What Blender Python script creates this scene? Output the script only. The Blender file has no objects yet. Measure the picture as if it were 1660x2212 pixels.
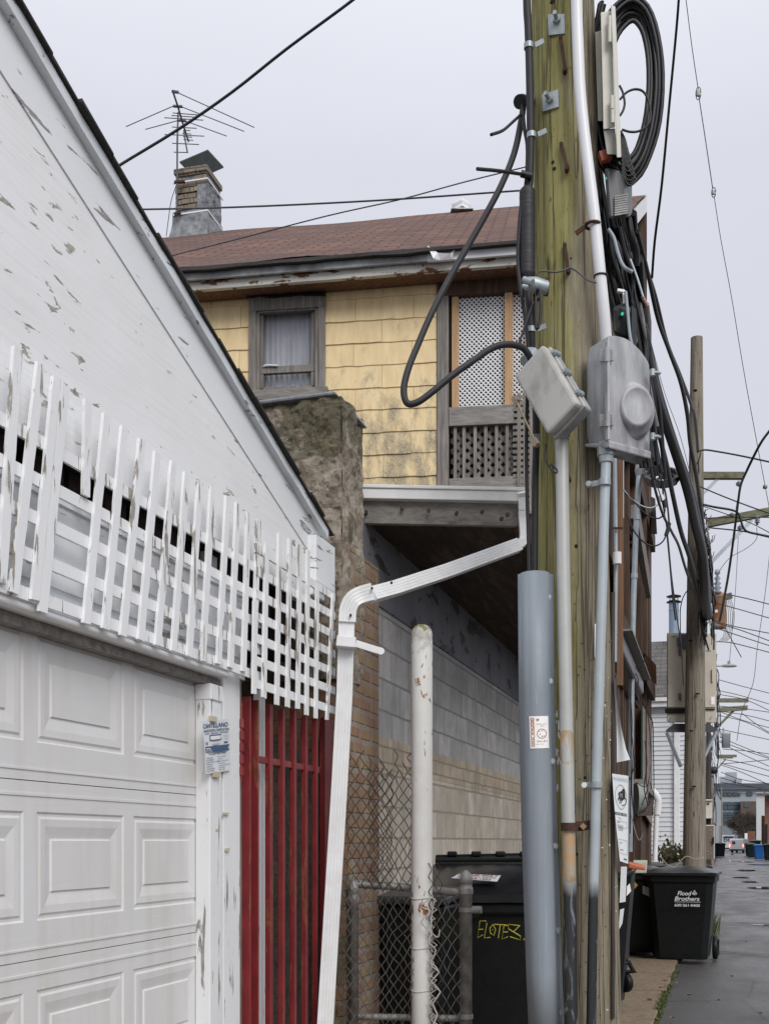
import bpy, math, random
from mathutils import Vector as V, noise, Matrix
random.seed(11)
S=bpy.context.scene; COL=S.collection
A=math.radians(16.35); SA,CA=math.sin(A),math.cos(A)
CAM=V((1.95,0,1.5)); F=2490.0; HZ=1818.0
def dr(u,v):
    t=(u-830)/F; return V((-SA+t*CA, CA+t*SA, (HZ-v)/F))
def PD(u,v,Y): return CAM+dr(u,v)*Y
def PX(u,v,x):
    d=dr(u,v); return CAM+d*((x-CAM.x)/d.x)
def PYP(u,v,y):
    d=dr(u,v); return CAM+d*(y/d.y)
def PP(u,v,p0,n):
    d=dr(u,v); return CAM+d*((p0-CAM).dot(n)/d.dot(n))
def yx(u,x=0.0): return PX(u,HZ,x).y
# ---------- mesh builder
ROOT={}
class MB:
    def __init__(s): s.v=[]; s.f=[]; s.m=[]; s.sm=[]
    def add(s,vs,fs,mi=0,smooth=False):
        b=len(s.v); s.v+= [V(p) for p in vs]
        for f in fs: s.f.append([b+i for i in f]); s.m.append(mi); s.sm.append(smooth)
        return s
    def box(s,c,d,rz=0,mi=0,M=None):
        c=V(c); hx,hy,hz=d[0]/2,d[1]/2,d[2]/2
        R=M if M is not None else Matrix.Rotation(rz,3,'Z')
        vs=[c+R@V((x*hx,y*hy,z*hz)) for z in(-1,1) for y in(-1,1) for x in(-1,1)]
        return s.hexa(vs,mi)
    def hexa(s,vs,mi=0):
        return s.add(vs,[(0,2,3,1),(4,5,7,6),(0,1,5,4),(2,6,7,3),(0,4,6,2),(1,3,7,5)],mi)
    def bb(s,a,b,mi=0):
        a=V(a);b=V(b); return s.box((a+b)/2,[abs(b[i]-a[i]) for i in range(3)],0,mi)
    def bar(s,p,q,w,h,up=(0,0,1),mi=0):
        p=V(p);q=V(q);d=(q-p).normalized();sd=d.cross(V(up))
        if sd.length<1e-4: sd=d.cross(V((1,0,0)))
        sd.normalize(); u=sd.cross(d)
        vs=[b+sd*(x*w/2)+u*(y*h/2) for y in(-1,1) for b in(p,q) for x in(-1,1)]
        return s.hexa(vs,mi)
    def par(s,p,a,b,c,mi=0):
        p=V(p);a=V(a);b=V(b);c=V(c)
        return s.hexa([p+a*i+b*j+c*k for k in(0,1) for j in(0,1) for i in(0,1)],mi)
    def quad(s,a,b,c,d,mi=0): return s.add([a,b,c,d],[(0,1,2,3)],mi)
    def prism(s,poly,ex,mi=0):
        n=len(poly);poly=[V(p) for p in poly];ex=V(ex)
        return s.add(poly+[p+ex for p in poly],[tuple(range(n))[::-1],tuple(range(n,2*n))]+[(i,(i+1)%n,(i+1)%n+n,i+n) for i in range(n)],mi)
    def tube(s,pts,r,n=8,mi=0,cap=True,sm=True):
        pts=[V(p) for p in pts]; k=len(pts)
        if k<2: return s
        rs=r if isinstance(r,(list,tuple)) else [r]*k
        rings=[];ref=None
        for i,p in enumerate(pts):
            d=(pts[min(i+1,k-1)]-pts[max(i-1,0)])
            if d.length<1e-9: d=V((0,0,1))
            d.normalize()
            if ref is None:
                ref=V((0,0,1)) if abs(d.z)<.9 else V((1,0,0))
            a=(ref-d*ref.dot(d)); a.normalize(); ref=a; b=d.cross(a)
            rings.append([p+(a*math.cos(2*math.pi*j/n)+b*math.sin(2*math.pi*j/n))*rs[i] for j in range(n)])
        vs=[q for R in rings for q in R]
        fs=[(i*n+j,i*n+(j+1)%n,(i+1)*n+(j+1)%n,(i+1)*n+j) for i in range(k-1) for j in range(n)]
        s.add(vs,fs,mi,sm)
        if cap:
            s.add(rings[0],[tuple(range(n))[::-1]],mi); s.add(rings[-1],[tuple(range(n))],mi)
        return s
    def cyl(s,p,q,r,r2=None,n=16,mi=0): return s.tube([p,q],[r,r if r2 is None else r2],n,mi)
    def lathe(s,c,prof,n=20,mi=0,M=None,sm=True):
        c=V(c); M=M or Matrix.Identity(3); k=len(prof)
        vs=[c+M@V((r*math.cos(2*math.pi*j/n),r*math.sin(2*math.pi*j/n),z)) for r,z in prof for j in range(n)]
        fs=[(i*n+j,i*n+(j+1)%n,(i+1)*n+(j+1)%n,(i+1)*n+j) for i in range(k-1) for j in range(n)]
        return s.add(vs,fs+[tuple(range(n))[::-1],tuple(range((k-1)*n,k*n))],mi,sm)
    def build(s,name,mats,parent=None,bevel=0,label=None,smooth_angle=False):
        me=bpy.data.meshes.new(name)
        off=ROOT.get(parent.name,V((0,0,0))) if parent else V((0,0,0))
        if not isinstance(mats,(list,tuple)): mats=[mats]
        me.from_pydata([tuple(p-off) for p in s.v],[],s.f)
        for m in mats: me.materials.append(m)
        me.polygons.foreach_set('material_index',s.m); me.polygons.foreach_set('use_smooth',s.sm)
        me.update()
        o=bpy.data.objects.new(name,me); COL.objects.link(o)
        if parent: o.parent=parent; ROOT[o.name]=off
        if label: o['label']=label
        if bevel:
            b=o.modifiers.new('bevel','BEVEL'); b.width=bevel; b.segments=2; b.limit_method='ANGLE'; b.angle_limit=.9
        return o
def parts(mm,name,mat,parent,bevel=0,label=None):
    n=len(mm.v); par=list(range(n))
    def find(i):
        while par[i]!=i: par[i]=par[par[i]]; i=par[i]
        return i
    h={}
    for i,p in enumerate(mm.v):
        k=(round(p.x,5),round(p.y,5),round(p.z,5))
        if k in h: par[find(i)]=find(h[k])
        else: h[k]=i
    for f in mm.f:
        for q in f[1:]: par[find(q)]=find(f[0])
    gr={}
    for fi,f in enumerate(mm.f): gr.setdefault(find(f[0]),[]).append(fi)
    out=[]
    for r,fl in gr.items():
        b=MB(); mp={}
        for fi in fl:
            F_=[]
            for q in mm.f[fi]:
                if q not in mp: mp[q]=len(b.v); b.v.append(mm.v[q])
                F_.append(mp[q])
            b.f.append(F_); b.m.append(mm.m[fi]); b.sm.append(mm.sm[fi])
        out.append(b.build(name,mat,parent,bevel,label))
    return out
def thing(name,label,cat,loc=(0,0,0),group=None,rz=0):
    o=bpy.data.objects.new(name,None); COL.objects.link(o); o.empty_display_size=.2
    o.location=loc; o.rotation_euler=(0,0,rz); o['label']=label; o['category']=cat
    if group: o['group']=group
    ROOT[o.name]=V(loc) if rz==0 else V((0,0,0))
    return o
def tag(o,label,cat,group=None,kind=None):
    o['label']=label; o['category']=cat
    if group: o['group']=group
    if kind: o['kind']=kind
    return o
def struct(o,label=None):
    o['kind']='structure'
    if label: o['label']=label
    return o
def dup(root,loc,label,rz=None):
    r=root.copy(); COL.objects.link(r); r.location=loc; r['label']=label
    if rz is not None: r.rotation_euler=(0,0,rz)
    def kids(o,c):
        for ch in list(o.children):
            d=ch.copy(); COL.objects.link(d); d.parent=c; kids(ch,d)
    kids(root,r); return r
def smoothpts(P,n=6):
    P=[V(p) for p in P]
    if len(P)<3: return P
    out=[];k=len(P)
    for i in range(k-1):
        p0=P[i-1] if i>0 else P[0]*2-P[1]; p1=P[i];p2=P[i+1];p3=P[i+2] if i+2<k else P[-1]*2-P[-2]
        for j in range(n):
            t=j/n; out.append(.5*((2*p1)+(p2-p0)*t+(2*p0-5*p1+4*p2-p3)*t*t+(3*p1-p0-3*p2+p3)*t**3))
    out.append(P[-1]); return out
# ---------- text
_tc={}
def text_geo(s,bold=0.0,shear=0.0,sx=1.0):
    key=(s,bold,shear,sx)
    if key in _tc: return _tc[key]
    cu=bpy.data.curves.new('t','FONT'); cu.body=s; cu.size=1; cu.offset=bold; cu.shear=shear; cu.resolution_u=3
    cu.align_x='LEFT'
    o=bpy.data.objects.new('t',cu); COL.objects.link(o)
    dg=bpy.context.evaluated_depsgraph_get(); me=bpy.data.meshes.new_from_object(o.evaluated_get(dg))
    vs=[(v.co.x*sx,v.co.y) for v in me.vertices]; fs=[tuple(p.vertices) for p in me.polygons]
    bpy.data.objects.remove(o); bpy.data.curves.remove(cu); bpy.data.meshes.remove(me)
    _tc[key]=(vs,fs); return vs,fs
def put_text(mb,s,fr,x0,y0,h,width=None,bold=0.02,shear=0,mi=0,off=.0015,center=False):
    """fr(x,y,off)->world; h=cap height, text fitted to width if given"""
    vs,fs=text_geo(s,bold,shear)
    if not vs: return
    xs=[v[0] for v in vs]; ys=[v[1] for v in vs]; w=max(xs)-min(xs); hh=.73
    sy=h/hh; sx=sy if width is None else width/w
    ox=min(xs); W=w*sx
    if center: x0=x0-W/2
    P=[fr(x0+(x-ox)*sx,y0+y*sy,off) for x,y in vs]
    mb.add(P,fs,mi)
# ---------- materials
class NT:
    def __init__(s,name):
        s.m=bpy.data.materials.new(name); s.m.use_nodes=True; s.t=s.m.node_tree; s.n=s.t.nodes; s.l=s.t.links
        s.b=s.n['Principled BSDF']; s.co=s.n.new('ShaderNodeNewGeometry').outputs['Position']
    def mapv(s,scale,rot=(0,0,0),loc=(0,0,0),src=None):
        m=s.n.new('ShaderNodeMapping'); m.inputs['Scale'].default_value=scale; m.inputs['Rotation'].default_value=rot; m.inputs['Location'].default_value=loc
        s.l.new(src or s.co,m.inputs['Vector']); return m.outputs[0]
    def noise(s,scale=5,detail=6,vec=None,rough=.6,dist=0):
        n=s.n.new('ShaderNodeTexNoise'); n.inputs['Scale'].default_value=scale; n.inputs['Detail'].default_value=detail; n.inputs['Roughness'].default_value=rough; n.inputs['Distortion'].default_value=dist
        s.l.new(vec or s.co,n.inputs['Vector']); return n.outputs['Fac']
    def vor(s,scale,vec=None,feat='F1'):
        n=s.n.new('ShaderNodeTexVoronoi'); n.feature=feat; n.inputs['Scale'].default_value=scale
        s.l.new(vec or s.co,n.inputs['Vector']); return n.outputs['Distance']
    def ramp(s,fac,stops,interp='LINEAR'):
        r=s.n.new('ShaderNodeValToRGB'); cr=r.color_ramp; cr.interpolation=interp
        while len(cr.elements)<len(stops): cr.elements.new(.5)
        for e,(p,c) in zip(cr.elements,stops):
            e.position=p; e.color=(c,c,c,1) if isinstance(c,(int,float)) else (*c,1)
        s.l.new(fac,r.inputs[0]); return r.outputs[0]
    def mix(s,fac,a,b,mode='MIX'):
        m=s.n.new('ShaderNodeMix'); m.data_type='RGBA'; m.blend_type=mode
        def setv(i,x):
            if isinstance(x,(tuple,list)): m.inputs[i].default_value=(*x,1)
            elif isinstance(x,(int,float)): m.inputs[i].default_value=(x,x,x,1) if i!=0 else x
            else: s.l.new(x,m.inputs[i])
        if isinstance(fac,(int,float)): m.inputs[0].default_value=fac
        else: s.l.new(fac,m.inputs[0])
        setv(6,a); setv(7,b); return m.outputs[2]
    def math(s,op,a,b=0.0):
        m=s.n.new('ShaderNodeMath'); m.operation=op
        for i,x in enumerate((a,b)):
            if isinstance(x,(int,float)): m.inputs[i].default_value=x
            else: s.l.new(x,m.inputs[i])
        return m.outputs[0]
    def sep(s,src=None):
        m=s.n.new('ShaderNodeSeparateXYZ'); s.l.new(src or s.co,m.inputs[0]); return m.outputs
    def comb(s,x,y,z=0.0):
        m=s.n.new('ShaderNodeCombineXYZ')
        for i,a in enumerate((x,y,z)):
            if isinstance(a,(int,float)): m.inputs[i].default_value=a
            else: s.l.new(a,m.inputs[i])
        return m.outputs[0]
    def bump(s,h,strength=.3,dist=.01,prev=None):
        b=s.n.new('ShaderNodeBump'); b.inputs['Strength'].default_value=strength; b.inputs['Distance'].default_value=dist
        s.l.new(h,b.inputs['Height'])
        if prev: s.l.new(prev,b.inputs['Normal'])
        s.l.new(b.outputs[0],s.b.inputs['Normal']); return b.outputs[0]
    def out(s,col=None,rough=None,metal=None,spec=None):
        for k,x in (('Base Color',col),('Roughness',rough),('Metallic',metal),('Specular IOR Level',spec)):
            if x is None: continue
            if isinstance(x,tuple): s.b.inputs[k].default_value=(*x,1)
            elif isinstance(x,(int,float)): s.b.inputs[k].default_value=x
            else: s.l.new(x,s.b.inputs[k])
        return s.m
def mplain(name,c,rough=.5,metal=0,var=.15,scale=12,bump=.1,stretch=(1,1,1),dist=.004,c2=None,lo=.35,hi=.65,spec=.5):
    n=NT(name); v=n.mapv(stretch); f=n.noise(scale,7,v)
    c2=c2 or tuple(x*(1-var) for x in c)
    col=n.ramp(f,[(lo,c2),(hi,c)])
    f2=n.noise(scale*.17,4,v); col=n.mix(n.ramp(f2,[(.35,.0),(.7,.35)]),col,tuple(x*.8 for x in c2))
    if bump: n.bump(f,bump,dist)
    return n.out(col,rough,metal,spec)
def mwood(name,c1,c2,c3,stretch=(40,40,2),rough=.8,bump=.5,knot=False):
    n=NT(name); v=n.mapv(stretch); f=n.noise(1,8,v,.65,.6); g=n.noise(2.5,4)
    col=n.ramp(f,[(.3,c1),(.5,c2),(.72,c3)]); col=n.mix(n.ramp(g,[(.4,0.),(.7,.4)]),col,c1)
    n.bump(f,bump,.004); return n.out(col,rough)
def mpeel(name,paint,under,thr=.62,stretch=(4,10,40),rough=.6,scale=1,bump=.4,grime=.25,gr=(.5,.46,.4)):
    n=NT(name); v=n.mapv(stretch); f=n.noise(scale,9,v,.62,.3)
    g=n.noise(3,6); pc=n.mix(n.ramp(g,[(.4,0.),(.75,grime)]),paint,gr)
    fine=n.noise(60,3); pc=n.mix(n.ramp(fine,[(.4,0.),(.7,.08)]),pc,tuple(x*.7 for x in paint))
    big=n.noise(1.7,3); m=n.ramp(n.math('ADD',n.math('MULTIPLY',f,.75),n.math('MULTIPLY',big,.25)),[(thr,0.),(thr+.015,1.)])
    u2=n.ramp(n.noise(30,4),[(.3,tuple(x*.55 for x in under)),(.7,under)])
    col=n.mix(m,pc,u2)
    b=n.bump(n.math('SUBTRACT',1.,m),bump,.003); return n.out(col,rough)
# ---------- materials list
def mk_siding():
    n=NT('peeling white siding'); x,y,z=n.sep()
    v=n.comb(n.math('MULTIPLY',x,6),n.math('MULTIPLY',y,7),n.math('MULTIPLY',z,30)); f=n.noise(1,10,v,.6,.5)
    big=n.noise(1.5,4); m1=n.ramp(n.math('ADD',n.math('MULTIPLY',f,.72),n.math('MULTIPLY',big,.28)),[(.615,0.),(.625,1.)])
    w=n.noise(5.5,9,n.mapv((1,1,1.3)),.68,1.2); low=n.math('MULTIPLY',n.math('SUBTRACT',4.2,z),.02); m2=n.ramp(n.math('ADD',w,low),[(.735,0.),(.745,1.)])
    m=n.math('MAXIMUM',m1,m2)
    rows=n.math('FRACT',n.math('MULTIPLY',n.math('ADD',z,n.math('MULTIPLY',n.noise(2,3),.01)),17.)); edge=n.ramp(rows,[(.0,.0),(.06,1.),(.9,1.),(1.,.4)])
    pc=n.mix(n.ramp(n.noise(2.5,6),[(.4,0.),(.8,.25)]),(.86,.865,.87),(.62,.62,.60))
    br=n.noise(1,5,n.mapv((4,3,90))); pc=n.mix(n.ramp(br,[(.45,0.),(.75,.22)]),pc,(.55,.55,.54))
    pc=n.mix(n.math('MULTIPLY',n.math('SUBTRACT',1.,edge),.05),pc,(.45,.44,.42))
    u=n.ramp(n.noise(26,6),[(.3,(.16,.14,.12)),(.5,(.36,.33,.28)),(.7,(.58,.56,.52))])
    col=n.mix(m,pc,u); h=n.math('ADD',n.math('MULTIPLY',m,-1.),n.math('ADD',n.math('MULTIPLY',edge,.10),n.math('MULTIPLY',br,.5))); n.bump(h,.35,.003); return n.out(col,.55)
W_SIDING=mk_siding()
W_BOARD=mpeel('white painted board',(.82,.84,.86),(.36,.34,.32),.588,(5,3.5,30),.55,1,.5,.15,(.6,.62,.63))
W_SLAT=mpeel('white lath paint',(.84,.85,.86),(.42,.39,.34),.572,(30,30,3.5),.55,1,.6,.2,(.62,.6,.56))
W_JAMB=mpeel('white jamb paint',(.80,.81,.82),(.38,.36,.33),.60,(26,26,3),.55,1,.5,.2,(.55,.53,.5))
W_METAL=mplain('white painted metal',(.86,.87,.88),.38,0,.12,9,.05,c2=(.74,.74,.73),lo=.25,hi=.6)
RAKETRIM=mpeel('weathered blue white trim',(.74,.78,.81),(.30,.30,.29),.58,(12,6,26),.7,1,.6,.35,(.3,.32,.32))
SHING=mplain('dark asphalt edge',(.05,.047,.045),.95,0,.5,60,.5)
DOORM=None
def mk_door():
    n=NT('garage door steel'); v=n.mapv((30,5,34)); f=n.noise(1,6,v,.6,.8)
    g=n.noise(1.3,5); col=n.mix(n.ramp(g,[(.35,0.),(.75,.35)]),(.70,.70,.70),(.60,.57,.53))
    st=n.noise(1,5,n.mapv((3,9,1.2))); col=n.mix(n.ramp(st,[(.47,0.),(.72,.42)]),col,(.55,.51,.45))
    n.bump(f,.22,.003); return n.out(col,.42)
DOORM=mk_door()
GREYWOOD=mwood('weathered grey wood',(.11,.10,.09),(.22,.20,.18),(.34,.32,.30))
GREYWOODH=mwood('weathered grey wood board',(.13,.12,.11),(.24,.225,.205),(.34,.32,.30),(2,30,30))
TANWOOD=mwood('new tan lumber',(.38,.22,.11),(.50,.31,.16),(.58,.38,.21))
BROWNWOOD=mwood('brown stained wood',(.03,.018,.012),(.08,.045,.027),(.155,.09,.055))
REDWOODM=mwood('rust brown board',(.08,.04,.022),(.17,.085,.045),(.27,.16,.10))
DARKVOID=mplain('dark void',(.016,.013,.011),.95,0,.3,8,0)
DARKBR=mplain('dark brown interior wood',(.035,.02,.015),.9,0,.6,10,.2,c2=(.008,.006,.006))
def mk_red():
    n=NT('flaking red paint'); v=n.mapv((22,22,3)); f=n.noise(1,8,v,.6,.4)
    col=n.ramp(n.noise(9,7),[(.3,(.14,.012,.015)),(.7,(.235,.022,.026))])
    col=n.mix(n.ramp(f,[(.57,0.),(.585,1.)]),col,n.ramp(n.noise(40,4),[(.3,(.10,.035,.015)),(.7,(.30,.07,.035))]))
    n.bump(f,.3,.003); return n.out(col,.5)
REDP=mk_red()
def mk_brick(name,c1,c2,mort,axis='YZ',bw=.21,rh=.075,ms=.008,bump=.8,tone=None,sq=1.0,moss=None):
    n=NT(name); x,y,z=n.sep(); a=x if axis[0]=='X' else y
    nz=n.noise(6,5); jit=n.math('MULTIPLY',n.math('SUBTRACT',nz,.5),.02)
    vec=n.comb(n.math('ADD',a,jit),n.math('ADD',z,jit))
    b=n.n.new('ShaderNodeTexBrick'); n.l.new(vec,b.inputs['Vector']); b.inputs['Scale'].default_value=1
    b.inputs['Brick Width'].default_value=bw; b.inputs['Row Height'].default_value=rh; b.inputs['Mortar Size'].default_value=ms
    b.inputs['Mortar Smooth'].default_value=.3; b.inputs['Color1'].default_value=(*c1,1); b.inputs['Color2'].default_value=(*c2,1); b.inputs['Mortar'].default_value=(*mort,1)
    b.inputs['Bias'].default_value=0
    col=b.outputs['Color']; 
    col=n.mix(n.ramp(n.noise(5,8),[(.35,.0),(.7,.75)]),col,tuple(x*.62 for x in c1))
    col=n.mix(n.ramp(n.noise(70,5),[(.35,.0),(.7,.35)]),col,tone or tuple(x*.5 for x in c2))
    st=n.noise(1,6,n.mapv((5,5,.8))); col=n.mix(n.ramp(st,[(.52,0.),(.7,.5)]),col,tuple(x*.55 for x in c1))
    if moss: col=n.mix(n.ramp(n.noise(4,7),[(.5,0.),(.6,.8)]),col,moss)
    h=n.math('ADD',n.math('MULTIPLY',b.outputs['Fac'],-1.),n.math('MULTIPLY',n.noise(45,6),.5))
    n.bump(h,bump,.008); return n.out(col,.92)
CMU=mk_brick('grey concrete block',(.44,.435,.42),(.62,.60,.57),(.27,.265,.255),'YZ',.40,.19,.008)
TANB=mk_brick('tan stone block',(.56,.49,.39),(.80,.72,.59),(.38,.33,.27),'YZ',.30,.19,.008,tone=(.36,.34,.31))
TANB2=mk_brick('tan stone course',(.52,.42,.30),(.66,.56,.42),(.34,.29,.23),'YZ',.22,.094,.007,tone=(.36,.32,.27))
BRICKY=mk_brick('old orange brick side',(.30,.15,.09),(.40,.29,.14),(.33,.29,.24),'YZ',.20,.082,.018,bump=1.,tone=(.30,.25,.2))
BRICKX=mk_brick('old orange brick front',(.30,.15,.09),(.38,.28,.14),(.30,.26,.21),'XZ',.20,.082,.014,tone=(.2,.12,.08),moss=(.09,.09,.04))
CHIMB=mk_brick('chimney brick',(.36,.31,.245),(.25,.21,.165),(.11,.09,.07),'XZ',.20,.085,.012,tone=(.12,.08,.05))
def mk_pier():
    n=NT('mossy rough stucco'); f=n.noise(7,10,None,.7,.3); g=n.noise(2.2,6,None,.6,.5)
    col=n.ramp(f,[(.30,(.10,.08,.06)),(.42,(.33,.27,.205)),(.55,(.52,.455,.37)),(.70,(.74,.68,.60))])
    z=n.sep()[2]; mz=n.ramp(n.math('ADD',n.math('MULTIPLY',n.math('SUBTRACT',z,1.9),.3),g),[(.98,0.),(1.10,.6)])
    col=n.mix(mz,col,n.ramp(n.noise(18,6),[(.3,(.025,.03,.008)),(.65,(.12,.11,.035))]))
    n.bump(n.noise(16,10,None,.75),1.,.05); return n.out(col,.95)
PIER=mk_pier()
CEMENT=mplain('grey cement parging',(.33,.345,.36),.9,0,.45,9,.8,c2=(.15,.155,.17),dist=.02)
def mk_roof():
    n=NT('brown asphalt shingles'); b=n.n.new('ShaderNodeTexBrick')
    uv=n.n.new('ShaderNodeUVMap').outputs[0]
    jit=n.math('MULTIPLY',n.math('SUBTRACT',n.noise(1.2,5),.5),.14); x,y,z=n.sep(uv)
    v=n.comb(x,n.math('ADD',y,jit)); n.l.new(v,b.inputs['Vector']); b.inputs['Scale'].default_value=1
    b.inputs['Brick Width'].default_value=.3; b.inputs['Row Height'].default_value=.18; b.inputs['Mortar Size'].default_value=.014
    b.inputs['Color1'].default_value=(.135,.064,.044,1); b.inputs['Color2'].default_value=(.235,.115,.078,1); b.inputs['Mortar'].default_value=(.02,.014,.013,1)
    col=n.mix(n.ramp(n.noise(1.3,6),[(.42,.0),(.62,.75)]),b.outputs['Color'],(.085,.05,.045))
    col=n.mix(n.ramp(n.noise(90,3),[(.35,.0),(.7,.5)]),col,(.06,.035,.03))
    n.bump(n.math('ADD',n.math('MULTIPLY',b.outputs['Fac'],-1.),n.noise(3,4)),1.,.04); return n.out(col,.95)
ROOFM=mk_roof()
def mk_yellow():
    n=NT('yellow asbestos shingle'); f=n.noise(1,5,n.mapv((14,14,3)))
    col=n.ramp(f,[(.25,(.72,.54,.29)),(.7,(.87,.70,.41))])
    x,y,z=n.sep(); low=n.math('MULTIPLY',n.math('SUBTRACT',6.7,z),.16)
    stain=n.math('ADD',n.noise(7,9,n.mapv((1,1,.45)),.68),low)
    col=n.mix(n.ramp(stain,[(.585,0.),(.68,.4),(.78,.8)]),col,n.ramp(n.noise(45,5),[(.35,(.13,.12,.10)),(.65,(.44,.37,.25))]))
    n.bump(f,.25,.004); return n.out(col,.75)
YEL=mk_yellow()
RUSTTRIM=mpeel('rusted white crown trim',(.66,.65,.60),(.20,.085,.035),.535,(5,5,16),.7,1,.5,.5,(.3,.28,.24))
GALV=mplain('galvanized grey fascia',(.58,.60,.61),.5,.1,.2,6,.1,c2=(.28,.29,.30))
PLASTW=mplain('white plastic lattice',(.80,.81,.82),.45,0,.08,6,0)
def mk_pole(name='treated pole wood',green=True):
    n=NT(name); v=n.mapv((46,46,1.8)); f=n.math('ADD',n.math('MULTIPLY',n.noise(1,9,v,.68,.4),.72),n.math('MULTIPLY',n.noise(1,6,n.mapv((130,130,14)),.7),.28)); g=n.noise(1.5,5,n.mapv((3,3,.7)))
    col=n.ramp(f,[(.28,(.12,.10,.07)),(.45,(.28,.245,.165)),(.62,(.41,.37,.265)),(.8,(.54,.49,.37))])
    if green:
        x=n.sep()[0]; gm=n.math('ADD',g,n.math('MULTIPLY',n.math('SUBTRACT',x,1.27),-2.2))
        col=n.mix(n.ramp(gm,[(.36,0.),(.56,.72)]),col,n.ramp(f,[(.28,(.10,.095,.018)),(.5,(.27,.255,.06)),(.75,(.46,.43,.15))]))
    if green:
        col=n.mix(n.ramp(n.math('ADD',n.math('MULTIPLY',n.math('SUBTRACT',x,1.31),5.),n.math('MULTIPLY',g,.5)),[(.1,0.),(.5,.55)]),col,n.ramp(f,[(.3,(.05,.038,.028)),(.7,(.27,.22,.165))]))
    else: col=n.mix(.55,col,n.ramp(f,[(.3,(.09,.075,.07)),(.7,(.30,.26,.24))]))
    kn=n.noise(1,3,n.mapv((9,9,2.2))); col=n.mix(n.ramp(kn,[(.68,0.),(.73,.8)]),col,(.04,.03,.02))
    pk=n.noise(30,4,n.mapv((1,1,.35))); col=n.mix(n.ramp(pk,[(.66,0.),(.70,.7)]),col,(.05,.04,.02))
    cr=n.noise(1,3,n.mapv((17,17,.35)),.5,.2); cm=n.ramp(cr,[(.482,0.),(.497,.8),(.503,.8),(.518,0.)]); col=n.mix(n.math('MULTIPLY',cm,.75),col,(.03,.024,.015))
    b=n.bump(n.math('SUBTRACT',f,n.math('MULTIPLY',cm,.8)),.9,.012); return n.out(col,.92)
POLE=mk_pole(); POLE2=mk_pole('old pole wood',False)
DARKPOLE=mwood('dark creosote wood',(.02,.016,.013),(.05,.04,.033),(.10,.085,.07),(18,18,1))
PVCW=mplain('white pvc',(.80,.81,.83),.35,0,.06,4,0)
GALVP=mplain('galvanized conduit',(.40,.45,.48),.42,.35,.18,20,.08,c2=(.33,.37,.40))
PVCG=mplain('grey pvc',(.33,.38,.43),.4,0,.1,6,.03)
GUARD_=mplain('blue grey riser guard',(.24,.275,.315),.42,0,.1,3,.06,c2=(.20,.235,.275),stretch=(4,4,.6))
BLACK=mplain('black cable jacket',(.010,.010,.013),.5,0,.3,20,.05)
BLACKM=mplain('black cable matte',(.016,.016,.02),.6,0,.3,20,.05)
SLEEVE=mplain('black tape wrap',(.022,.022,.026),.55,0,.4,1,.6,stretch=(4,4,60),dist=.01)
RUST=mplain('rusty iron',(.10,.045,.028),.85,.2,.5,30,.5,c2=(.04,.022,.018))
ZINC=mplain('zinc plate',(.44,.49,.50),.45,.4,.25,18,.15,c2=(.32,.36,.38))
CREAM=mplain('cream enclosure paint',(.62,.61,.53),.5,0,.08,8,.05,c2=(.56,.55,.48))
BEIGE=mplain('beige cabinet paint',(.56,.51,.42),.5,0,.08,5,.04,c2=(.50,.455,.37))
GREYCAST=mplain('dull cast grey metal',(.44,.445,.46),.62,.05,.25,9,.5,stretch=(1.6,1.6,.45),c2=(.25,.255,.27),dist=.015,lo=.33,hi=.62)
GREYBOX=mplain('weathered grey plastic box',(.52,.515,.49),.55,0,.3,9,.25,c2=(.30,.29,.26),lo=.34,hi=.56,stretch=(1,1,.6))
DKPLAST=mplain('dark grey plastic housing',(.06,.063,.068),.4,0,.3,12,.1)
BLKPLAST=mplain('black bin plastic',(.010,.0115,.0115),.42,0,.3,16,.08,c2=(.006,.007,.007),spec=.25)
BLKLID=mplain('black wet lid plastic',(.016,.017,.021),.28,0,.3,12,.2,c2=(.009,.009,.011))
BLUEB=mplain('blue bin plastic',(.012,.10,.33),.4,0,.2,12,.05)
GRNB=mplain('dark green bin plastic',(.012,.05,.045),.4,0,.2,12,.05)
GALVDK=mplain('dull galvanized fence pipe',(.33,.325,.31),.55,.2,.3,18,.2,c2=(.16,.157,.15))
MESHR=mplain('rusty fence wire',(.10,.055,.038),.75,.3,.4,30,.1,c2=(.04,.028,.022))
MESHG=mplain('grey fence wire',(.20,.19,.17),.55,.5,.4,30,.1,c2=(.09,.08,.07))
def mk_bollard():
    n=NT('chipped white bollard paint'); z=n.sep()[2]
    f=n.noise(1,8,n.mapv((24,24,7)),.65,.4)
    col=n.mix(n.ramp(n.noise(9,5),[(.35,0.),(.7,.3)]),(.78,.78,.76),(.58,.54,.46))
    zr=n.ramp(n.math('MULTIPLY',z,.4),[(.32,.0),(.44,.03),(.46,.085),(.50,.075),(.54,.03),(.60,.0),(1.,.05)])
    rr=n.ramp(n.math('ADD',f,zr),[(.645,0.),(.67,1.)])
    col=n.mix(rr,col,n.ramp(n.noise(50,4),[(.35,(.12,.05,.02)),(.65,(.45,.19,.06))]))
    m=n.math('ADD',n.math('MULTIPLY',n.math('SUBTRACT',z,2.50),5.),n.math('MULTIPLY',n.math('SUBTRACT',n.noise(22,7),.5),2.2))
    col=n.mix(n.ramp(m,[(.0,0.),(.3,.55)]),col,(.33,.31,.27))
    col=n.mix(n.ramp(m,[(.45,0.),(.6,.9)]),col,n.ramp(n.noise(60,4),[(.35,(.07,.07,.02)),(.6,(.22,.22,.03))]))
    n.bump(f,.25,.004); return n.out(col,.5)
BOLL=mk_bollard()
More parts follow.
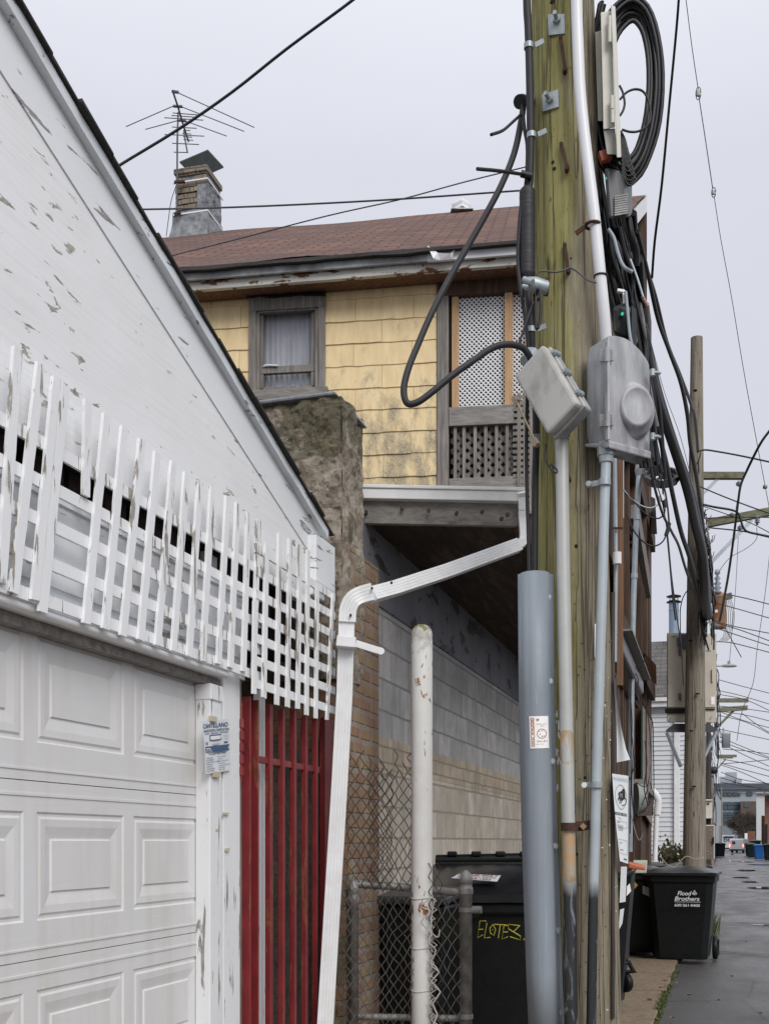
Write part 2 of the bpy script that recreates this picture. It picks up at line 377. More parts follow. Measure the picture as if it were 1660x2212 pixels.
def mk_rustpipe(name,base,z_black,zones):
    n=NT(name); z=n.sep()[2]; f=n.noise(1,7,n.mapv((14,14,3)),.6,.4)
    col=n.mix(n.ramp(n.noise(12,5),[(.35,0.),(.7,.5)]),base,tuple(x*.8 for x in base))
    for z0,z1,thr in zones:
        e=n.math('MULTIPLY',n.math('SUBTRACT',n.noise(9,4),.5),.12); zz=n.math('ADD',z,e)
        w=n.math('MULTIPLY',n.math('GREATER_THAN',zz,z0),n.math('LESS_THAN',zz,z1))
        col=n.mix(n.math('MULTIPLY',w,n.ramp(f,[(thr-.06,0.),(thr,.9)])),col,n.ramp(n.noise(26,5),[(.4,(.46,.27,.11)),(.65,(.36,.32,.25))]))
    k=n.math('ADD',n.math('SUBTRACT',z_black,z),n.math('MULTIPLY',n.math('SUBTRACT',f,.5),.12))
    kk=n.ramp(n.math('ADD',n.math('MULTIPLY',k,12.),.5),[(0.,0.),(1.,.97)])
    wisp=n.ramp(n.noise(1,6,n.mapv((16,16,5)),.6,1.5),[(.58,0.),(.70,.7)])
    col=n.mix(kk,col,n.mix(wisp,(.012,.013,.016),(.25,.28,.32)))
    n.bump(f,.1,.003); return n.out(col,.42,.1)
def mk_asphalt():
    n=NT('wet alley asphalt'); f=n.noise(260,3); g=n.noise(1.1,7,n.mapv((1.3,.5,1)),.6,.3)
    fx=n.noise(38,6)
    col=n.ramp(f,[(.3,(.045,.042,.041)),(.55,(.08,.075,.073)),(.78,(.19,.18,.17))])
    col=n.mix(n.ramp(g,[(.4,0.),(.7,.5)]),col,(.085,.08,.075))
    col=n.mix(n.ramp(n.noise(.35,5),[(.45,0.),(.6,.5)]),col,(.10,.095,.09))
    ck=n.vor(.9,n.mapv((1,.6,1)),'DISTANCE_TO_EDGE'); col=n.mix(n.ramp(n.math('ADD',ck,n.math('MULTIPLY',n.math('SUBTRACT',n.noise(9,6),.5),.05)),[(.004,.7),(.012,0.)]),col,(.02,.02,.02)); pt=n.noise(60,4); col=n.mix(n.ramp(pt,[(.6,0.),(.72,.5)]),col,(.17,.16,.15)); n.bump(n.math('ADD',f,n.math('MULTIPLY',fx,.9)),.5,.01)
    r=n.ramp(g,[(.36,.55),(.5,.38),(.66,.24)]); return n.out(col,r)
ASPH=mk_asphalt()
WATER=NT('puddle water').out((.02,.02,.022),.03,0,.6)
CONC=mplain('stained tan concrete strip',(.27,.205,.135),.85,0,.35,22,.5,c2=(.15,.11,.07))
GRND=mplain('packed ground',(.075,.068,.06),.9,0,.4,4,.4)
INK=NT('black ink').out((.02,.02,.022),.6); INKBLUE=NT('blue ink').out((.05,.10,.20),.6); PAPER=mplain('paper',(.74,.76,.77),.7,0,.04,4,.05)
WHITEINK=NT('white ink').out((.8,.8,.8),.6); REDINK=NT('red ink').out((.35,.03,.04),.6); ORANGE=NT('orange ink').out((.42,.15,.04),.55)
STICK=NT('reflective sticker').out((.93,.91,.9),.3); TAPE=mplain('masking tape',(.60,.54,.40),.7,0,.15,9,.05)
YELP=NT('yellow paint marker').out((.55,.50,.05),.6)
GLASSM=None
def mk_glass():
    n=NT('dusty window glass'); f=n.noise(4,5); col=n.ramp(f,[(.35,(.25,.27,.31)),(.7,(.42,.44,.49))]); 
    n.b.inputs['Alpha'].default_value=.22; return n.out(col,.08,0,.7)
GLASSM=mk_glass()
CURT=mplain('pale curtain',(.85,.85,.88),.9,0,.25,1,.3,stretch=(14,14,1.5),c2=(.62,.63,.68))
# ---------- ground
m=MB(); m.quad((-400,-60,0),(500,-60,0),(500,900,0),(-400,900,0)); struct(m.build('ground',GRND),'bare dark ground beyond the alley')
m=MB(); 
xs=[1.42+i*(5.3-1.42)/12 for i in range(13)]; ys=[-6]+[i*1.0 for i in range(0,60)]+[60+i*8 for i in range(36)]
vs=[(x,y,.012+.02*(noise.noise((x*.8,y*.4,0)))-.015*math.exp(-((x-3.3)/.8)**2)+.012) for y in ys for x in xs]
fs=[(j*13+i,j*13+i+1,(j+1)*13+i+1,(j+1)*13+i) for j in range(len(ys)-1) for i in range(12)]
m.add(vs,fs,0,True); struct(m.build('road',ASPH),'wet dark asphalt alley with cracks and worn patches')
m=MB()
for i in range(30):
    y=-3+i*1.45; m.bb((.2,y,-.05),(1.42,y+1.44,.05+.012*(i%3)),0)
struct(m.build('pavement',CONC,bevel=.01),'narrow stained tan concrete strip along the alley')
# puddles & cracks
def blob(cx,cy,rx,ry,seed,z):
    n=26; return [(cx+rx*math.cos(2*math.pi*i/n)*(1+.45*noise.noise((math.cos(2*math.pi*i/n)*1.5,math.sin(2*math.pi*i/n)*1.5,seed))),
                  cy+ry*math.sin(2*math.pi*i/n)*(1+.45*noise.noise((math.cos(2*math.pi*i/n)*1.5,seed,math.sin(2*math.pi*i/n)*1.5))),z) for i in range(n)]
for k,(u,v,rx,ry) in enumerate([(1655,1918,.55,.7),(1665,1999,.35,.12),(1612,1880,.5,1.2),(1640,1868,.8,1.2),(1585,1860,.5,2),(1625,1850,.9,3),(1598,1896,.35,.8),(1575,1846,.5,5),(1610,1862,.5,1.),(1620,1905,.3,.5)]):
    p=PD(u,v,1); d=dr(u,v); p=CAM+d*(1.47/-d.z)
    mm=MB(); P=blob(p.x,p.y,rx,ry,k*3.1,.038); mm.add([(p.x,p.y,.038)]+P,[(0,i+1,(i+1)%26+1) for i in range(26)])
    struct(mm.build('puddle',WATER))
mm=MB()
for k in range(9):
    y=16+k*5.5+random.uniform(-2,2); 
    P=[V((1.6+i*.3,y+.35*noise.noise((i*.5,k,0)),.040)) for i in range(12)]
    for a,b in zip(P[:-1],P[1:]): mm.quad(a,b,b+V((0,.05,0)),a+V((0,.05,0)))
struct(mm.build('road_crack_seals',SHING),'dark tar seams across the alley')
# kerb moss, weeds, leaves
MOSS=mplain('moss and weeds',(.10,.13,.025),.9,0,.5,30,0,c2=(.035,.05,.012))
mm=MB()
for i in range(2600):
    y=random.uniform(6.5,16); x=1.42+random.gauss(0,.022); z=.045; h=random.uniform(.008,.03); a=random.uniform(0,6.28); w=random.uniform(.006,.014)
    if noise.noise((0,y*1.6,3))<-.12: continue
    dx=V((math.cos(a)*w,math.sin(a)*w,0)); p=V((x,y,z)); mm.add([p-dx,p+dx,p+V((random.uniform(-.015,.015),random.uniform(-.015,.015),h))],[(0,1,2)])
tag(mm.build('ground_moss',MOSS),'green moss and tiny weeds along the edge of the concrete strip','moss',kind='stuff')
mm=MB()
for i in range(900):
    p=V((1.62+random.gauss(0,.09),18.9+random.gauss(0,.35),.03)); h=random.uniform(.08,.38); a=random.uniform(0,6.28)
    q=p+V((math.cos(a)*h*.4,math.sin(a)*h*.4,h)); w=V((-math.sin(a),math.cos(a),0))*random.uniform(.008,.02)
    mm.add([p-w*.4,p+w*.4,(p+q)/2+w,q],[(0,1,2,3)])
tag(mm.build('weed_clump',MOSS),'clump of green weeds growing beside the black bin','weed',kind='stuff')
LEAFM=mplain('fallen leaf brown',(.24,.13,.05),.8,0,.4,30,0)
first=None
for k,(u,v) in enumerate([(1447,2075),(1436,2120),(1463,2124),(1420,2180),(1415,2090),(1536,2080),(1550,2162),(1487,2150),(1500,2048),(1415,2204),(1450,2200),(1427,2135),(1533,2048),(1580,2110),(1610,2035),(1640,2190),(1402,2160)]):
    d=dr(u,v); p=CAM+d*(1.445/-d.z); s=random.uniform(.022,.04)
    mm=MB(); out=[]
    for j in range(9):
        a=2*math.pi*j/9; r=s*(1 if j%2 else .6)*(1.5 if j==0 else 1); out.append((math.cos(a)*r,math.sin(a)*r*.8,.008*math.sin(a*2)+.008))
    mm.add([(0,0,0)]+out,[(0,i+1,(i+1)%9+1) for i in range(9)])
    o=mm.build('fallen_leaf',LEAFM); o.location=p+V((0,0,.003)); o.rotation_euler=(0,0,random.uniform(0,6))
    tag(o,'curled brown fallen leaf lying on the wet asphalt and concrete','leaf','fallen leaves on the alley')

def mk_guard():
    n=NT('scuffed blue grey riser guard'); f=n.noise(1,6,n.mapv((6,6,.8))); col=n.mix(n.ramp(f,[(.35,0.),(.65,1.)]),(.215,.25,.29),(.27,.305,.345))
    sc=n.noise(1,8,n.mapv((40,40,2.2)),.6,.8); col=n.mix(n.ramp(sc,[(.62,0.),(.66,.35)]),col,(.42,.45,.48))
    dr=n.noise(1,5,n.mapv((22,22,.5))); col=n.mix(n.ramp(dr,[(.52,0.),(.7,.4)]),col,(.15,.16,.17))
    n.bump(n.noise(9,4),.08,.01); return n.out(col,n.ramp(n.noise(14,5),[(.3,.36),(.7,.6)]))
GUARD=mk_guard()
# ================= GARAGE
Yc=lambda u,x=0.: yx(u,x)
g=thing('garage','white wooden garage with peeling gable siding and raised panel overhead door','garage',(0,2,0))
yR=5.36; zR=2.985; sl=.296
def rz(y): return zR+(yR-y)*sl
YB=Yc(525,0.0)                       # end of front wall, start of passage
# gable siding: narrow boards
ypk=-.3
mm=MB(); mm.prism([(0,-4,2.70),(0,yR,2.70),(0,yR,zR),(0,ypk,rz(ypk)),(0,-4,rz(ypk)-.95)],(-.02,0,0)); mm.build('gable_siding',W_SIDING,g)
# rake board + drip trim + shingle edge
def rakepiece(x0,x1,dt,db,name,mat,yend=yR+.12,wob=0,ystart=ypk):
    mm=MB(); n=40; vs=[]
    for i in range(n+1):
        y=ystart+(yend-ystart)*i/n; w=wob*noise.noise((y*3,x0*50,1)); z1=rz(y)+dt; z0=rz(y)+db
        vs+= [(x0,y,z0),(x1+w,y,z0),(x1+w,y,z1+w*.4),(x0,y,z1+w*.4)]
    fs=[(0,1,2,3)]+[(i*4+a,i*4+(a+1)%4,(i+1)*4+(a+1)%4,(i+1)*4+a)[::-1] for i in range(n) for a in range(4)]+[(n*4,n*4+3,n*4+2,n*4+1)]
    mm.add(vs,fs); return mm.build(name,mat,g)
rakepiece(.0005,.005,.095,-.075,'rake_board',W_BOARD)
rakepiece(.002,.035,.138,.096,'rake_trim',RAKETRIM,yR+.16,.006)
mm=MB(); n=34; SD=-.10
for i in range(n):
    y0=ypk+(yR+.2-ypk)*i/n; y1=ypk+(yR+.2-ypk)*(i+1)/n+.02; lift=.001+.007*random.random()
    ov=.048+random.uniform(-.006,.012)
    mm.hexa([(-.9,y0,rz(y0)+.140),(ov,y0,rz(y0)+.140),(-.9,y1,rz(y1)+.141+lift*.2),(ov,y1,rz(y1)+.141+lift*.2),(-.9,y0,rz(y0)+.148+lift),(ov,y0,rz(y0)+.148+lift),(-.9,y1,rz(y1)+.148),(ov,y1,rz(y1)+.148)])
mm.hexa([(-7,ypk,rz(ypk)+.1),(-.02,ypk,rz(ypk)+.1),(-7,yR+.2,rz(yR+.2)+.1),(-.02,yR+.2,rz(yR+.2)+.1),(-7,ypk,rz(ypk)+.146),(-.02,ypk,rz(ypk)+.146),(-7,yR+.2,rz(yR+.2)+.146),(-.02,yR+.2,rz(yR+.2)+.146)])
mm.hexa([(-7,-4,rz(ypk)-.9),(.08,-4,rz(ypk)-.9),(-7,ypk,rz(ypk)+.1),(.08,ypk,rz(ypk)+.1),(-7,-4,rz(ypk)-.85),(.08,-4,rz(ypk)-.85),(-7,ypk,rz(ypk)+.155),(.08,ypk,rz(ypk)+.155)])
mm.build('roof',SHING,g)
# eave return
ya,yb=PX(672,1200,.02).y,PX(714,1200,.02).y; zt=PX(690,1172,.04).z; zb=PX(690,1262,.04).z
mm=MB(); mm.bb((-.3,ya,zb),(.045,yb,zt+.03)); mm.bb((-.25,ya+.02,zb-.06),(.02,yb-.09,zb)); mm.build('eave_return',W_BOARD,g,bevel=.006)
# header wall behind lattice
zh=2.185
mm=MB()
z=zh
while z<2.55:
    zt=min(z+.088,2.555); mm.hexa([(-.03,-4,z),(0.001,-4,z),(-.03,YB+.02,z),(.001,YB+.02,z),(-.03,-4,zt),(-.008,-4,zt),(-.03,YB+.02,zt),(-.008,YB+.02,zt)]); z=zt
mm.build('header_boards',W_BOARD,g)
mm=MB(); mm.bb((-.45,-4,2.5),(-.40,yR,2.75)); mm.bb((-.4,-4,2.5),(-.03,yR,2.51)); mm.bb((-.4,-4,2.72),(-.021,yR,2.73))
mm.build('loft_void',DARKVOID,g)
mm=MB()
for i in range(22):
    y=.6+i*.23; mm.bb((-.16,y,2.51),(-.12,y+.1+.05*(i%3),2.72))
mm.bb((-.2,0,2.60),(-.17,yR-.1,2.64)); mm.build('loft_studs',mplain('dim brown stud',(.09,.05,.04),.9,0,.6,14,.2,c2=(.03,.02,.016)),g)
# door header drip cap
mm=MB(); mm.tube([(.03,-4,2.172),(.03,Yc(487,.03),2.172)],.017,10); mm.bb((-.03,-4,2.158),(.028,Yc(487,.03),2.186)); mm.build('drip_cap',W_METAL,g)
mm=MB(); mm.bb((-.07,-4,2.125),(-.004,Yc(480,.0),2.157)); mm.build('door_head',GREYWOODH,g)
# jambs
yd=Yc(438,-.05)
mm=MB(); mm.bb((-.07,yd+.004,0),(-.012,Yc(446,-.012),2.125)); mm.build('jamb_edge',GREYWOOD,g)
mm=MB(); mm.bb((-.05,Yc(447,.0),0),(.014,Yc(478.5,.014),2.12)); mm.bb((-.05,Yc(446,.0),2.06),(.02,Yc(482,.02),2.124)); mm.build('door_casing',W_JAMB,g,bevel=.004)
mm=MB(); mm.bb((-.05,Yc(479,.0),0),(.008,Yc(515,.0),2.183)); mm.build('corner_board',W_JAMB,g,bevel=.004)
mm=MB(); mm.bb((-.10,Yc(515.5,0),0),(-.004,Yc(524,0),2.183)); mm.build('corner_edge',GREYWOOD,g)
# side wall (towards passage), back
mm=MB(); mm.bb((-7,Yc(516,0)-.12,0),(-.10,Yc(516,0),2.7)); mm.bb((-7,-4,0),(-6.9,Yc(516,0),2.9)); mm.build('side_wall',W_SIDING,g)
# door
gd=MB(); tops=[2.227,1.684,1.141,.598,.055]; xf=-.05
pitch=Yc(414/1.506,xf)-Yc(98/1.506,xf)
u_edge=Yc(438,xf)
def dB(u): return Yc(u,xf)
pB=(dB(288),dB(430)); pA=(dB(80),dB(267)); pw=(pA[1]-pA[0]+pB[1]-pB[0])/2
pit=(pB[0]+pB[1]-pA[0]-pA[1])/2
panels=[(pB[1]-pw-pit*k,pB[1]-pit*k) for k in range(8)]
panels=[p for p in panels if p[0]>-3]
def P3(y,z,x): return (x,y,z)
for k in range(4):
    zt,zb=tops[k],tops[k+1]; zt-=.0014; zb+=.0014; pz0=zb+(zt-zb)*.215; pz1=zb+(zt-zb)*.83
    yy=[-3.9]+sorted([q for p in panels for q in p])+[u_edge]
    for i in range(len(yy)-1):
        a,b=yy[i],yy[i+1]
        if i%2==0: gd.quad(P3(a,zb,xf),P3(b,zb,xf),P3(b,zt,xf),P3(a,zt,xf))
        else:
            gd.quad(P3(a,zb,xf),P3(b,zb,xf),P3(b,pz0,xf),P3(a,pz0,xf)); gd.quad(P3(a,pz1,xf),P3(b,pz1,xf),P3(b,zt,xf),P3(a,zt,xf))
            rings=[(0,0),(.006,-.005),(.014,-.005),(.022,-.001),(.045,-.002),(.080,-.009),(.084,-.009),(.088,-.004)]
            prev=None
            for ins,dx in rings:
                R=[P3(a+ins,pz0+ins,xf+dx),P3(b-ins,pz0+ins,xf+dx),P3(b-ins,pz1-ins,xf+dx),P3(a+ins,pz1-ins,xf+dx)]
                if prev: 
                    for q in range(4): gd.quad(prev[q],prev[(q+1)%4],R[(q+1)%4],R[q])
                prev=R
            gd.quad(*prev)
    # edge lips & section grooves
    gd.quad(P3(-3.9,zt,xf),P3(u_edge,zt,xf),P3(u_edge,zt,xf-.03),P3(-3.9,zt,xf-.03)); gd.quad(P3(-3.9,zb,xf-.03),P3(u_edge,zb,xf-.03),P3(u_edge,zb,xf),P3(-3.9,zb,xf))
    # embossed line beads near section joints
    gd.bb((xf,-3.9,zt-.045),(xf+.003,u_edge-.01,zt-.037)); gd.bb((xf,-3.9,zb+.03),(xf+.003,u_edge-.01,zb+.036))
gd.bb((xf-.05,-3.9,.05),(xf-.031,u_edge,2.22))
door=gd.build('garage_door',DOORM,g,label='dull white overhead door of four sections with raised rectangular panels')
# staple remnants on casing
mm=MB()
for (u,v,w,h) in [(482,1755,12,5),(488,1832,8,7),(466,1790,6,5)]:
    a=PX(u,v,.0155); y2=PX(u+w,v,.0155).y; k=h/F*(a-CAM).length
    mm.bb((.012,a.y,a.z-k),(.0165,y2,a.z))
parts(mm,'tape_scrap',TAPE,g)
# ================= flyer
fy=thing('flyer','faded garage repair flyer taped to the white door casing','flyer',(.016,PX(465,1600,.016).y,PX(465,1600,.016).z))
c0=PX(434,1558,.018); c1=PX(491,1553,.018); c2=PX(498,1664,.018); c3=PX(442,1672,.018)
ys0=(c0.y+c3.y)/2; ys1=(c1.y+c2.y)/2; 
def ffr(x,y,off):  # x 0..1,y 0..1 up
    top=c0.lerp(c1,x); bot=c3.lerp(c2,x); p=bot.lerp(top,y); p.x=.021+.004*math.sin(x*5+y*3)+off; return p
mm=MB(); n=10
for i in range(n):
    for j in range(n): mm.quad(ffr(i/n,j/n,0),ffr((i+1)/n,j/n,0),ffr((i+1)/n,(j+1)/n,0),ffr(i/n,(j+1)/n,0))
mm.build('paper',PAPER,fy)
mm=MB()
def fbox(x0,y0,x1,y1,mi=0,off=.0015): mm.quad(ffr(x0,y0,off),ffr(x1,y0,off),ffr(x1,y1,off),ffr(x0,y1,off),mi)
put_text(mm,'CANTILLANO',ffr,.02,.86,.085,.92,.025)
put_text(mm,'GARAGE DOORS & CONSTRUCTION',ffr,.02,.785,.05,.95,.02)
put_text(mm,'SALES • SERVICE • REPAIRS',ffr,.06,.74,.03,.88,.01)
fbox(.22,.63,.72,.645); fbox(.25,.61,.7,.725); 
fbox(.02,.6,.18,.605); fbox(.06,.55,.14,.58); fbox(.35,.52,.6,.53); fbox(.3,.545,.65,.55); fbox(.8,.62,.95,.625); fbox(.8,.66,.93,.664); fbox(.78,.69,.95,.694); fbox(.8,.54,.92,.575)
fbox(.03,.40,.97,.515)
put_text(mm,'FREE ESTIMATES',ffr,.3,.497,.012,.3,.0,mi=1,off=.0025)
put_text(mm,'773-799-6279',ffr,.04,.415,.07,.92,.02,mi=1,off=.0025)
put_text(mm,'“TUCKPOINTING”',ffr,.1,.345,.045,.8,.01)
for k,(a,b) in enumerate([('WELDING','Flat Roofing'),('PLUMBING','Chimeney'),('ELECTRICAL WORK','Repair Aluminum'),('WINDOW','Remodeling'),('SIDING','Interior & Exterior'),('CONCRETE','IRON FENCE'),('GUTTERS','BRICK WORK')]):
    put_text(mm,a,ffr,.04,.285-k*.042,.024,.036*len(a),.005); put_text(mm,b,ffr,.5,.285-k*.042,.024,.028*len(b),.0)
fbox(.27,.63,.68,.70,1,.0025)
mm.build('lettering',[INKBLUE,WHITEINK],fy)
mm=MB()
for (u0,v0,u1,v1) in [(457,1546,469,1560),(463,1666,476,1680)]:
    a=PX(u0,v0,.027);b=PX(u1,v1,.027); mm.bb((.0155,a.y,b.z),(.027,b.y,a.z))
parts(mm,'tape',TAPE,fy)
# ================= lattice
def lath(name,label,tops,xr,railz,y0,y1,zb=None,seed=0):
    T=thing(name,label,'lattice',(xr,y0,zb or 2.2))
    for (tu,tv,bu,bv,w) in tops:
        a=PX(tu,tv,xr+.012); b=PX(bu,bv,xr+.012); mm=MB(); n=14; L=[]
        hw=w/2
        for i in range(n+1):
            p=b.lerp(a,i/n); j=noise.noise((tu,i*.9,seed))*.003; k=noise.noise((tu,i*.9,9+seed))*.003
            for (dx,dy) in ((0,-hw+j),(.011,-hw+j),(.011,hw+k),(0,hw+k)): L.append((xr+.001+dx,p.y+dy,p.z+(.006*noise.noise((tu,dy*90,5)) if i in(0,n) else 0)))
        fs=[(0,1,2,3)]+[(i*4+q,i*4+(q+1)%4,(i+1)*4+(q+1)%4,(i+1)*4+q)[::-1] for i in range(n) for q in range(4)]+[(n*4,n*4+3,n*4+2,n*4+1)]
        mm.add(L,fs); mm.build('slat',W_SLAT,T)
    for z in railz:
        mm=MB(); n=30; L=[]
        for i in range(n+1):
            y=y0+(y1-y0)*i/n; w=.004*noise.noise((y*2,z*9,2)); 
            for dx,dz in ((-.010,-.019),(0,-.019),(0,.019),(-.010,.019)): L.append((xr+dx,y,z+dz+w))
        fs=[(0,1,2,3)]+[(i*4+q,i*4+(q+1)%4,(i+1)*4+(q+1)%4,(i+1)*4+q)[::-1] for i in range(n) for q in range(4)]+[(n*4,n*4+3,n*4+2,n*4+1)]
        mm.add(L,fs); mm.build('rail',W_SLAT,T)
    return T
def z3(*q): return (q[0]*.5,730.4+q[1]*.5,q[2]*.5,730.4+q[3]*.5,q[4] if len(q)>4 else .040)
S1=[z3(-60,-60,-150,1010),z3(-15,-30,-80,1050),z3(82,46,12,1060),z3(182,112,65,1100),z3(250,168,156,1130),z3(288,203,190,1182),z3(384,268,376,680,.038),z3(466,330,378,1232),z3(542,386,460,1257),z3(618,440,536,1288),z3(684,495,612,1305),z3(754,536,685,1328),z3(810,582,755,1352),z3(868,616,822,1376),z3(922,645,880,1394),z3(988,686,948,1408),z3(1031,716,1000,1422),z3(1077,756,1056,1440),z3(1120,786,1100,1458)]
lath('lattice_panel','peeling white lattice of leaning slats above the garage door',S1,.055,[2.205,2.318,2.432,2.545,2.66],.9,PX(565,1200,.055).y)
S2=[(578,1175,572,1508,.038),(606,1153,600,1523,.038),(628,1166,623,1528,.038),(650,1178,645,1532,.038),(667,1189,664,1545,.036),(687,1273,684,1552,.034),(721,1286,708,1556,.03),(553,1300,551,1500,.034)]
yA=PX(549,1300,.06).y; yBB=PX(720,1300,.06).y
zz=[PX(600,v,.06).z for v in (1215,1262,1309,1356,1400,1447,1494)]
lath('lattice_panel','smaller white lattice panel hanging over the red gate',S2,.07,zz,yA,yBB,1.9,4)
# ================= red gate
rg=thing('red_gate','narrow dark red gate of vertical bars with flaking paint under the white lattice','gate',(.03,PX(560,2000,.03).y,0))
def vb(u0,u1,vt,x0,x1,name='bar',mat=REDP,zb=.05):
    mm=MB(); y1=PX(u1,1900,x1).y; y0=min(PX(u0,1900,x0).y,y1-.012); zt=PX((u0+u1)/2,vt,x1).z; mm.bb((x0,y0,zb),(x1,y1,zt)); return mm.build(name,mat,rg,bevel=.003)
vb(525,543,1502,-.01,.035,'stile',zb=.03); vb(543.5,560,1510,-.03,.03,'stile')
for (a,b) in [(572,590),(600,616),(625,641),(650,665),(673,687)]: vb(a,b,1520 if a<600 else 1530 if a<650 else 1545,.004,.030)
vb(690,718,1550,-.02,.01,'end_board')
mm=MB(); a=PX(560,1640,.02); b=PX(690,1640,.02); mm.bb((.005,a.y,a.z-.015),(.020,b.y,a.z+.015)); mm.build('cross_rail',REDP,rg,bevel=.003)
mm=MB(); p=PX(521,1585,.01)
for k in range(5): mm.cyl((.012,p.y-.004,p.z+.06-k*.05),(.012,p.y-.004,p.z+.025-k*.05),.011,n=10)
mm.cyl((.012,p.y-.004,p.z+.13),(.012,p.y-.004,p.z-.2),.005,n=8); mm.build('hinge',REDP,rg)
mm=MB(); y0=PX(561,1800,-.04).y; y1=PX(569,1800,-.04).y; mm.bb((-.07,y0,0),(-.04,y1+.02,2.18)); mm.build('white_stop',W_JAMB,rg)
# wire mesh behind bars
mm=MB(); ya,yb=PX(590,1900,-.04).y,PX(690,1900,-.04).y
y=ya
while y<yb: mm.cyl((-.04,y,.05),(-.04,y,1.95),.0012,n=4); y+=.0125
z=.05
while z<1.95: mm.cyl((-.0425,ya,z),(-.0425,yb,z),.0012,n=4); z+=.0125
mm.build('wire_mesh',MESHG,rg)
# passage dark back: boards
mm=MB(); mm.bb((-3.4,YB-.02,-.0),(-3.3,6.1,3)); mm.bb((-3.3,YB+.1,2.45),(-.1,5.75,2.5))
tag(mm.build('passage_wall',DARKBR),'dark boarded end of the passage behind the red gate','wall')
# ================= masonry wall with pier
pw=thing('party_wall','old brick and grey block party wall with mossy rough pier','wall',(0,6,0))
PYF=5.70
xl=PYP(520,900,PYF).x; zt=PYP(700,860,PYF).z
def rough_face(mm,o,ax,ay,n1,n2,amp,nrm,seed):
    o=V(o);ax=V(ax);ay=V(ay);nrm=V(nrm); vs=[]
    for j in range(n2+1):
        for i in range(n1+1):
            p=o+ax*(i/n1)+ay*(j/n2); e=1.0 if 0<i<n1 else .35
            vs.append(p+nrm*(amp*e*(noise.fractal(p*7+V((seed,0,0)),.8,2.1,7)*1.2+.2)))
    mm.add(vs,[(j*(n1+1)+i,j*(n1+1)+i+1,(j+1)*(n1+1)+i+1,(j+1)*(n1+1)+i) for j in range(n2) for i in range(n1)],0,False)
xr=PYP(738,950,PYF).x
mm=MB(); zb=2.35
rough_face(mm,(xl,PYF,zb),(xr-xl,0,0),(0,0,zt-zb),90,90,.028,(0,-1,0),0)
rough_face(mm,(xr,PYF,zb+.0),(-.0,.36,0),(0,0,zt-zb),30,90,.018,(1,0,0),5)
mm.bb((xl,PYF+.012,zb),(xr-.01,PYF+.36,zt-.02))
mm.build('rough_pier',PIER,pw)
mm=MB(); mm.hexa([(xl,PYF-.04,zt-.01),(xr-.02,PYF-.035,zt-.0),(xl,PYF+.37,zt),(xr+.03,PYF+.37,zt-.05),(xl,PYF-.035,zt+.018),(xr-.03,PYF-.03,zt+.022),(xl,PYF+.37,zt+.03),(xr+.0,PYF+.37,zt+.0)])
mm.build('coping',CEMENT,pw,bevel=.012)
mm=MB(); mm.bb((xr-.25,PYF+.1,0),(xr+.004,6.36,zb+.72)); mm.build('brick_end',BRICKY,pw)
mm=MB(); mm.bb((-3.3,PYF+.02,0),(xr-.002,PYF+.1,zb+.02)); mm.build('brick_face',BRICKX,pw)
mm=MB(); mm.bb((-.3,6.36,2.126),(0.0,16,2.887)); mm.build('grey_block_courses',CMU,pw)
mm=MB(); mm.bb((-.3,6.36,1.935),(0.004,16,2.125)); mm.build('thin_stone_courses',TANB2,pw)
mm=MB(); mm.bb((-.3,6.36,0),(0.002,16,1.934)); mm.build('tan_block_courses',TANB,pw)
PEELB=mpeel('blue grey peeling band',(.17,.175,.195),(.06,.05,.045),.56,(3,3,7),.7,1,.4,.5,(.06,.06,.07))
mm=MB(); mm.bb((-.3,6.2,2.888),(0.012,16,3.36)); mm.build('painted_beam',PEELB,pw)
# ================= HOUSE
HA=math.radians(8.95); HE=V((math.cos(HA),math.sin(HA),0)); HN=V((math.sin(HA),-math.cos(HA),0))  # along wall, outward normal
H0=PD(830,1818,12.0); 
def HP(u,v,off=0.): return PP(u,v,H0+HN*off,HN)
def hc(p): q=V(p)-H0; return (q.dot(HE),q.dot(HN),p[2])
def hw(a,n,z): p=H0+HE*a+HN*n; return V((p.x,p.y,z))
house=thing('yellow_house','yellow shingled two storey house with brown roof and weathered window behind the wall','house',hw(0,0,0))
def hbox(mm,a0,a1,n0,n1,z0,z1,mi=0):
    return mm.hexa([hw(a,n,z) for z in(z0,z1) for n in (n0,n1) for a in (a0,a1)][0:8] if False else [hw(a0,n1,z0),hw(a1,n1,z0),hw(a0,n0,z0),hw(a1,n0,z0),hw(a0,n1,z1),hw(a1,n1,z1),hw(a0,n0,z1),hw(a1,n0,z1)],mi)
def hrect(mm,u0,v0,u1,v1,n0,n1,mi=0):   # screen-measured rectangle on plane n1
    a0,_,zt=hc(HP(u0,v0,n1)); a1,_,zb=hc(HP(u1,v1,n1)); return hbox(mm,a0,a1,n0,n1,zb,zt,mi)
aL=hc(HP(250,700))[0]-2.6; aPost=hc(HP(943,800))[0]
eZ=HP(800,548,.42).z; print('eave',eZ)
wallTop=HP(700,588,.02).z
# window opening
wa0,_,wz1=hc(HP(537,633,.02)); wa1,_,wz0=hc(HP(702,846,.02)); wz0-=.1
mm=MB(); hbox(mm,aL,wa0+.05,-.2,0,0,wallTop); hbox(mm,wa1-.05,aPost,-.2,0,0,wallTop); hbox(mm,wa0+.05,wa1-.05,-.2,0,0,wz0+.02); hbox(mm,wa0+.05,wa1-.05,-.2,0,wz1-.03,wallTop)
mm.build('sheathing',DARKBR,house)
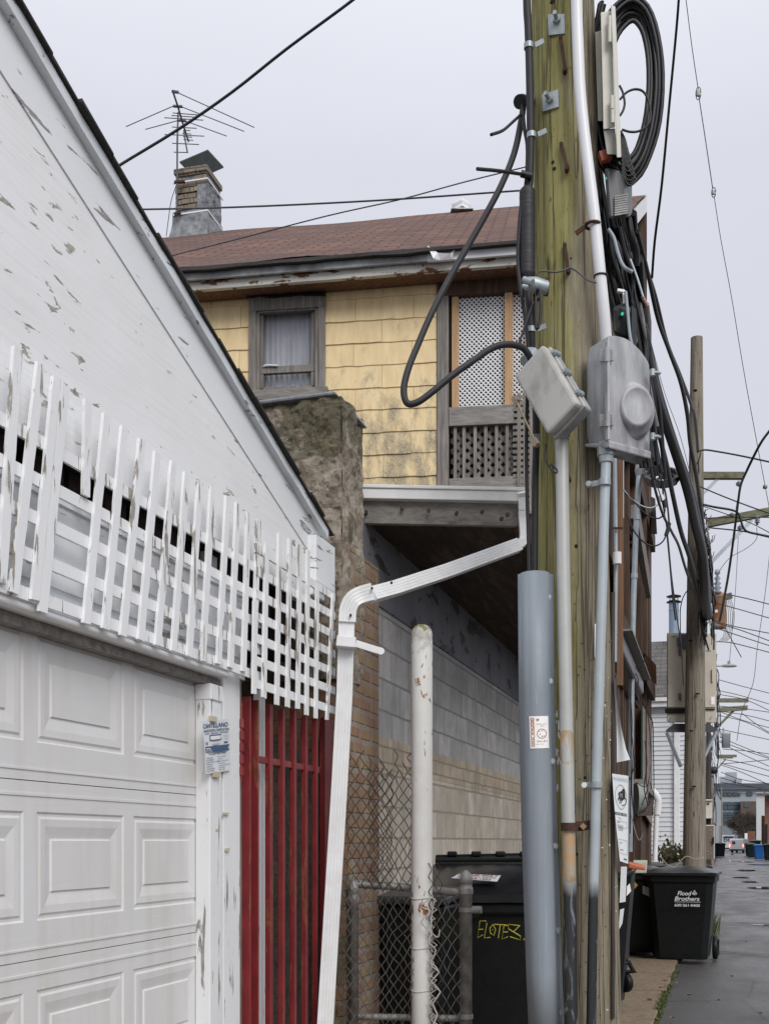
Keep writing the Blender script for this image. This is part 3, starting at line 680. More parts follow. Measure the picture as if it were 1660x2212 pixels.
# yellow shingles
mm=MB(); H=.234; zs=wallTop-.06; row=0
while zs>3.6:
    a=aL+(row%2)*.3+.06*noise.noise((row*3.3,0,0)); 
    while a<aPost:
        w=.61; b=min(a+w,aPost)-.003
        segs=[(a,b)]
        if zs-H<wz1 and zs>wz0-.02:
            segs=[]
            if a<wa0: segs.append((a,min(b,wa0)))
            if b>wa1: segs.append((max(a,wa1),b))
        for (p,q) in segs:
            if q-p<.01: continue
            n=12; dz=random.uniform(-.006,.006); fl=random.uniform(.012,.02)
            top=[];bot=[];bk=[]
            for i in range(n+1):
                x=p+(q-p)*i/n; wv=.0022*math.sin((x-p)*10.3*2+row)+.005*noise.noise((x*9,row,0))
                top.append(hw(x,.004,zs+.02)); bot.append(hw(x,fl,zs-H+dz+wv)); bk.append(hw(x,.003,zs-H+dz+wv+.002))
            m0=len(top); mm.add(top+bot+bk,[(i,m0+i,m0+i+1,i+1) for i in range(n)]+[(m0+i,2*m0+i,2*m0+i+1,m0+i+1) for i in range(n)])
        a+=w
    zs-=H; row+=1
mm.build('shingle_siding',YEL,house)
# window
mm=MB()
hrect(mm,537,646,553,850,0,.045); hrect(mm,687,644,702,850,0,.045); hrect(mm,537,640,702,662,0,.05)
hrect(mm,545,662,560,848,.0,.03); hrect(mm,680,662,690,848,.0,.03); hrect(mm,545,658,692,668,0,.03)
win=mm.build('window_frame',GREYWOOD,house,bevel=.004)
mm=MB(); hrect(mm,532,843,707,856,-.02,.07); mm.build('sill',GREYWOODH,win,bevel=.004)
mm=MB(); hrect(mm,560,664,569,842,-.06,-.02); hrect(mm,672,664,681,842,-.06,-.02); hrect(mm,560,793,681,801,-.07,-.015); hrect(mm,560,660,681,671,-.06,-.02); hrect(mm,560,838,681,848,-.06,-.02)
parts(mm,'sash',GREYWOOD,win)
mm=MB(); hrect(mm,565,668,676,842,-.085,-.08); mm.build('pane',GLASSM,win)
mm=MB(); n=60; a0,_,z1=hc(HP(562,660,-.15)); a1,_,z0=hc(HP(680,850,-.15)); L=[]
for i in range(n+1):
    x=a0+(a1-a0)*i/n; L+= [hw(x,-.15+.018*math.sin(i*1.1)+.01*math.sin(i*.37),z0),hw(x,-.15+.012*math.sin(i*1.1),z1)]
mm.add(L,[(2*i,2*i+2,2*i+3,2*i+1) for i in range(n)],0,True); mm.build('curtain',CURT,win)
mm=MB(); P=[HP(569,792,-.01),HP(575,789,.0),HP(600,790,.0)]; mm.tube(P,.012,6); mm.build('white_stick',PVCW,win)
mm=MB(); P=[]; 
for i in range(13):
    u=531+i*14.4; vv=632+ (5*noise.noise((i*.8,0,0)))+(-2 if i>6 else 2)
    P.append((HP(u,vv+6,.09),HP(u,vv+12,.015),HP(u,vv,.06)))
for (a,b,c),(d,e,f) in zip(P[:-1],P[1:]): mm.quad(a,d,f,c); mm.quad(b,e,d,a)
mm.build('torn_flashing',BLACKM,win)
# roof
n1=.42; nR=-5.0
TA=math.tan(HA)
rR=PP(1396,421,H0+HN*nR,HN); aR,_,zRg=hc(rR); rL=PP(345,514,H0+HN*nR,HN); aRL,_,zRL=hc(rL); print('ridge z',zRg,zRL,'aR',aR)
zRidge=(zRg+zRL)/2
eL=hc(HP(385,580,n1)); eR=hc(HP(1115,520,n1)); print('eave z',eL,eR)
def eavez(a): return eL[2]+(eR[2]-eL[2])*(a-eL[0])/(eR[0]-eL[0])
def eo(v,pl): 
    p=hc(HP(800,v,pl)); return p[2]-eavez(p[0])
def ridgez(a): return zRL+(zRg-zRL)*(a-aRL)/(aR-aRL)
a0=min(aRL,eL[0])-3; a1=aR-(n1-nR)*TA; print('a1',a1,aR)
mm=MB(); NU,NV=50,14; vs=[];uv=[]
for j in range(NV+1):
    for i in range(NU+1):
        t=j/NV; a=a0+(a1+(aR-a1)*t-a0)*i/NU; nn=n1+(nR-n1)*t; z=eavez(a)+(ridgez(a)-eavez(a))*t
        z+=.05*noise.noise((a*.5,t*2,1))+(.03*noise.noise((a*1.7,0,0)) if j==0 else 0)
        vs.append(hw(a,nn,z)); uv.append((a,t*6.2))
mm.add(vs,[(j*(NU+1)+i,j*(NU+1)+i+1,(j+1)*(NU+1)+i+1,(j+1)*(NU+1)+i) for j in range(NV) for i in range(NU)],0,True)
ro=mm.build('roof',ROOFM,house); ul=ro.data.uv_layers.new(name='UVMap')
for lp in ro.data.loops: ul.data[lp.index].uv=uv[lp.vertex_index]
# back slope
mm=MB(); mm.quad(hw(a0,nR,ridgez(a0)-.02),hw(aR,nR,ridgez(aR)-.02),hw(aR,nR,2),hw(a0,nR,2)); mm.build('back_wall',BROWNWOOD,house)
mm=MB(); n=60
for i in range(n):
    a=a0+(a1-a0)*i/n; b=a0+(a1-a0)*(i+1)/n+.01; w=.02*noise.noise((a*2,0,0)); w2=.02*noise.noise((b*2,0,0))
    za,zb=eavez(a),eavez(b); wa,wb=max(0,w*2),max(0,w2*2)
    mm.hexa([hw(a,n1+.06+w,za-.055-wa),hw(b,n1+.06+w2,zb-.055-wb),hw(a,n1-.2,za-.03),hw(b,n1-.2,zb-.03),hw(a,n1+.05,za-.02),hw(b,n1+.05,zb-.02),hw(a,n1-.2,za+.06),hw(b,n1-.2,zb+.06)])
mm.build('drip_edge',SHING,house)
def eband(mm,nf,nb,d0,d1,x0=None,x1=None,n=40,wob=0):
    x0=a0 if x0 is None else x0; x1=a1-.02 if x1 is None else x1
    for i in range(n):
        a=x0+(x1-x0)*i/n; b=x0+(x1-x0)*(i+1)/n
        wa=wob*noise.noise((a*3,1,0)); wb=wob*noise.noise((b*3,1,0))
        mm.hexa([hw(a,nf+wa,eavez(a)+d0),hw(b,nf+wb,eavez(b)+d0),hw(a,nb,eavez(a)+d0),hw(b,nb,eavez(b)+d0),hw(a,nf+wa,eavez(a)+d1),hw(b,nf+wb,eavez(b)+d1),hw(a,nb,eavez(a)+d1),hw(b,nb,eavez(b)+d1)])
aT=hc(HP(922,560,.44))[0]
mm=MB(); F0,F1=eo(573,.40),eo(551,.40); T0,T1=eo(597,.33),eo(575,.33); print('F',F0,F1,T0,T1); eband(mm,.40,.37,F0,F1,None,aT); 
mm.build('fascia',GALV,house); mm=MB(); eband(mm,.405,.37,F0-.01,F1,aT,None); mm.build('fascia',PVCW,house,label='white replacement fascia board')
mm=MB(); 
P=[HP(922,530,.45),HP(945,546,.47),HP(972,548,.46),HP(984,536,.43),HP(975,560,.43),HP(950,562,.44),HP(935,558,.5)]
mm.add(P,[(0,1,6),(1,2,5),(1,5,6),(2,3,4),(2,4,5)]); mm.build('torn_fascia_wrap',PVCW,house)
mm=MB(); eband(mm,.32,.02,T0+.02,T0+.04); mm.build('soffit',REDWOODM,house)
mm=MB(); eband(mm,.335,.28,T0,T1-.002,wob=.016); mm.build('rusted_trim',RUSTTRIM,house)
# gable end at right (side wall runs along the alley)
xg=hw(aR,nR,0).x-.22; yf_=hw(a1,0,0).y; yr_=hw(aR,nR,0).y; print('gable x',xg,yf_,yr_)
mm=MB(); zg=lambda y: eavez(a1)+(ridgez(aR)-eavez(a1))*((y-hw(a1,n1,0).y)/(yr_-hw(a1,n1,0).y))-.06
mm.prism([(xg,yf_,eavez(a1)-2.6),(xg,yr_,eavez(a1)-2.6),(xg,yr_,zg(yr_)),(xg,yf_,zg(yf_))],(-.08,0,0)); mm.build('gable_end',BROWNWOOD,house)
mm=MB(); e=hw(a1,n1,eavez(a1)); r=hw(aR,nR,ridgez(aR)); dn=V((0,0,-.22)); th=V((-.03,0,0))
mm.par(e+V((.0,0,-.02)),r-e,th,dn); mm.build('gable_trim',PVCW,house)
# chimney
ch=thing('chimney_stack','crumbling brick chimney with grey cement skin and sheet metal cap on the roof ridge','chimney',(0,0,0))
CY=17.2; pc=PD(446,480,CY); Mz=Matrix.Rotation(HA-.12,3,'Z'); ex=Mz@V((1,0,0)); ey=Mz@V((0,1,0))
zbase=PD(446,510,CY).z-.5; zt=PD(446,360,CY).z; zf=PD(446,452,CY).z; W=.50;D=.56
def cbox(mm,x0,x1,y0,y1,z0,z1,mi=0):
    return mm.hexa([pc*0+V((pc.x,pc.y,0))+ex*x+ey*y+V((0,0,z)) for z in(z0,z1) for y in(y0,y1) for x in(x0,x1)],mi)
ROOT[ch.name]=V((0,0,0))
mm=MB()
nr=int((zt-zf)/.085)+1
for k in range(nr):
    z=zf-.05+k*.085; x=-W-(.004); off=(k%2)*.1
    xx=-W+off-.1
    while xx<0:
        b0=max(-W,xx); b1=min(0,xx+.19)
        if b1-b0>.03 and not(b0<-W+.12 and random.random()<.15): cbox(mm,b0,b1,random.uniform(-.014,.006),.08,z,z+.073)
        xx+=.2
mm.build('brick_face',CHIMB,ch,bevel=.006)
mm=MB(); cbox(mm,-W+.01,-.01,.02,D,zbase,zt); rough_face(mm,V((pc.x,pc.y,zf-.1))+ex*-.14+ey*-.02,ex*.15,(0,0,zt-zf-.16),8,30,.012,-ey,3)
rough_face(mm,V((pc.x,pc.y,zf-.1))+ex*.01+ey*-.02,ey*D,(0,0,zt-zf-.1),20,40,.02,ex,4); mm.build('cement_skin',CEMENT,ch)
mm=MB(); k=.07; b=V((pc.x,pc.y,0))
lo=[(-W-.13,-.12),(.08,-.12),(.08,D+.1),(-W-.13,D+.1)]; hi=[(-W-.03,-.03),(.03,-.03),(.03,D),(-W-.03,D)]
for i in range(4):
    A0,A1=lo[i],lo[(i+1)%4]; B0,B1=hi[i],hi[(i+1)%4]; f=lambda q,z: b+ex*q[0]+ey*q[1]+V((0,0,z))
    n=10; vs=[]
    for jj in range(n+1):
        for ii in range(n+1):
            s=ii/n;t=jj/n; P=(f(A0,zbase).lerp(f(A1,zbase),s)).lerp(f(B0,zf).lerp(f(B1,zf),s),t); vs.append(P+V((noise.noise(P*5),noise.noise(P*5+V((9,0,0))),0))*.03)
    mm.add(vs,[(jj*(n+1)+ii,jj*(n+1)+ii+1,(jj+1)*(n+1)+ii+1,(jj+1)*(n+1)+ii) for jj in range(n) for ii in range(n)])
mm.build('cement_base',CEMENT,ch)
mm=MB(); cbox(mm,-W-.02,.02,-.03,D+.02,zt-.06,zt+.02); mm.build('crown',CHIMB,ch,bevel=.01)
mm=MB(); P=[PD(388,354,CY-.1),PD(449,324,CY+.2),PD(483,362,CY+.55),PD(420,372,CY-.0)]
P=[PD(388,349,CY-.05),PD(449,323,CY+.35),PD(483,360,CY+.75)]; P.append(P[0]+(P[2]-P[1])); dn=V((0,0,-.02))
mm.hexa([P[3]+dn,P[2]+dn,P[0]+dn,P[1]+dn,P[3],P[2],P[0],P[1]]); mm.build('cap',mplain('green grey cap metal',(.07,.085,.08),.5,.4,.3),ch)
mm=MB()
for z in (PD(446,389,CY).z,PD(446,458,CY).z):
    cbox(mm,-W-.02,.03,-.045,-.03,z-.01,z+.012); cbox(mm,.025,.04,-.045,D,z-.01,z+.012)
parts(mm,'strap',PVCW,ch)
# antenna
an=thing('tv_antenna','thin television antenna with long arms strapped to the brick chimney','antenna',(0,0,0))
def z8(x,y,Y=CY): return PD(232.4+.22*x,152.7+.22*y,Y)
AM=mplain('antenna metal',(.13,.15,.155),.6,.3,.3)
mm=MB(); mm.tube([z8(678,1420),z8(683,1100),z8(685,700),z8(693,410)],.014,8); mm.build('mast',AM,an)
mm=MB(); mm.tube([z8(640,200,CY-1.),z8(690,350,CY-.6),z8(745,540,CY-.1),z8(795,695,CY+.5)],.014,8); mm.tube([z8(750,590),z8(768,720),z8(785,805)],.012,8); mm.build('boom',AM,an)
for (x0,y0,x1,y1,d) in [(680,212,1440,558,-.9),(645,348,180,550,-.6),(720,352,1340,596,-.6),(690,490,370,577,-.2),(765,495,1170,643,-.2),(640,415,895,435,-.4),(628,440,880,458,-.3),(558,462,940,486,-.2),(632,553,875,566,.1),(560,627,950,643,.2),(745,583,812,589,.2),(735,616,823,623,.3),(740,648,830,654,.4),(745,675,840,684,.5),(635,713,898,725,.0),(650,800,790,804,.0)]:
    mm=MB(); mm.tube([z8(x0,y0,CY+d),z8(x1,y1,CY+d)],.007,5); mm.build('element',AM,an)
mm=MB(); mm.tube([z8(640,205,CY-1),z8(690,212,CY-.9)],.022,8); mm.tube([z8(645,348,CY-.6),z8(735,354,CY-.6)],.02,8); mm.tube([z8(690,488,CY-.2),z8(770,495,CY-.2)],.018,8); parts(mm,'insulator',AM,an)
mm=MB(); mm.bar(z8(655,1097),z8(760,1090),.04,.03); mm.bar(z8(655,1407),z8(720,1395),.04,.03); parts(mm,'bracket',RUST,an)
mm=MB(); mm.tube(smoothpts([z8(680,1110),z8(625,1280),z8(600,1450),z8(577,1625)]),.006,5); mm.build('wire',BLACK,an)
# roof vent
vt=thing('roof_vent','small white box vent near the ridge of the brown roof','vent',PD(996,456,16.8))
mm=MB(); p=PD(996,456,16.8); mm.lathe(p+V((0,0,-.02)),[(.0,0),(.17,0),(.17,.03),(.13,.05),(.14,.08),(.15,.12),(.12,.145),(0,.15)],4,M=Matrix.Rotation(.3,3,'Z')); mm.build('hood',PVCW,vt,bevel=.01)
mm=MB(); mm.box(p+V((0,0,-.04)),(.32,.3,.012),.3); mm.build('flashing',GALV,vt)
# ================= enclosed porch (part of house)
def hr(name,mat,u0,v0,u1,v1,n0,n1,bev=.003):
    mm=MB(); hrect(mm,u0,v0,u1,v1,n0,n1); return mm.build(name,mat,house,bevel=bev)
hr('porch_post',GREYWOOD,943,585,968,1060,-.12,.03)
hr('porch_header',BROWNWOOD,945,586,1330,616,-.10,.035)
hr('porch_stud',TANWOOD,975,619,989,880,-.08,-.0)
hr('porch_stud',TANWOOD,1089,612,1106,882,-.06,.02)
hr('porch_stud',TANWOOD,1133,616,1150,882,-.06,.0)
hr('porch_rail',GREYWOODH,969,880,1109,914,-.08,.03)
hr('porch_base',GREYWOODH,969,1034,1150,1062,-.08,.03)
hr('porch_trim_dark',DARKBR,968,616,976,880,-.1,-.03)
for u in (979,998,1022,1045,1068,1091): 
    mm=MB(); hrect(mm,u,914,u+7,1036,-.03,.0); mm.build('baluster',GREYWOOD,house)
def lattice(mm,u0,v0,u1,v1,n,pitch,w,ang=45,th=.004,diag=True):
    a0,_,zt=hc(HP(u0,v0,n)); a1,_,zb=hc(HP(u1,v1,n)); W=a1-a0; H=zt-zb
    for s,(dx,dz) in enumerate(((1,1),(1,-1)) if diag else ((1,0),(0,1))):
        L=math.hypot(dx,dz); dx/=L;dz/=L; nx,nz=-dz,dx
        cor=[x*nx+z*nz for x in(0,W) for z in(0,H)]; k=math.floor(min(cor)/pitch)
        while k*pitch<max(cor):
            c=k*pitch; k+=1
            # clip line {p: p.n=c}
            t0,t1=-1e9,1e9; px,pz=nx*c,nz*c
            for p,d,lo,hi in((px,dx,0,W),(pz,dz,0,H)):
                if abs(d)<1e-9:
                    if p<lo or p>hi: t0,t1=1,0
                else:
                    q0,q1=(lo-p)/d,(hi-p)/d
                    if q0>q1:q0,q1=q1,q0
                    t0=max(t0,q0);t1=min(t1,q1)
            if t1-t0<w*.5: continue
            f=lambda t,o: hw(a0+px+dx*t+nx*o,n+s*(th+.0006),zb+pz+dz*t+nz*o)
            A_,B_,C_,D_=f(t0,-w/2),f(t1,-w/2),f(t1,w/2),f(t0,w/2); bk=-HN*th
            mm.hexa([A_+bk,B_+bk,A_,B_,D_+bk,C_+bk,D_,C_])
mm=MB(); lattice(mm,988,627,1090,881,-.05,.034,.0145); mm.build('white_lattice',PLASTW,house)
mm=MB(); lattice(mm,1105,627,1150,881,-.05,.034,.0145); mm.build('white_lattice',PLASTW,house)
mm=MB(); lattice(mm,975,914,1106,1036,-.06,.075,.036); mm.build('grey_lattice',GREYWOOD,house)
mm=MB(); lattice(mm,1107,850,1155,1105,.035,.062,.036,diag=False); mm.build('grey_lattice',GREYWOOD,house)
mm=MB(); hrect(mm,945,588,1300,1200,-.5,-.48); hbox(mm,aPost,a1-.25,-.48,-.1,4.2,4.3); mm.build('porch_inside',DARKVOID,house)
# ================= canopy
cn=thing('canopy','low white edged canopy with weathered board and dark peeling underside','canopy',(.4,6.3,3.4))
cl0=PD(769,1130,6.5); cr0=PD(1117,1132,6.56); zf0=cl0.z; cr0.z=zf0
dirn=(cr0-cl0).normalized(); nrm=V((dirn.y,-dirn.x,0))
ztb=PD(769,1083,6.5).z; ztt=PD(775,1046,6.45).z
def cpar(mm,p,q,n0,n1,z0,z1): 
    p=V((p.x,p.y,0));q=V((q.x,q.y,0)); mm.hexa([p+nrm*n1+V((0,0,z0)),q+nrm*n1+V((0,0,z0)),p+nrm*n0+V((0,0,z0)),q+nrm*n0+V((0,0,z0)),p+nrm*n1+V((0,0,z1)),q+nrm*n1+V((0,0,z1)),p+nrm*n0+V((0,0,z1)),q+nrm*n0+V((0,0,z1))])
mm=MB(); cpar(mm,cl0,cr0,-.04,0,zf0,ztb+.02); mm.build('fascia_board',GREYWOODH,cn,bevel=.004)
mm=MB(); cpar(mm,cl0-dirn*.01,cr0+dirn*.03,-.02,.05,ztb+.004,ztt-.02); cpar(mm,cl0-dirn*.01,cr0+dirn*.035,-.1,.06,ztt-.02,ztt); 
mm.build('white_gutter',W_METAL,cn,bevel=.004)
mm=MB(); P0=V((cl0.x,cl0.y,0));P1=V((cr0.x,cr0.y,0)); e0=V((.02,16,0)); e1=V((.86,16,0))
zc=zf0+.015
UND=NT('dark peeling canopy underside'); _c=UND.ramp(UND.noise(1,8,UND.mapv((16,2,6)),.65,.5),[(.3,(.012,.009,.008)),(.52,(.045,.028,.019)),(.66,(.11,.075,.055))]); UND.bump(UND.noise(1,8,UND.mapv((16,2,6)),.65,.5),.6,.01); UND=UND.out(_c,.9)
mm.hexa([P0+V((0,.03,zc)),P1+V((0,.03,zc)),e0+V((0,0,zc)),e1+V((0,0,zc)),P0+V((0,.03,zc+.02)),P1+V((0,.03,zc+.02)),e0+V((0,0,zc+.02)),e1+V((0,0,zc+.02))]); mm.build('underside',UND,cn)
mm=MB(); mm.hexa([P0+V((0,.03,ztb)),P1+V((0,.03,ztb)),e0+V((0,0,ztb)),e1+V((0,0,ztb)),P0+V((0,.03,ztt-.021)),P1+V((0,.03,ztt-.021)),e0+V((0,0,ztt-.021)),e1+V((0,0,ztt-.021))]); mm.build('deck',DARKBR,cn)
mm=MB(); mm.bb((.80,cr0.y+.04,zf0-.02),(.85,15,ztb-.001)); mm.build('side_board',BROWNWOOD,cn)
mm=MB()
for (u,v) in [(790,1108),(868,1098),(925,1104),(985,1110),(1040,1107),(1095,1113),(1082,1122)]:
    p=PD(u,v,6.5); mm.cyl(p,p+nrm*.02,.011,n=10)
parts(mm,'knot',BROWNWOOD,cn)
# dark timber wall closing the bay under the canopy at the far end
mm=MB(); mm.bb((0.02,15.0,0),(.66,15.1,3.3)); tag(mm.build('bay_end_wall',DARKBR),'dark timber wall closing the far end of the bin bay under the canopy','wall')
# ================= downspout
ds_=thing('downspout','white aluminium downspout running diagonally from canopy gutter then down','downspout',(0,5.6,0))
def rpipe(mm,pts,w,d,facing,rib=True):
    """rectangular ribbed pipe along pts; facing = outward direction"""
    pts=[V(p) for p in pts]; n=len(pts); sec=[]
    R=5
    for i in range(R): 
        x=-w/2+w*i/R; sec+= [(x+.002,-d/2),(x+w/R-.003,-d/2),(x+w/R-.0015,-d/2+.0022)] if i<R-1 else [(x+.002,-d/2),(x+w/R,-d/2)]
    sec+=[(w/2,d/2),(-w/2,d/2),(-w/2,-d/2)]
    rings=[]
    for i,p in enumerate(pts):
        t=(pts[min(i+1,n-1)]-pts[max(i-1,0)]).normalized(); f=(V(facing)-t*V(facing).dot(t)).normalized(); s=t.cross(f)
        rings+= [p+s*a-f*b for a,b in sec]
    k=len(sec); mm.add(rings,[(i*k+j,i*k+(j+1)%k,(i+1)*k+(j+1)%k,(i+1)*k+j) for i in range(n-1) for j in range(k)]+[tuple(range(k)),tuple(range((n-1)*k,n*k))])
fc=(SA,-CA,0)
Yd=5.72
mm=MB(); rpipe(mm,[PD(1118,1178,6.45),PD(1050,1203,6.35),PD(960,1236,6.15),PD(850,1272,5.9),PD(800,1286,Yd)],.072,.05,fc); mm.build('diagonal_pipe',W_METAL,ds_)
mm=MB(); rpipe(mm,smoothpts([PD(805,1280,Yd),PD(780,1287,Yd),PD(762,1298,Yd-.01),PD(752,1318,Yd-.01),PD(750,1345,Yd-.01)],5),.084,.062,fc); mm.build('elbow',W_METAL,ds_)
mm=MB(); rpipe(mm,[PD(749,1330,Yd),PD(744,1500,Yd),PD(733,1700,Yd-.03),PD(718,1950,Yd-.06),PD(701,2240,Yd-.1)],.078,.055,fc); mm.build('vertical_pipe',W_METAL,ds_)
mm=MB(); rpipe(mm,smoothpts([PD(1112,1182,6.45),PD(1128,1170,6.48),PD(1131,1150,6.5),PD(1129,1125,6.52),PD(1128,1105,6.52)],4),.05,.05,fc); mm.build('elbow',W_METAL,ds_)
mm=MB(); rpipe(mm,[PD(1128,1104,6.52),PD(1126,1075,6.52),PD(1125,1062,6.5)],.045,.05,fc); mm.build('outlet_box',W_METAL,ds_)
mm=MB(); a=PD(727,1386,5.66);b=PD(768,1390,5.66); mm.bar(a,b,.07,.05); c=PD(822,1407,5.7); mm.bar(b,c,.006,.035); mm.cyl(c+V(fc)*.01,c-V(fc)*.02,.018,n=12); mm.build('strap',W_METAL,ds_,bevel=.002)
mm=MB()
for (u,v) in [(845,1260),(803,1272),(757,1330)]: p=PD(u,v,5.68); mm.cyl(p,p+V(fc)*.02,.006,n=8)
parts(mm,'screw',RUST,ds_)
# ================= bollard
bo=thing('gate_post','tall white painted steel post with rust spots and mossy rounded top','post',(.44,5.8,0))
pb=PD(910.5,1818,6.0); rb=.0555; zt=PD(910,1350,6).z
mm=MB(); mm.lathe((pb.x,pb.y,0),[(rb,0),(rb,.8),(rb,1.6),(rb,1.9),(rb,2.2),(rb,zt-.05),(rb*.93,zt-.03),(rb*.72,zt-.01),(rb*.4,zt),(0.001,zt+.002)],32)
mm.build('pipe',BOLL,bo)
mm=MB(); WW=mplain('painted tie wire',(.66,.64,.6),.6,0,.3)
for v in (1938,2045,2137):
    z=PD(910,v,6).z; mm.tube([(pb.x+(rb+.002)*math.cos(t*.4),pb.y+(rb+.002)*math.sin(t*.4),z+.004*math.sin(t)-.008*t/16) for t in range(17)],.0028,5)
parts(mm,'tie_wire',WW,bo)
# ================= chain link fence
fe=thing('chain_link_fence','sagging rusty chain link fence with grey pipe frame in front of the dumpster','fence',(.3,5.9,0))
def z7(x,y,Y): return PD(697.2+.28*x,1593.6+.28*y,Y)
Yf=6.12
def post(u0,u1,vt,Y,name='post',dome=True):
    mm=MB(); p=PD((u0+u1)/2,1818,Y); r=(u1-u0)/2*Y/F; zt=PD(u0,vt,Y).z
    if dome:
        mm.lathe((p.x,p.y,0),[(r,0),(r,zt-.13),(r*1.12,zt-.128),(r*1.12,zt-.09),(r,zt-.088),(r,zt-.07),(r*1.08,zt-.068),(r*1.05,zt-.045),(r*.75,zt-.018),(r*.3,zt-.003),(.001,zt)],20)
    else: mm.cyl((p.x,p.y,0),(p.x,p.y,zt),r,n=16)
    return mm.build(name,GALVDK,fe),p,r
_,pR,rR_=post(992,1019,1879,5.95)
_,pL,rL_=post(752,774,1900,6.05)
mm=MB(); 
for z in (PD(1005,1925,5.95).z,PD(1005,1965,5.95).z): mm.cyl((pR.x,pR.y,z-.012),(pR.x,pR.y,z+.012),rR_+.006,n=18)
for z in (PD(1005,2195,5.95).z,): mm.cyl((pR.x,pR.y,z-.012),(pR.x,pR.y,z+.012),rR_+.006,n=18)
mm.cyl((pR.x+rR_,pR.y,PD(1005,1965,5.95).z),(pR.x+rR_+.05,pR.y,PD(1005,1965,5.95).z),.02,n=10)
parts(mm,'band',GALVDK,fe)
mm=MB(); mm.tube([PD(1000,1930,5.98),PD(950,1924,6.05),PD(850,1915,6.1),PD(765,1909,6.1)],.021,12); mm.build('top_rail',GALVDK,fe)
mm=MB(); mm.tube([PD(768,2196,6.06),PD(1000,2200,6.0)],.018,12); mm.build('bottom_rail',GALVDK,fe)
def chain(mm,u0,u1,vt,vb,Yfun,pit,r,jag=0,seed=0):
    h=pit*.5*F/6.08; n=int((u1-u0)/h)+1; hz=pit*.74*F/6.08
    for k in range(n):
        v=vt+(abs(noise.noise((k*.7,seed,2)))*90-10)*jag; j0=int((v-1500)/hz)+1; P=[]; j=j0
        while 1500+j*hz<vb:
            i=k+((j+k)%2)
            jx=5*noise.noise((i*.35,j*.3,seed))+2.2*noise.noise((i*1.9,j*1.7,seed)); jv=6*noise.noise((i*.3,j*.3,seed+9))+2.5*noise.noise((i*2.1,j*1.3,seed+5))
            uu=u0+i*h+jx; vv=1500+j*hz+jv; s=1 if (j+k)%2 else -1
            P.append((PD(uu-s*.6,vv,Yfun(uu,vv)+.004*s),s)); j+=1
        Q=[]
        for i,(p,s) in enumerate(P):
            if 0<i<len(P)-1: Q+= [p.lerp(P[i-1][0],.08),p.lerp(P[i+1][0],.08)]
            else: Q.append(p)
        if len(Q)>1: mm.tube(Q,r,5)
Yfn=lambda u,v: 6.08+.05*noise.noise((u*.01,v*.006,0))
mm=MB(); chain(mm,748,893,1628,1925,Yfn,.050,.0024,1,1); mm.build('rusty_mesh',MESHR,fe)
mm=MB(); chain(mm,795,842,1640,1925,lambda u,v:6.03+.03*noise.noise((u*.02,v*.01,4)),.044,.0024,1,7); mm.build('rusty_mesh',MESHR,fe)
mm=MB(); chain(mm,728,895,1915,2230,lambda u,v:5.98+.04*noise.noise((u*.01,v*.006,3)),.046,.0022,0,2); mm.build('grey_mesh',MESHG,fe)
mm=MB(); chain(mm,728,760,1880,2230,lambda u,v:5.90,.046,.0022,1,12); mm.build('grey_mesh',MESHG,fe)
mm=MB(); chain(mm,930,1008,1935,2230,lambda u,v:5.93+.05*noise.noise((u*.02,v*.006,5)),.056,.0026,0,3); mm.build('grey_mesh',MESHG,fe)
mm=MB(); chain(mm,925,955,1860,2230,lambda u,v:5.96+.02*noise.noise((u*.02,v*.006,8)),.05,.0024,1,4); mm.build('grey_mesh',MESHR,fe)
mm=MB(); P=[]
for i in range(30):
    P.append(z7(845+(22*(1 if i%2 else -1))+12*math.sin(i*.7),1225+i*34,5.92))
mm.tube(P,.0036,6)
P=[z7(x,y,5.90) for x,y in [(850,1225),(755,1300),(830,1340),(755,1420),(830,1500),(815,1580),(870,1640),(830,1745),(885,1800)]]; mm.tube(smoothpts(P,3),.0032,6)
P=[z7(x,y,5.90) for x,y in [(860,1235),(830,1470),(885,1540),(900,1480)]]; mm.tube(smoothpts(P,3),.003,6)
P=[z7(x,y,5.90) for x,y in [(840,1740),(895,1810),(835,1880),(905,1960),(845,2050),(880,2130),(850,2210)]]; mm.tube(smoothpts(P,2),.0038,6)
mm.build('painted_wire_edge',WW,fe)
# ================= grease dumpster
du=thing('grease_dumpster','large black dumpster with sticker on its sloping lid and yellow scribble','dumpster',(.6,7.6,0))
def rectframe(c,rz): return Matrix.Rotation(rz,3,'Z')
dx0,dx1=.02,.93; 
yF=PYP(1070,1900,6.95).y; 
pFL=PYP(936,1948,7.0); pFR=PYP(1150,1955,7.0)
zF=PYP(1050,1948,7.0).z; x0=.22; x1=.93; yf=7.0; yb=8.25; print('dump',pFL,pFR,zF)
DO=V((.20,7.0,0)); DA=.21; dX=V((math.cos(DA),math.sin(DA),0)); dY=V((-math.sin(DA),math.cos(DA),0))
def dl(x,y,z): return DO+dX*x+dY*y+V((0,0,z))
WD,DP=.93,.95
zF=PP(1050,1942,DO,-dY).z; zl1=PP(1040,1868,dl(0,DP,0),-dY).z
def dbox(mm,a,b): return mm.hexa([dl(x,y,z) for z in (a[2],b[2]) for y in (a[1],b[1]) for x in (a[0],b[0])])
mm=MB(); mm.hexa([dl(.05,.07,.1),dl(WD-.04,.07,.1),dl(.05,DP,.1),dl(WD-.04,DP,.1),dl(0,0,zF),dl(WD,0,zF),dl(0,DP,zF+.12),dl(WD,DP,zF+.12)])
dbox(mm,(-.02,-.03,zF-.10),(WD+.02,.02,zF-.015)); mm.build('bin_body',BLKPLAST,du,bevel=.02)
mm=MB(); n=24; vs=[]; zl0=zF+.03
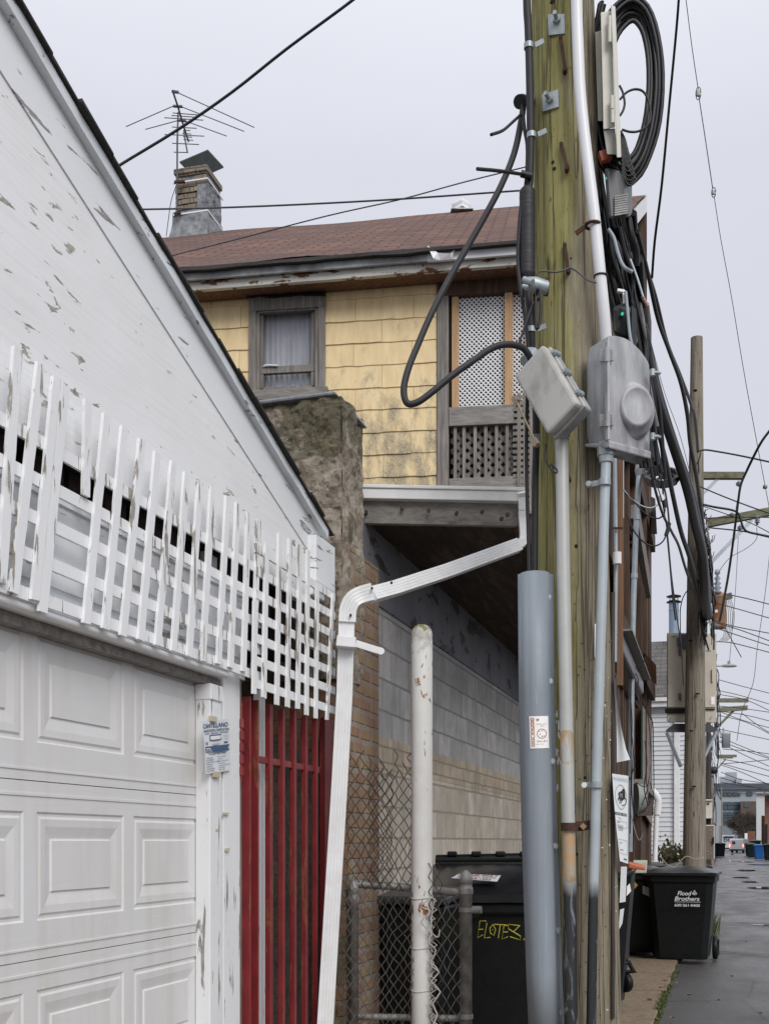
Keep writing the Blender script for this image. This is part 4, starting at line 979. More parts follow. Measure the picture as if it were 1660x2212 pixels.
for j in range(n+1):
    t=j/n
    for i in range(n+1):
        s=i/n; z=zl0+(zl1-zl0)*t+.04*math.sin(math.pi*t)*math.sin(math.pi*s)+.014*(1 if .12<t<.85 and .1<s<.9 else 0)+.006*noise.noise((s*7,t*5,0))
        vs.append(dl(-.03+(WD+.06)*s,-.06+(DP+.02)*t,z))
mm.add(vs,[(j*(n+1)+i,j*(n+1)+i+1,(j+1)*(n+1)+i+1,(j+1)*(n+1)+i) for j in range(n) for i in range(n)],0,True)
e=[vs[i] for i in range(n+1)]
for a,b in zip(e[:-1],e[1:]): mm.quad(a+V((0,0,-.05)),b+V((0,0,-.05)),b,a)
e=[vs[i*(n+1)] for i in range(n+1)]
for a,b in zip(e[:-1],e[1:]): mm.quad(a+V((0,0,-.05)),b+V((0,0,-.05)),b,a)
lid=mm.build('lid',BLKLID,du)
mm=MB(); mm.tube([dl(-.02,DP+.02,zl1+.03),dl(WD,DP+.02,zl1+.05)],.04,12); dbox(mm,(0,DP-.02,zl1-.1),(WD,DP+.1,zl1+.02))
for k in range(7): dbox(mm,(.08+k*.17,DP-.03,zl1+.06),(.15+k*.17,DP+.06,zl1+.095))
mm.build('hinge_bar',BLKPLAST,du,bevel=.01)
mm=MB(); p=PP(1024,1971,dl(0,-.035,0),-dY); mm.cyl(p-dY*.012,p+dY*.03,.035,n=20); mm.cyl(p-dY*.02,p+dY*.03,.012,n=12); mm.build('lid_bolt',BLKPLAST,du)
st=MB(); nl=(-dY*(zl1-zl0)+V((0,0,DP))).normalized()
def lidp(x,y): return PP(697.2+.28*x,1593.6+.28*y,dl(0,0,zl0+.08),nl)
q=[lidp(987,1082),lidp(1342,1110),lidp(1371,1062),lidp(1050,1048)]
def sfr(x,y,off): return q[0].lerp(q[1],x).lerp(q[3].lerp(q[2],x),y)+nl*off
st.quad(sfr(0,0,0),sfr(1,0,0),sfr(1,1,0),sfr(0,1,0),0)
put_text(st,'GREASE ONLY',sfr,.03,.66,.26,.93,.02,mi=1,off=.003); put_text(st,'MAHONY BROS',sfr,.08,.36,.2,.85,.0,mi=2,off=.003); put_text(st,'773-244-1453',sfr,.1,.06,.22,.75,.02,mi=1,off=.003)
st.build('sticker',[PAPER,REDINK,INK],lid)
gm=MB(); fn=(-dY+V((0,0,-.07/(zF-.1)))).normalized()
def gline(pts): gm.tube([PP(697.2+.28*x,1593.6+.28*y,dl(0,-.003,zF),fn) for x,y in pts],.0032,5)
for s in [[(1250,1415),(1210,1412),(1188,1545),(1232,1520)],[(1195,1480),(1235,1478)],[(1252,1410),(1256,1420)],[(1262,1430),(1240,1545),(1290,1540)],[(1285,1470),(1310,1440),(1330,1480),(1318,1525),(1290,1510),(1285,1470)],[(1305,1480),(1308,1484)],[(1320,1440),(1415,1445)],[(1365,1445),(1350,1545)],[(1430,1450),(1395,1450),(1375,1555),(1425,1535)],[(1390,1500),(1425,1498)],[(1515,1450),(1425,1440),(1430,1475),(1520,1530),(1525,1562),(1440,1535)],[(1518,1448),(1470,1495)],[(1547,1548),(1549,1562)]]: gline(s)
gm.build('yellow_scribble',YELP,du)

lb=thing('low_dark_bin','low dark grey plastic bin behind the fence between brick wall and white post','bin',(.25,6.5,0))
mm=MB(); z=PYP(870,1955,6.35).z; mm.hexa([(.09,6.38,.08),(.40,6.38,.08),(.07,6.85,.08),(.42,6.85,.08),(.06,6.35,z),(.44,6.35,z),(.04,6.88,z),(.45,6.88,z)]); mm.build('bin_body',BLKPLAST,lb,bevel=.02)
mm=MB(); mm.hexa([(.04,6.32,z+.002),(.46,6.32,z+.002),(.03,6.9,z+.04),(.47,6.9,z+.04),(.04,6.32,z+.05),(.46,6.32,z+.05),(.03,6.9,z+.09),(.47,6.9,z+.09)]); mm.build('lid',mplain('dark grey lid plastic',(.05,.052,.056),.45),lb,bevel=.015)
# ================= MAIN UTILITY POLE
YP=5.5
def pol(v):  # centre, radius at screen height v
    t=v/2212; u=1214+(1256-1214)*t; r=(67+(84-67)*t)/F*YP; return PD(u,v,YP),r
po=thing('utility_pole','greenish weathered wooden utility pole in the foreground hung with boxes and cables','utility pole',(1.2,5.2,0))
c_top,_=pol(0); c_bot,_=pol(2212); axis=(c_top-c_bot); 
def pat(z): 
    t=(z-c_bot.z)/(c_top.z-c_bot.z); return c_bot+axis*t, (84-17*t)/F*YP
mm=MB(); N=56; zs=[i*.06 for i in range(0,160)]; vs=[]
for z in zs:
    c,r=pat(z)
    for j in range(N):
        a=2*math.pi*j/N; rr=r*(1+.010*noise.noise((math.cos(a)*2,math.sin(a)*2,z*.5))+.014*noise.noise((math.cos(a)*12,math.sin(a)*12,z*.25)))
        cr_=noise.noise((a*7,3,z*.22)); 
        if abs(cr_)<.035: rr-=.006
        vs.append(c+V((math.cos(a)*rr,math.sin(a)*rr,0)))
mm.add(vs,[(i*N+j,i*N+(j+1)%N,(i+1)*N+(j+1)%N,(i+1)*N+j) for i in range(len(zs)-1) for j in range(N)]+[tuple(range((len(zs)-1)*N,len(zs)*N))],0,True)
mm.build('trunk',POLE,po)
def psurf(u,v,out=0.):  # point on pole surface seen at u,v
    c,r=pol(v); r+=out; d=dr(u,v); o=CAM-c; a=d.x*d.x+d.y*d.y; b=2*(o.x*d.x+o.y*d.y); cc=o.x*o.x+o.y*o.y-r*r; D=b*b-4*a*cc
    if D<0: t=-b/(2*a)
    else: t=(-b-math.sqrt(D))/(2*a)
    return CAM+d*t
def pnorm(p,v): c,r=pol(v); n=V((p.x-c.x,p.y-c.y,0)); return n.normalized()
for (q,nut) in [([(1182,31),(1218,30),(1219,72),(1184,76)],(1202,45)),([(1170,204),(1204,193),(1206,230),(1171,241)],(1188,216))]:
    mm=MB(); G=[]
    n=6
    for k in range(n+1):
        for l in range(2):
            t=k/n; u=q[0][0]*(1-t)+q[1][0]*t if l==0 else q[3][0]*(1-t)+q[2][0]*t; v=q[0][1]*(1-t)+q[1][1]*t if l==0 else q[3][1]*(1-t)+q[2][1]*t
            G.append(psurf(u,v,.010))
    mm.add(G,[(2*k,2*k+2,2*k+3,2*k+1) for k in range(n)]); B=[p-pnorm(p,50)*.02 for p in G]
    mm.add(G+B,[(0,1,n*2+3,n*2+2),(2*n,2*n+1,4*n+3,4*n+2)]+[(2*k,2*k+2,2*n+4+2*k,2*n+2+2*k) for k in range(n)]+[(2*k+1,2*k+3,2*n+5+2*k,2*n+3+2*k) for k in range(n)])
    w_=mm.build('square_washer',ZINC,po)
    mm=MB(); p=psurf(*nut,.008); nn=pnorm(p,nut[1]); mm.tube([p,p+nn*.022],.019,6,sm=False); mm.tube([p,p+nn*.06+V((0,0,.0))],.010,10); mm.build('bolt',ZINC,w_)
for (x0,y0,x1,y1) in [(1210,85,1219,158),(1212,315,1223,370),(1219,532,1226,590),(1222,1005,1228,1038)]:
    mm=MB(); a=psurf(x0,y0,.004); b=psurf(x1,y1,.010); n1_=pnorm(a,y0); n2_=pnorm(b,y1)
    mm.bar(a+n1_*.012,b+n2_*.03,.016,.010,up=n1_); mm.cyl(b,b+n2_*.035,.011,n=8); mm.cyl(a-n1_*.02,a+n1_*.02,.009,n=8); mm.build('rusty_spike',RUST,po,bevel=.002)
for (u,v,r) in [(1193,5,.018),(1194,352,.012),(1197,366,.013),(1221,540,.01),(1232,560,.008),(1243,1180,.01),(1210,1330,.012),(1262,1680,.01),(1240,1900,.009),(1271,1995,.01),(1245,1845,.01)]:
    mm=MB(); p=psurf(u,v,-.006); nn=pnorm(p,v); mm.cyl(p,p+nn*.008,r,r*.6,n=12); mm.build('bolt_hole',DARKVOID,po)
mm=MB()
STB=ZINC
for k in range(70):
    u=random.uniform(1210,1334); v=random.uniform(1350,2200); p=psurf(u,v,.0005); nn=pnorm(p,v); s=V((-nn.y,nn.x,0)); a=random.uniform(-.8,.8); mm.bar(p-(s*math.cos(a)+V((0,0,math.sin(a))))*.006,p+(s*math.cos(a)+V((0,0,math.sin(a))))*.006,.002,.003,up=nn)
so_=mm.build('staples',RUST,po); so_['kind']='stuff'
mm=MB()
for k in range(26):
    u=random.uniform(1300,1334); v=random.uniform(1340,2200); p=psurf(u,v,.001); nn=pnorm(p,v); s=V((-nn.y,nn.x,0)); w,h=random.uniform(.003,.008),random.uniform(.003,.009); mm.quad(p-s*w,p+s*w,p+s*w*.5+V((0,0,h)),p-s*w+V((0,0,h*1.4)))
for (u,v) in [(1208,1590),(1203,1570),(1203,1630),(1206,1650),(1205,1700),(1203,1540)]:
    for q in range(4):
        p=psurf(u+random.uniform(-3,3),v+random.uniform(-10,10),.001); nn=pnorm(p,v); s=V((-nn.y,nn.x,0)); w,h=.004,random.uniform(.01,.022); mm.quad(p-s*w,p+s*w,p+s*w*.5+V((0,0,h)),p-s*w+V((0,0,h*1.2)))
pp_=mm.build('paper_scraps',PAPER,po); pp_['kind']='stuff'
mm=MB(); mm.tube([psurf(1322,v,.004) for v in range(1280,2230,40)],.011,8); mm.build('ground_wire_moulding',DARKPOLE,po)
mm=MB(); G=[(1283,1348),(1293,1347),(1290,1400),(1293,1425),(1283,1420)]; mm.add([psurf(u,v,.012) for u,v in G],[(0,1,2,3,4)]); mm.build('white_tag',PAPER,po)
# --- helpers for cables
def cab(name,pts,r,mat=None,label=None,cat='cable',group=None,n=8,sm=4,parent=None,zz=None):
    P=[(zz(*p) if zz else PD(*p)) for p in pts]
    mm=MB(); mm.tube(smoothpts(P,sm) if len(P)>2 else P,r,n)
    o=mm.build(name,mat or BLACK,parent)
    if label: tag(o,label,cat,group)
    return o
def pxr(w,Y): return w/2*Y/F
z1=lambda x,y,Y=5.3: PD(1062.4+.24*x,.24*y,Y)
z2=lambda x,y,Y=5.3: PD(1062.4+.28*x,464.8+.28*y,Y)
Z3=lambda x,y,Y=5.3: PD(1261.6+.2402*x,929.6+.2402*y,Y)
Z4=lambda x,y,Y=5.3: PD(1261.6+.2402*x,1394.4+.2402*y,Y)
Z5=lambda x,y,Y=150.: PD(1460.8+.12*x,1593.6+.12*y,Y)
Z6=lambda x,y,Y=5.3: PD(1095.6+.2*x,1460.8+.2*y,Y)
# white pvc conduit
wc=thing('white_conduit','white plastic conduit running down the pole into the lumpy grey meter box','conduit',PD(1305,735,5.27))
mm=MB(); mm.tube(smoothpts([PD(1240,-260,5.24),PD(1243.5,-20,5.24),PD(1247,90,5.24),PD(1252,200,5.24),PD(1262,300,5.24),PD(1273,390,5.24),PD(1283,470,5.24),PD(1296,600,5.25),PD(1304,680,5.27),PD(1309,742,5.3)],4),.026,18); mm.build('pipe',PVCW,wc)
mm=MB()
for (u,v,nm) in [(1279,488,'a')]:
    c=PD(u,v,5.24); mm.tube([c+V((.032*math.cos(t*.5),.032*math.sin(t*.5),.004*t*.1)) for t in range(13)],.008,6); mm.bar(c+V((-.035,-.02,-.01)),c+V((-.075,-.01,-.03)),.006,.022)
mm.build('rusty_strap',RUST,wc)
mm=MB(); c=PD(1296,598,5.25); mm.tube([c+V((.029*math.cos(t*.5),.029*math.sin(t*.5),.003*t*.1)) for t in range(14)],.0045,6); mm.build('cable_tie',BLACK,wc)
cab('tie_wire',[(1155,664.8-.28*60+.28*0,5.33),(1160,593,5.30),(1175,586,5.3),(1200,588,5.3),(1222,582,5.3),(1228,579,5.3),(1240,583,5.29),(1255,595,5.27),(1270,606,5.24),(1287,611,5.22)],.004,mplain('dark grey wire',(.10,.10,.095),.6),'thin dark wire strung across the pole from spike to white conduit','wire')
# meter box: build from profile extruded, rotated
mb=thing('meter_box','large lumpy grey painted meter box with round cover on the right of the pole','meter box',PD(1330,985,5.2))
f0=PD(1262,0,5.45)
# plan: vertical edge at u=1313 nearest, left face goes back-left, right face back-right
def mp(u,v,Y): return PD(u,v,Y)
# left side body: outline points top->bottom on left face
EY=5.13; LY=5.27; RY=5.30
mm=MB(); n=16
def curve_top(s): # s 0..1 along perimeter left->right ; returns u,Y,vtop,vbot
    if s<.35:
        k=s/.35; return 1265+(1312-1265)*k, LY+(EY-LY)*k, 752+(722-752)*k, 958+(948+14-958)*k
    k=(s-.35)/.65
    return 1312+(1402-1312)*k, EY+(RY-EY)*k, 722+0*k+ (62*(k**2.6)), 962+(985-962)*min(1,k*1.0)+(-4 if k>.9 else 0)
rows=12; cols=34; G=[]
for i in range(rows+1):
    for j in range(cols+1):
        u,Y,vt,vb=curve_top(j/cols); t=i/rows
        v=vb+(vt-vb)*t; e=0
        if i==0 or i==rows: e=.014
        elif i==1 or i==rows-1: e=.003
        if j==0 or j==cols: e+=.006
        p=PD(u,v+ (0 if 0<i<rows else 0),Y); nrm_=V((SA*0+.2,-1,0)).normalized() if j/cols>.35 else V((-.6,-.8,0)).normalized()
        p=p-nrm_*e+nrm_*(.0045*noise.noise(p*9)+.002*noise.noise(p*30)); G.append(p)
mm.add(G,[(i*(cols+1)+j,i*(cols+1)+j+1,(i+1)*(cols+1)+j+1,(i+1)*(cols+1)+j) for i in range(rows) for j in range(cols)],0,True)
Bk=[p+V((.05,.17,0)) for p in G]
top=[G[rows*(cols+1)+j] for j in range(cols+1)]; bot=[G[j] for j in range(cols+1)]
lw=V((-.0,.17,0))
back=[(PD(1300,v_,5.42)) for v_ in (740,975)]
for L in (top,bot):
    c=sum(L,V())/len(L)+V((.0,.10,0)); base=[p+ (V((c.x,c.y,p.z))-p)*.9 for p in L]
    mm.add(L+base,[(j,j+1,len(L)+j+1,len(L)+j) for j in range(len(L)-1)],0,True); mm.add(base,[tuple(range(len(base)))])
# closed rear
mm.add([bot[0],top[0],top[0]+V((.05,.16,0)),bot[0]+V((.05,.16,0))],[(0,1,2,3)]); mm.add([bot[-1],top[-1],top[-1]+V((-.06,.12,0)),bot[-1]+V((-.06,.12,0))],[(0,1,2,3)])
mm.add([bot[0]+V((.05,.16,0)),top[0]+V((.05,.16,0)),top[-1]+V((-.06,.12,0)),bot[-1]+V((-.06,.12,0))],[(0,1,2,3)])
mbox=mm.build('box_body',GREYCAST,mb)
mm=MB(); mm.hexa([PD(1263,966,LY+.002),PD(1313,968,EY-.004),PD(1268,966,LY+.13),PD(1318,968,EY+.16),PD(1263,959,LY+.0),PD(1313,954,EY-.008),PD(1268,959,LY+.13),PD(1318,954,EY+.16)]); 
mm.hexa([PD(1313,968,EY-.004),PD(1404,992,RY-.01),PD(1310,964,EY+.15),PD(1396,984,RY+.10),PD(1313,951,EY-.010),PD(1405,975,RY-.014),PD(1310,955,EY+.15),PD(1396,975,RY+.1)])
mm.build('bottom_lip',GREYCAST,mbox,bevel=.008)
# round bump
c=PD(1372,880,5.20); nb=(CAM-c); nb.z=0; nb.normalize(); nb=(nb+V((CA,SA,0))*.42).normalized()
Mb=Matrix((V((0,0,1)).cross(nb),V((0,0,1)),nb)).transposed()
prof=[(.128,-.07),(.124,-.04),(.112,-.02),(.094,-.008),(.089,.012),(.083,.020),(.074,.021),(.070,.017),(.0,.020)]
mm=MB(); Ms=Mb@Matrix.Diagonal((.88,1.06,1)); mm.lathe(c,prof,36,M=Ms); mm.lathe(c+V((-.03,0,-.0)),[(.135,-.09),(.13,-.06),(.115,-.035),(.09,-.02),(0,-.015)],30,M=Ms); mm.build('round_cover',GREYCAST,mbox)
for v in (765,905):
    mm=MB()
    for k in range(5): mm.bar(PD(1294,v+k*5-6,5.165),PD(1324,v-8+k*5,5.125),.012,.012); 
    mm.cyl(PD(1311,v-16,5.11),PD(1311,v+16,5.12),.012,n=10); mm.build('hinge',GREYCAST,mbox,bevel=.003)
mm=MB(); mm.tube([PD(1312.5,735,5.118),PD(1313,950,5.12)],.007,8); mm.tube([PD(1308,735,5.13),PD(1308,950,5.13)],.004,8); mm.build('seam_rib',GREYCAST,mbox)
for v in (806,944):
    mm=MB(); p=PD(1402,v,5.25); mm.cyl(p,p+V((.04,.01,0)),.010,n=8); mm.cyl(p+V((.012,0,-.015)),p+V((.012,0,.015)),.013,n=8); mm.cyl(p+V((.028,0,.0)),p+V((.05,0,-.006)),.006,n=8); mm.build('wing_nut',ZINC,mbox)
mm=MB(); c=PD(1308,985,5.2); mm.tube([c+V((0,0,.06)),c+V((0,0,-.0))],.041,8,sm=False); mm.tube([c,c+V((0,0,-.03))],[.034,.030],16); mm.build('hub',ZINC,mb)
# left tilted box
tb=thing('junction_box','tilted weathered grey junction box on the left of the pole fed by a black cable','junction box',PD(1170,940,5.2))
px=5.15/F
R_=V((CA,SA,0)); D_=V((0,0,-1)); B_=V((-SA,CA,0))
def cv(a,b,c): return (R_*a+D_*b+B_*c)*px
W_=cv(56,-49,-50); H_=cv(66,147,-52); E_=W_.cross(H_).normalized(); 
if E_.dot(B_)<0: E_=-E_
O_=PD(1108,812,5.22)
mm=MB(); mm.par(O_,W_,H_,E_*.055); b1=mm.build('cover',GREYBOX,tb,bevel=.014)
mm=MB(); mm.par(O_+E_*.057-W_*.03-H_*.01,W_*1.06,H_*1.02,E_*.02); mm.build('flange',GREYBOX,tb,bevel=.006)
mm=MB(); mm.par(O_+E_*.079+W_*.02+H_*.01,W_*.96,H_*.97,E_*.07); mm.build('back_box',GREYCAST,tb,bevel=.012)
for t in (.12,.45,.8):
    mm=MB(); p=O_+W_*1.05+H_*t+E_*.067; mm.cyl(p-E_*.02,p+E_*.02,.014,n=10); mm.cyl(p-E_*.03,p+E_*.03,.007,n=8); mm.build('lug',ZINC,tb)
mm=MB(); a=PD(1114,866,5.14);b=PD(1157,958,5.14); mm.cyl(a,b,.0045,n=8); mm.bar(PD(1108,860,5.16),PD(1118,868,5.14),.02,.02); mm.bar(PD(1150,948,5.15),PD(1160,962,5.13),.02,.025); mm.build('hinge_rod',mplain('brass rod',(.32,.25,.17),.5,.3),tb)
mm=MB(); a=PD(1137,783,5.23); b=PD(1150,764,5.25); mm.cyl(a,b,.036,.036,n=10); mm.cyl(b,PD(1140,772,5.24).lerp(b,1.5),.026,.022,n=14); mm.build('cable_gland',PVCG,tb)
# loop cable
lc=cab('loop_cable',[(1147,780,5.22),(1140,765,5.2),(1125,750,5.18),(1095,744,5.15),(1062,752,5.12),(1020,780,5.08),(975,812,5.05),(935,845,5.03),(905,867,5.02),(884,873,5.02),(874,862,5.02),(872,835,5.03),(882,795,5.05),(900,750,5.1),(930,680,5.15),(968,606,5.2),(1005,540,5.25),(1045,470,5.3),(1082,400,5.35),(1110,330,5.4),(1125,260,5.43),(1129,232,5.45)],pxr(14.5,5.1),BLACKM,'thick black cable swooping in a wide hairpin loop left of the pole','cable',n=14,sm=6)
wh=thing('weatherhead','small grey pipe end with cable coming out at the left of the pole','conduit end',PD(1128,222,5.45))
mm=MB(); mm.tube([PD(1124,219,5.40),PD(1150,214,5.5)],.027,14); mm.build('pipe',PVCG,wh); mm=MB(); mm.tube([PD(1121,220,5.39),PD(1126,219,5.41)],.031,14); mm.build('collar',BLACKM,wh)
cab('drop_cable',[(1126,225,5.4),(1129,250,5.38),(1132,280,5.36),(1138,315,5.35),(1137,370,5.34),(1133,410,5.32),(1124,450,5.3),(1119,520,5.3),(1118,570,5.3),(1126,640,5.28),(1135,700,5.28),(1140,760,5.28),(1138,850,5.3),(1136,950,5.3),(1137,1050,5.32),(1140,1150,5.33),(1142,1245,5.33)],pxr(8,5.3),BLACKM,'slim black cable hanging from the pipe end beside the wrapped splice','cable',n=10)
cab('stub_wire',[(1125,247,5.4),(1105,265,5.25),(1085,282,5.1),(1060,291,5.0)],.007,BLACK,'short loose black wire end sticking out left of the pole top','wire')
cab('stub_wire',[(1137,378,5.33),(1110,374,5.2),(1075,369,5.1),(1030,365,5.0)],.008,BLACK,'short straight dark rod poking left through the pole cables','wire')
mm=MB(); mm.tube([PD(1124,375,5.3),PD(1148,381,5.3)],.016,10); mm.build('clip',BLACK,lc)
# riser cable with sleeve
rc=thing('riser_cable','thick black riser cable down the pole with a fat tape wrapped splice','cable',PD(1150,1240,5.34))
mm=MB(); mm.tube(smoothpts([PD(1135,-200,5.33),PD(1137,0,5.33),PD(1140,60,5.33),PD(1143,160,5.33),PD(1145,300,5.33),PD(1142,400,5.33),PD(1139,420,5.33)],5),pxr(17,5.33),16); mm.build('upper_cable',BLACKM,rc)
mm=MB(); P=[PD(1138,405+i*8,5.31) for i in range(26)]; rr=[pxr(34,5.3)*(.62 if i in(0,25) else 1)*(1+.025*(i%2)) for i in range(26)]; mm.tube(P,rr,22); mm.build('splice_sleeve',SLEEVE,rc)
mm=MB(); mm.tube(smoothpts([PD(1136,605,5.33),PD(1142,660,5.33),PD(1146,720,5.33),PD(1150,790,5.36),PD(1156,880,5.38),PD(1157,960,5.38),PD(1155,1050,5.38),PD(1153,1250,5.38)],5),pxr(15,5.33),16); mm.build('lower_cable',BLACKM,rc)
for v,u in ((100,1141),(293,1147),(713,1146)):
    mm=MB(); c=PD(u,v,5.33); mm.tube([c+V((0,0,.012)),c+V((0,0,-.012))],pxr(21,5.33),16); mm.bar(c+V((.03,0,0)),c+V((.07,.0,.012)),.004,.024); mm.build('clamp',ZINC,rc)
mm=MB(); c=PD(1155,955,5.37); mm.tube([c+V((0,0,.03)),c],.026,14); mm.build('grey_sleeve',PVCG,rc)
gc=thing('ground_clamp','pale cast metal clamp on a rusty bracket at the left edge of the pole','clamp',PD(1155,620,5.25))
mm=MB(); a=PD(1137,612,5.22); b=PD(1180,622,5.24); mm.tube([a,a.lerp(b,.4),b],[.028,.036,.030],14); mm.cyl(PD(1131,604,5.2),PD(1150,610,5.17),.015,n=8); mm.cyl(PD(1128,618,5.19),PD(1140,621,5.18),.01,n=8); mm.build('body',ZINC,gc)
mm=MB(); mm.bar(PD(1182,602,5.3),PD(1178,637,5.3),.03,.02); mm.build('bracket',RUST,gc)
cab('loop_wire',[(1157,640,5.2),(1160,625,5.18),(1165,630,5.18),(1167,670,5.18),(1164,700,5.18),(1158,710,5.18),(1156,690,5.18),(1157,640,5.18)],.007,BLACK,'small hanging loop of dark wire beneath the pale clamp','wire')
cab('loop_wire',[(1164,645,5.18),(1150,660,5.2),(1138,690,5.2),(1128,720,5.2),(1122,735,5.2),(1125,745,5.2)],.006,BLACK,'thin wire slanting from the pale clamp toward the left lattice','wire')
cab('loop_wire',[(1178,960,5.2),(1176,990,5.18),(1188,1012,5.15),(1200,1022,5.15),(1202,1015,5.15),(1190,1003,5.15),(1184,1008,5.15)],.004,BLACK,'curled thin wire hanging under the tilted junction box','wire')
# conduits below
yc=thing('conduit','fat grey conduit with rust patches and black painted foot on the pole front','conduit',PD(1232,2212,5.2))
PIPEA=mk_rustpipe('grey pipe yellow rust black foot',(.46,.47,.45),1.31,[(1.33,1.56,.42),(1.86,2.0,.55)])
mm=MB(); mm.tube([PD(1212,930,5.28),PD(1216,1240,5.25),PD(1223,1600,5.22),PD(1229,1900,5.2),PD(1233,2260,5.18)],pxr(29,5.22),20); mm.build('pipe',PIPEA,yc)
mm=MB(); c=PD(1212,942,5.27); mm.tube([c+V((0,0,.03)),c+V((0,0,-.002))],.038,16); mm.tube([c+V((0,0,-.003)),c+V((0,0,-.015))],.034,16); mm.build('coupling',ZINC,yc)
mm=MB(); c=PD(1229,1786,5.2); mm.tube([c+V((0,0,.018)),c+V((0,0,-.018))],.040,16); a=PD(1245,1785,5.2);b=PD(1272,1782,5.25); mm.bar(a,b,.012,.045); mm.build('rusty_clamp',RUST,yc,bevel=.003)
mm=MB(); p=PD(1258,1785,5.19); mm.box(p,(.022,.016,.022),A+.2,M=Matrix.Rotation(A,3,'Z')@Matrix.Rotation(.78,3,'Y')); mm.build('clamp_bolt',mplain('orange bolt',(.30,.18,.09),.8),yc)
# torn sticker
mm=MB(); cc=PD(1227,1762,5.20)
def cyls(u,v,out=.0): 
    c=PD(1226+ (v-1750)*.01,v,5.215); r=pxr(29,5.22)+.001+out; o=CAM-c; d=dr(u,v); a=d.x*d.x+d.y*d.y; b=2*(o.x*d.x+o.y*d.y); q=o.x*o.x+o.y*o.y-r*r; D=max(0,b*b-4*a*q); return CAM+d*((-b-math.sqrt(D))/(2*a))
mm.add([cyls(*q) for q in [(1223,1776),(1225,1758),(1229,1753),(1236,1757),(1240,1752),(1241,1774),(1233,1777)]],[(0,1,2,3,4,5,6)])
for (x0,y0,x1,y1,w) in [(1224,1764,1232,1762,.004),(1232,1762,1237,1756,.0035),(1232,1762,1236,1770,.003),(1224,1764,1227,1773,.003),(1237,1756,1241,1751,.003)]: 
    a,b=cyls(x0,y0,.001),cyls(x1,y1,.001); mm.bar(a,b,w*1.4,.002,up=-B_,mi=1)
mm.build('torn_sticker',[PAPER,INK],yc)
tc_=thing('conduit','slim grey conduit from the meter box hub with two pipe straps and black foot','conduit',PD(1275,2212,5.2))
PIPEB=mk_rustpipe('blue grey pipe black foot',(.42,.47,.50),1.27,[])
mm=MB(); mm.tube([PD(1308,988,5.2),PD(1304,1100,5.2),PD(1297,1350,5.2),PD(1288,1650,5.2),PD(1280,1950,5.2),PD(1275,2260,5.2)],pxr(21.5,5.2),18); mm.build('pipe',PIPEB,tc_)
for (x,y,x2,y2,s) in [(1305,1042,1271,1047,1),(1287,1695,1262,1696,1)]:
    mm=MB(); c=PD(x,y,5.19); mm.tube([c+V((0,0,.014)),c+V((0,0,-.014))],pxr(26,5.2),16); e=PD(x2,y2,5.24); mm.bar(c+V((-.02,.0,0)),e,.008,.026); mm.build('strap',ZINC,tc_,bevel=.002)
    mm=MB(); mm.cyl(e+V((.0,-.02,0)),e+V((0,.01,0)),.013,n=12); mm.build('strap_end',PVCW if y>1500 else ZINC,tc_)
# u guard
ug=thing('riser_guard','blue grey half round riser guard with orange and white warning sticker','cable guard',PD(1170,2212,5.25))
gp=[(1154,1240),(1156,1500),(1162,1800),(1172,2100),(1178,2250)]
mm=MB(); rings=[]; K=18
for (u,v) in gp:
    c=PD(u,v,5.29); hw_=pxr(62,5.25)
    ring=[c+R_*(-hw_*math.cos(math.pi*k/K))-B_*(hw_*1.05*math.sin(math.pi*k/K)) for k in range(K+1)]
    ring+= [ring[-1]+R_*.020+B_*.006,ring[-1]+R_*.020+B_*.010]; ring=[ring[0]-R_*.010+B_*.008]+ring; rings.append(ring)
K2=len(rings[0])
mm.add([p for r in rings for p in r],[(i*K2+j,i*K2+j+1,(i+1)*K2+j+1,(i+1)*K2+j) for i in range(len(rings)-1) for j in range(K2-1)],0,True)
gb=mm.build('guard_body',GUARD,ug); sm_=gb.modifiers.new('solid','SOLIDIFY'); sm_.thickness=.003; sm_.offset=-1
for (u,v) in [(1186,1472),(1191,1645),(1198,1828),(1204,2010),(1211,2188),(1182,1290)]:
    mm=MB(); p=PD(u,v,5.27); mm.tube([p,p-B_*.014],.011,6,sm=False); mm.tube([p,p-B_*.007],.015,12); mm.build('lag_bolt',GALVP,ug)
def gsurf(u,v,out=0):
    t=(v-1500)/300; c=PD(1156+6*t,v,5.29); r=pxr(62,5.25)*1.05+.003+out; o=CAM-c; d=dr(u,v); a=d.x*d.x+d.y*d.y; b=2*(o.x*d.x+o.y*d.y); q=o.x*o.x+o.y*o.y-r*r; D=max(0,b*b-4*a*q); return CAM+d*((-b-math.sqrt(D))/(2*a))
Q=[(1144.5,1617),(1185,1616),(1183,1546.5),(1142,1547.5)]
def gfr(x,y,off):
    u=(Q[0][0]*(1-x)+Q[1][0]*x)*(1-y)+(Q[3][0]*(1-x)+Q[2][0]*x)*y; v=(Q[0][1]*(1-x)+Q[1][1]*x)*(1-y)+(Q[3][1]*(1-x)+Q[2][1]*x)*y; return gsurf(u,v,.002+off)
mm=MB(); n=12
for i in range(n): mm.quad(gfr(i/n,0,0),gfr((i+1)/n,0,0),gfr((i+1)/n,1,0),gfr(i/n,1,0),0)
for k,ch_ in enumerate('WARNING'):
    y1_=.955-k*.130; y0_=y1_-.115; mm.quad(gfr(.06,y0_,.001),gfr(.25,y0_,.001),gfr(.25,y1_,.001),gfr(.06,y1_,.001),1)
    put_text(mm,ch_,gfr,.095,y0_+.02,.08,.12,.03,mi=0,off=.002)
for k in range(4): # striped globe
    y=.91-k*.02; w=.055+.02*(k in(1,2)); mm.quad(gfr(.44-w,y,.001),gfr(.44+w,y+.004,.001),gfr(.44+w,y+.014,.001),gfr(.44-w,y+.010,.001),2)
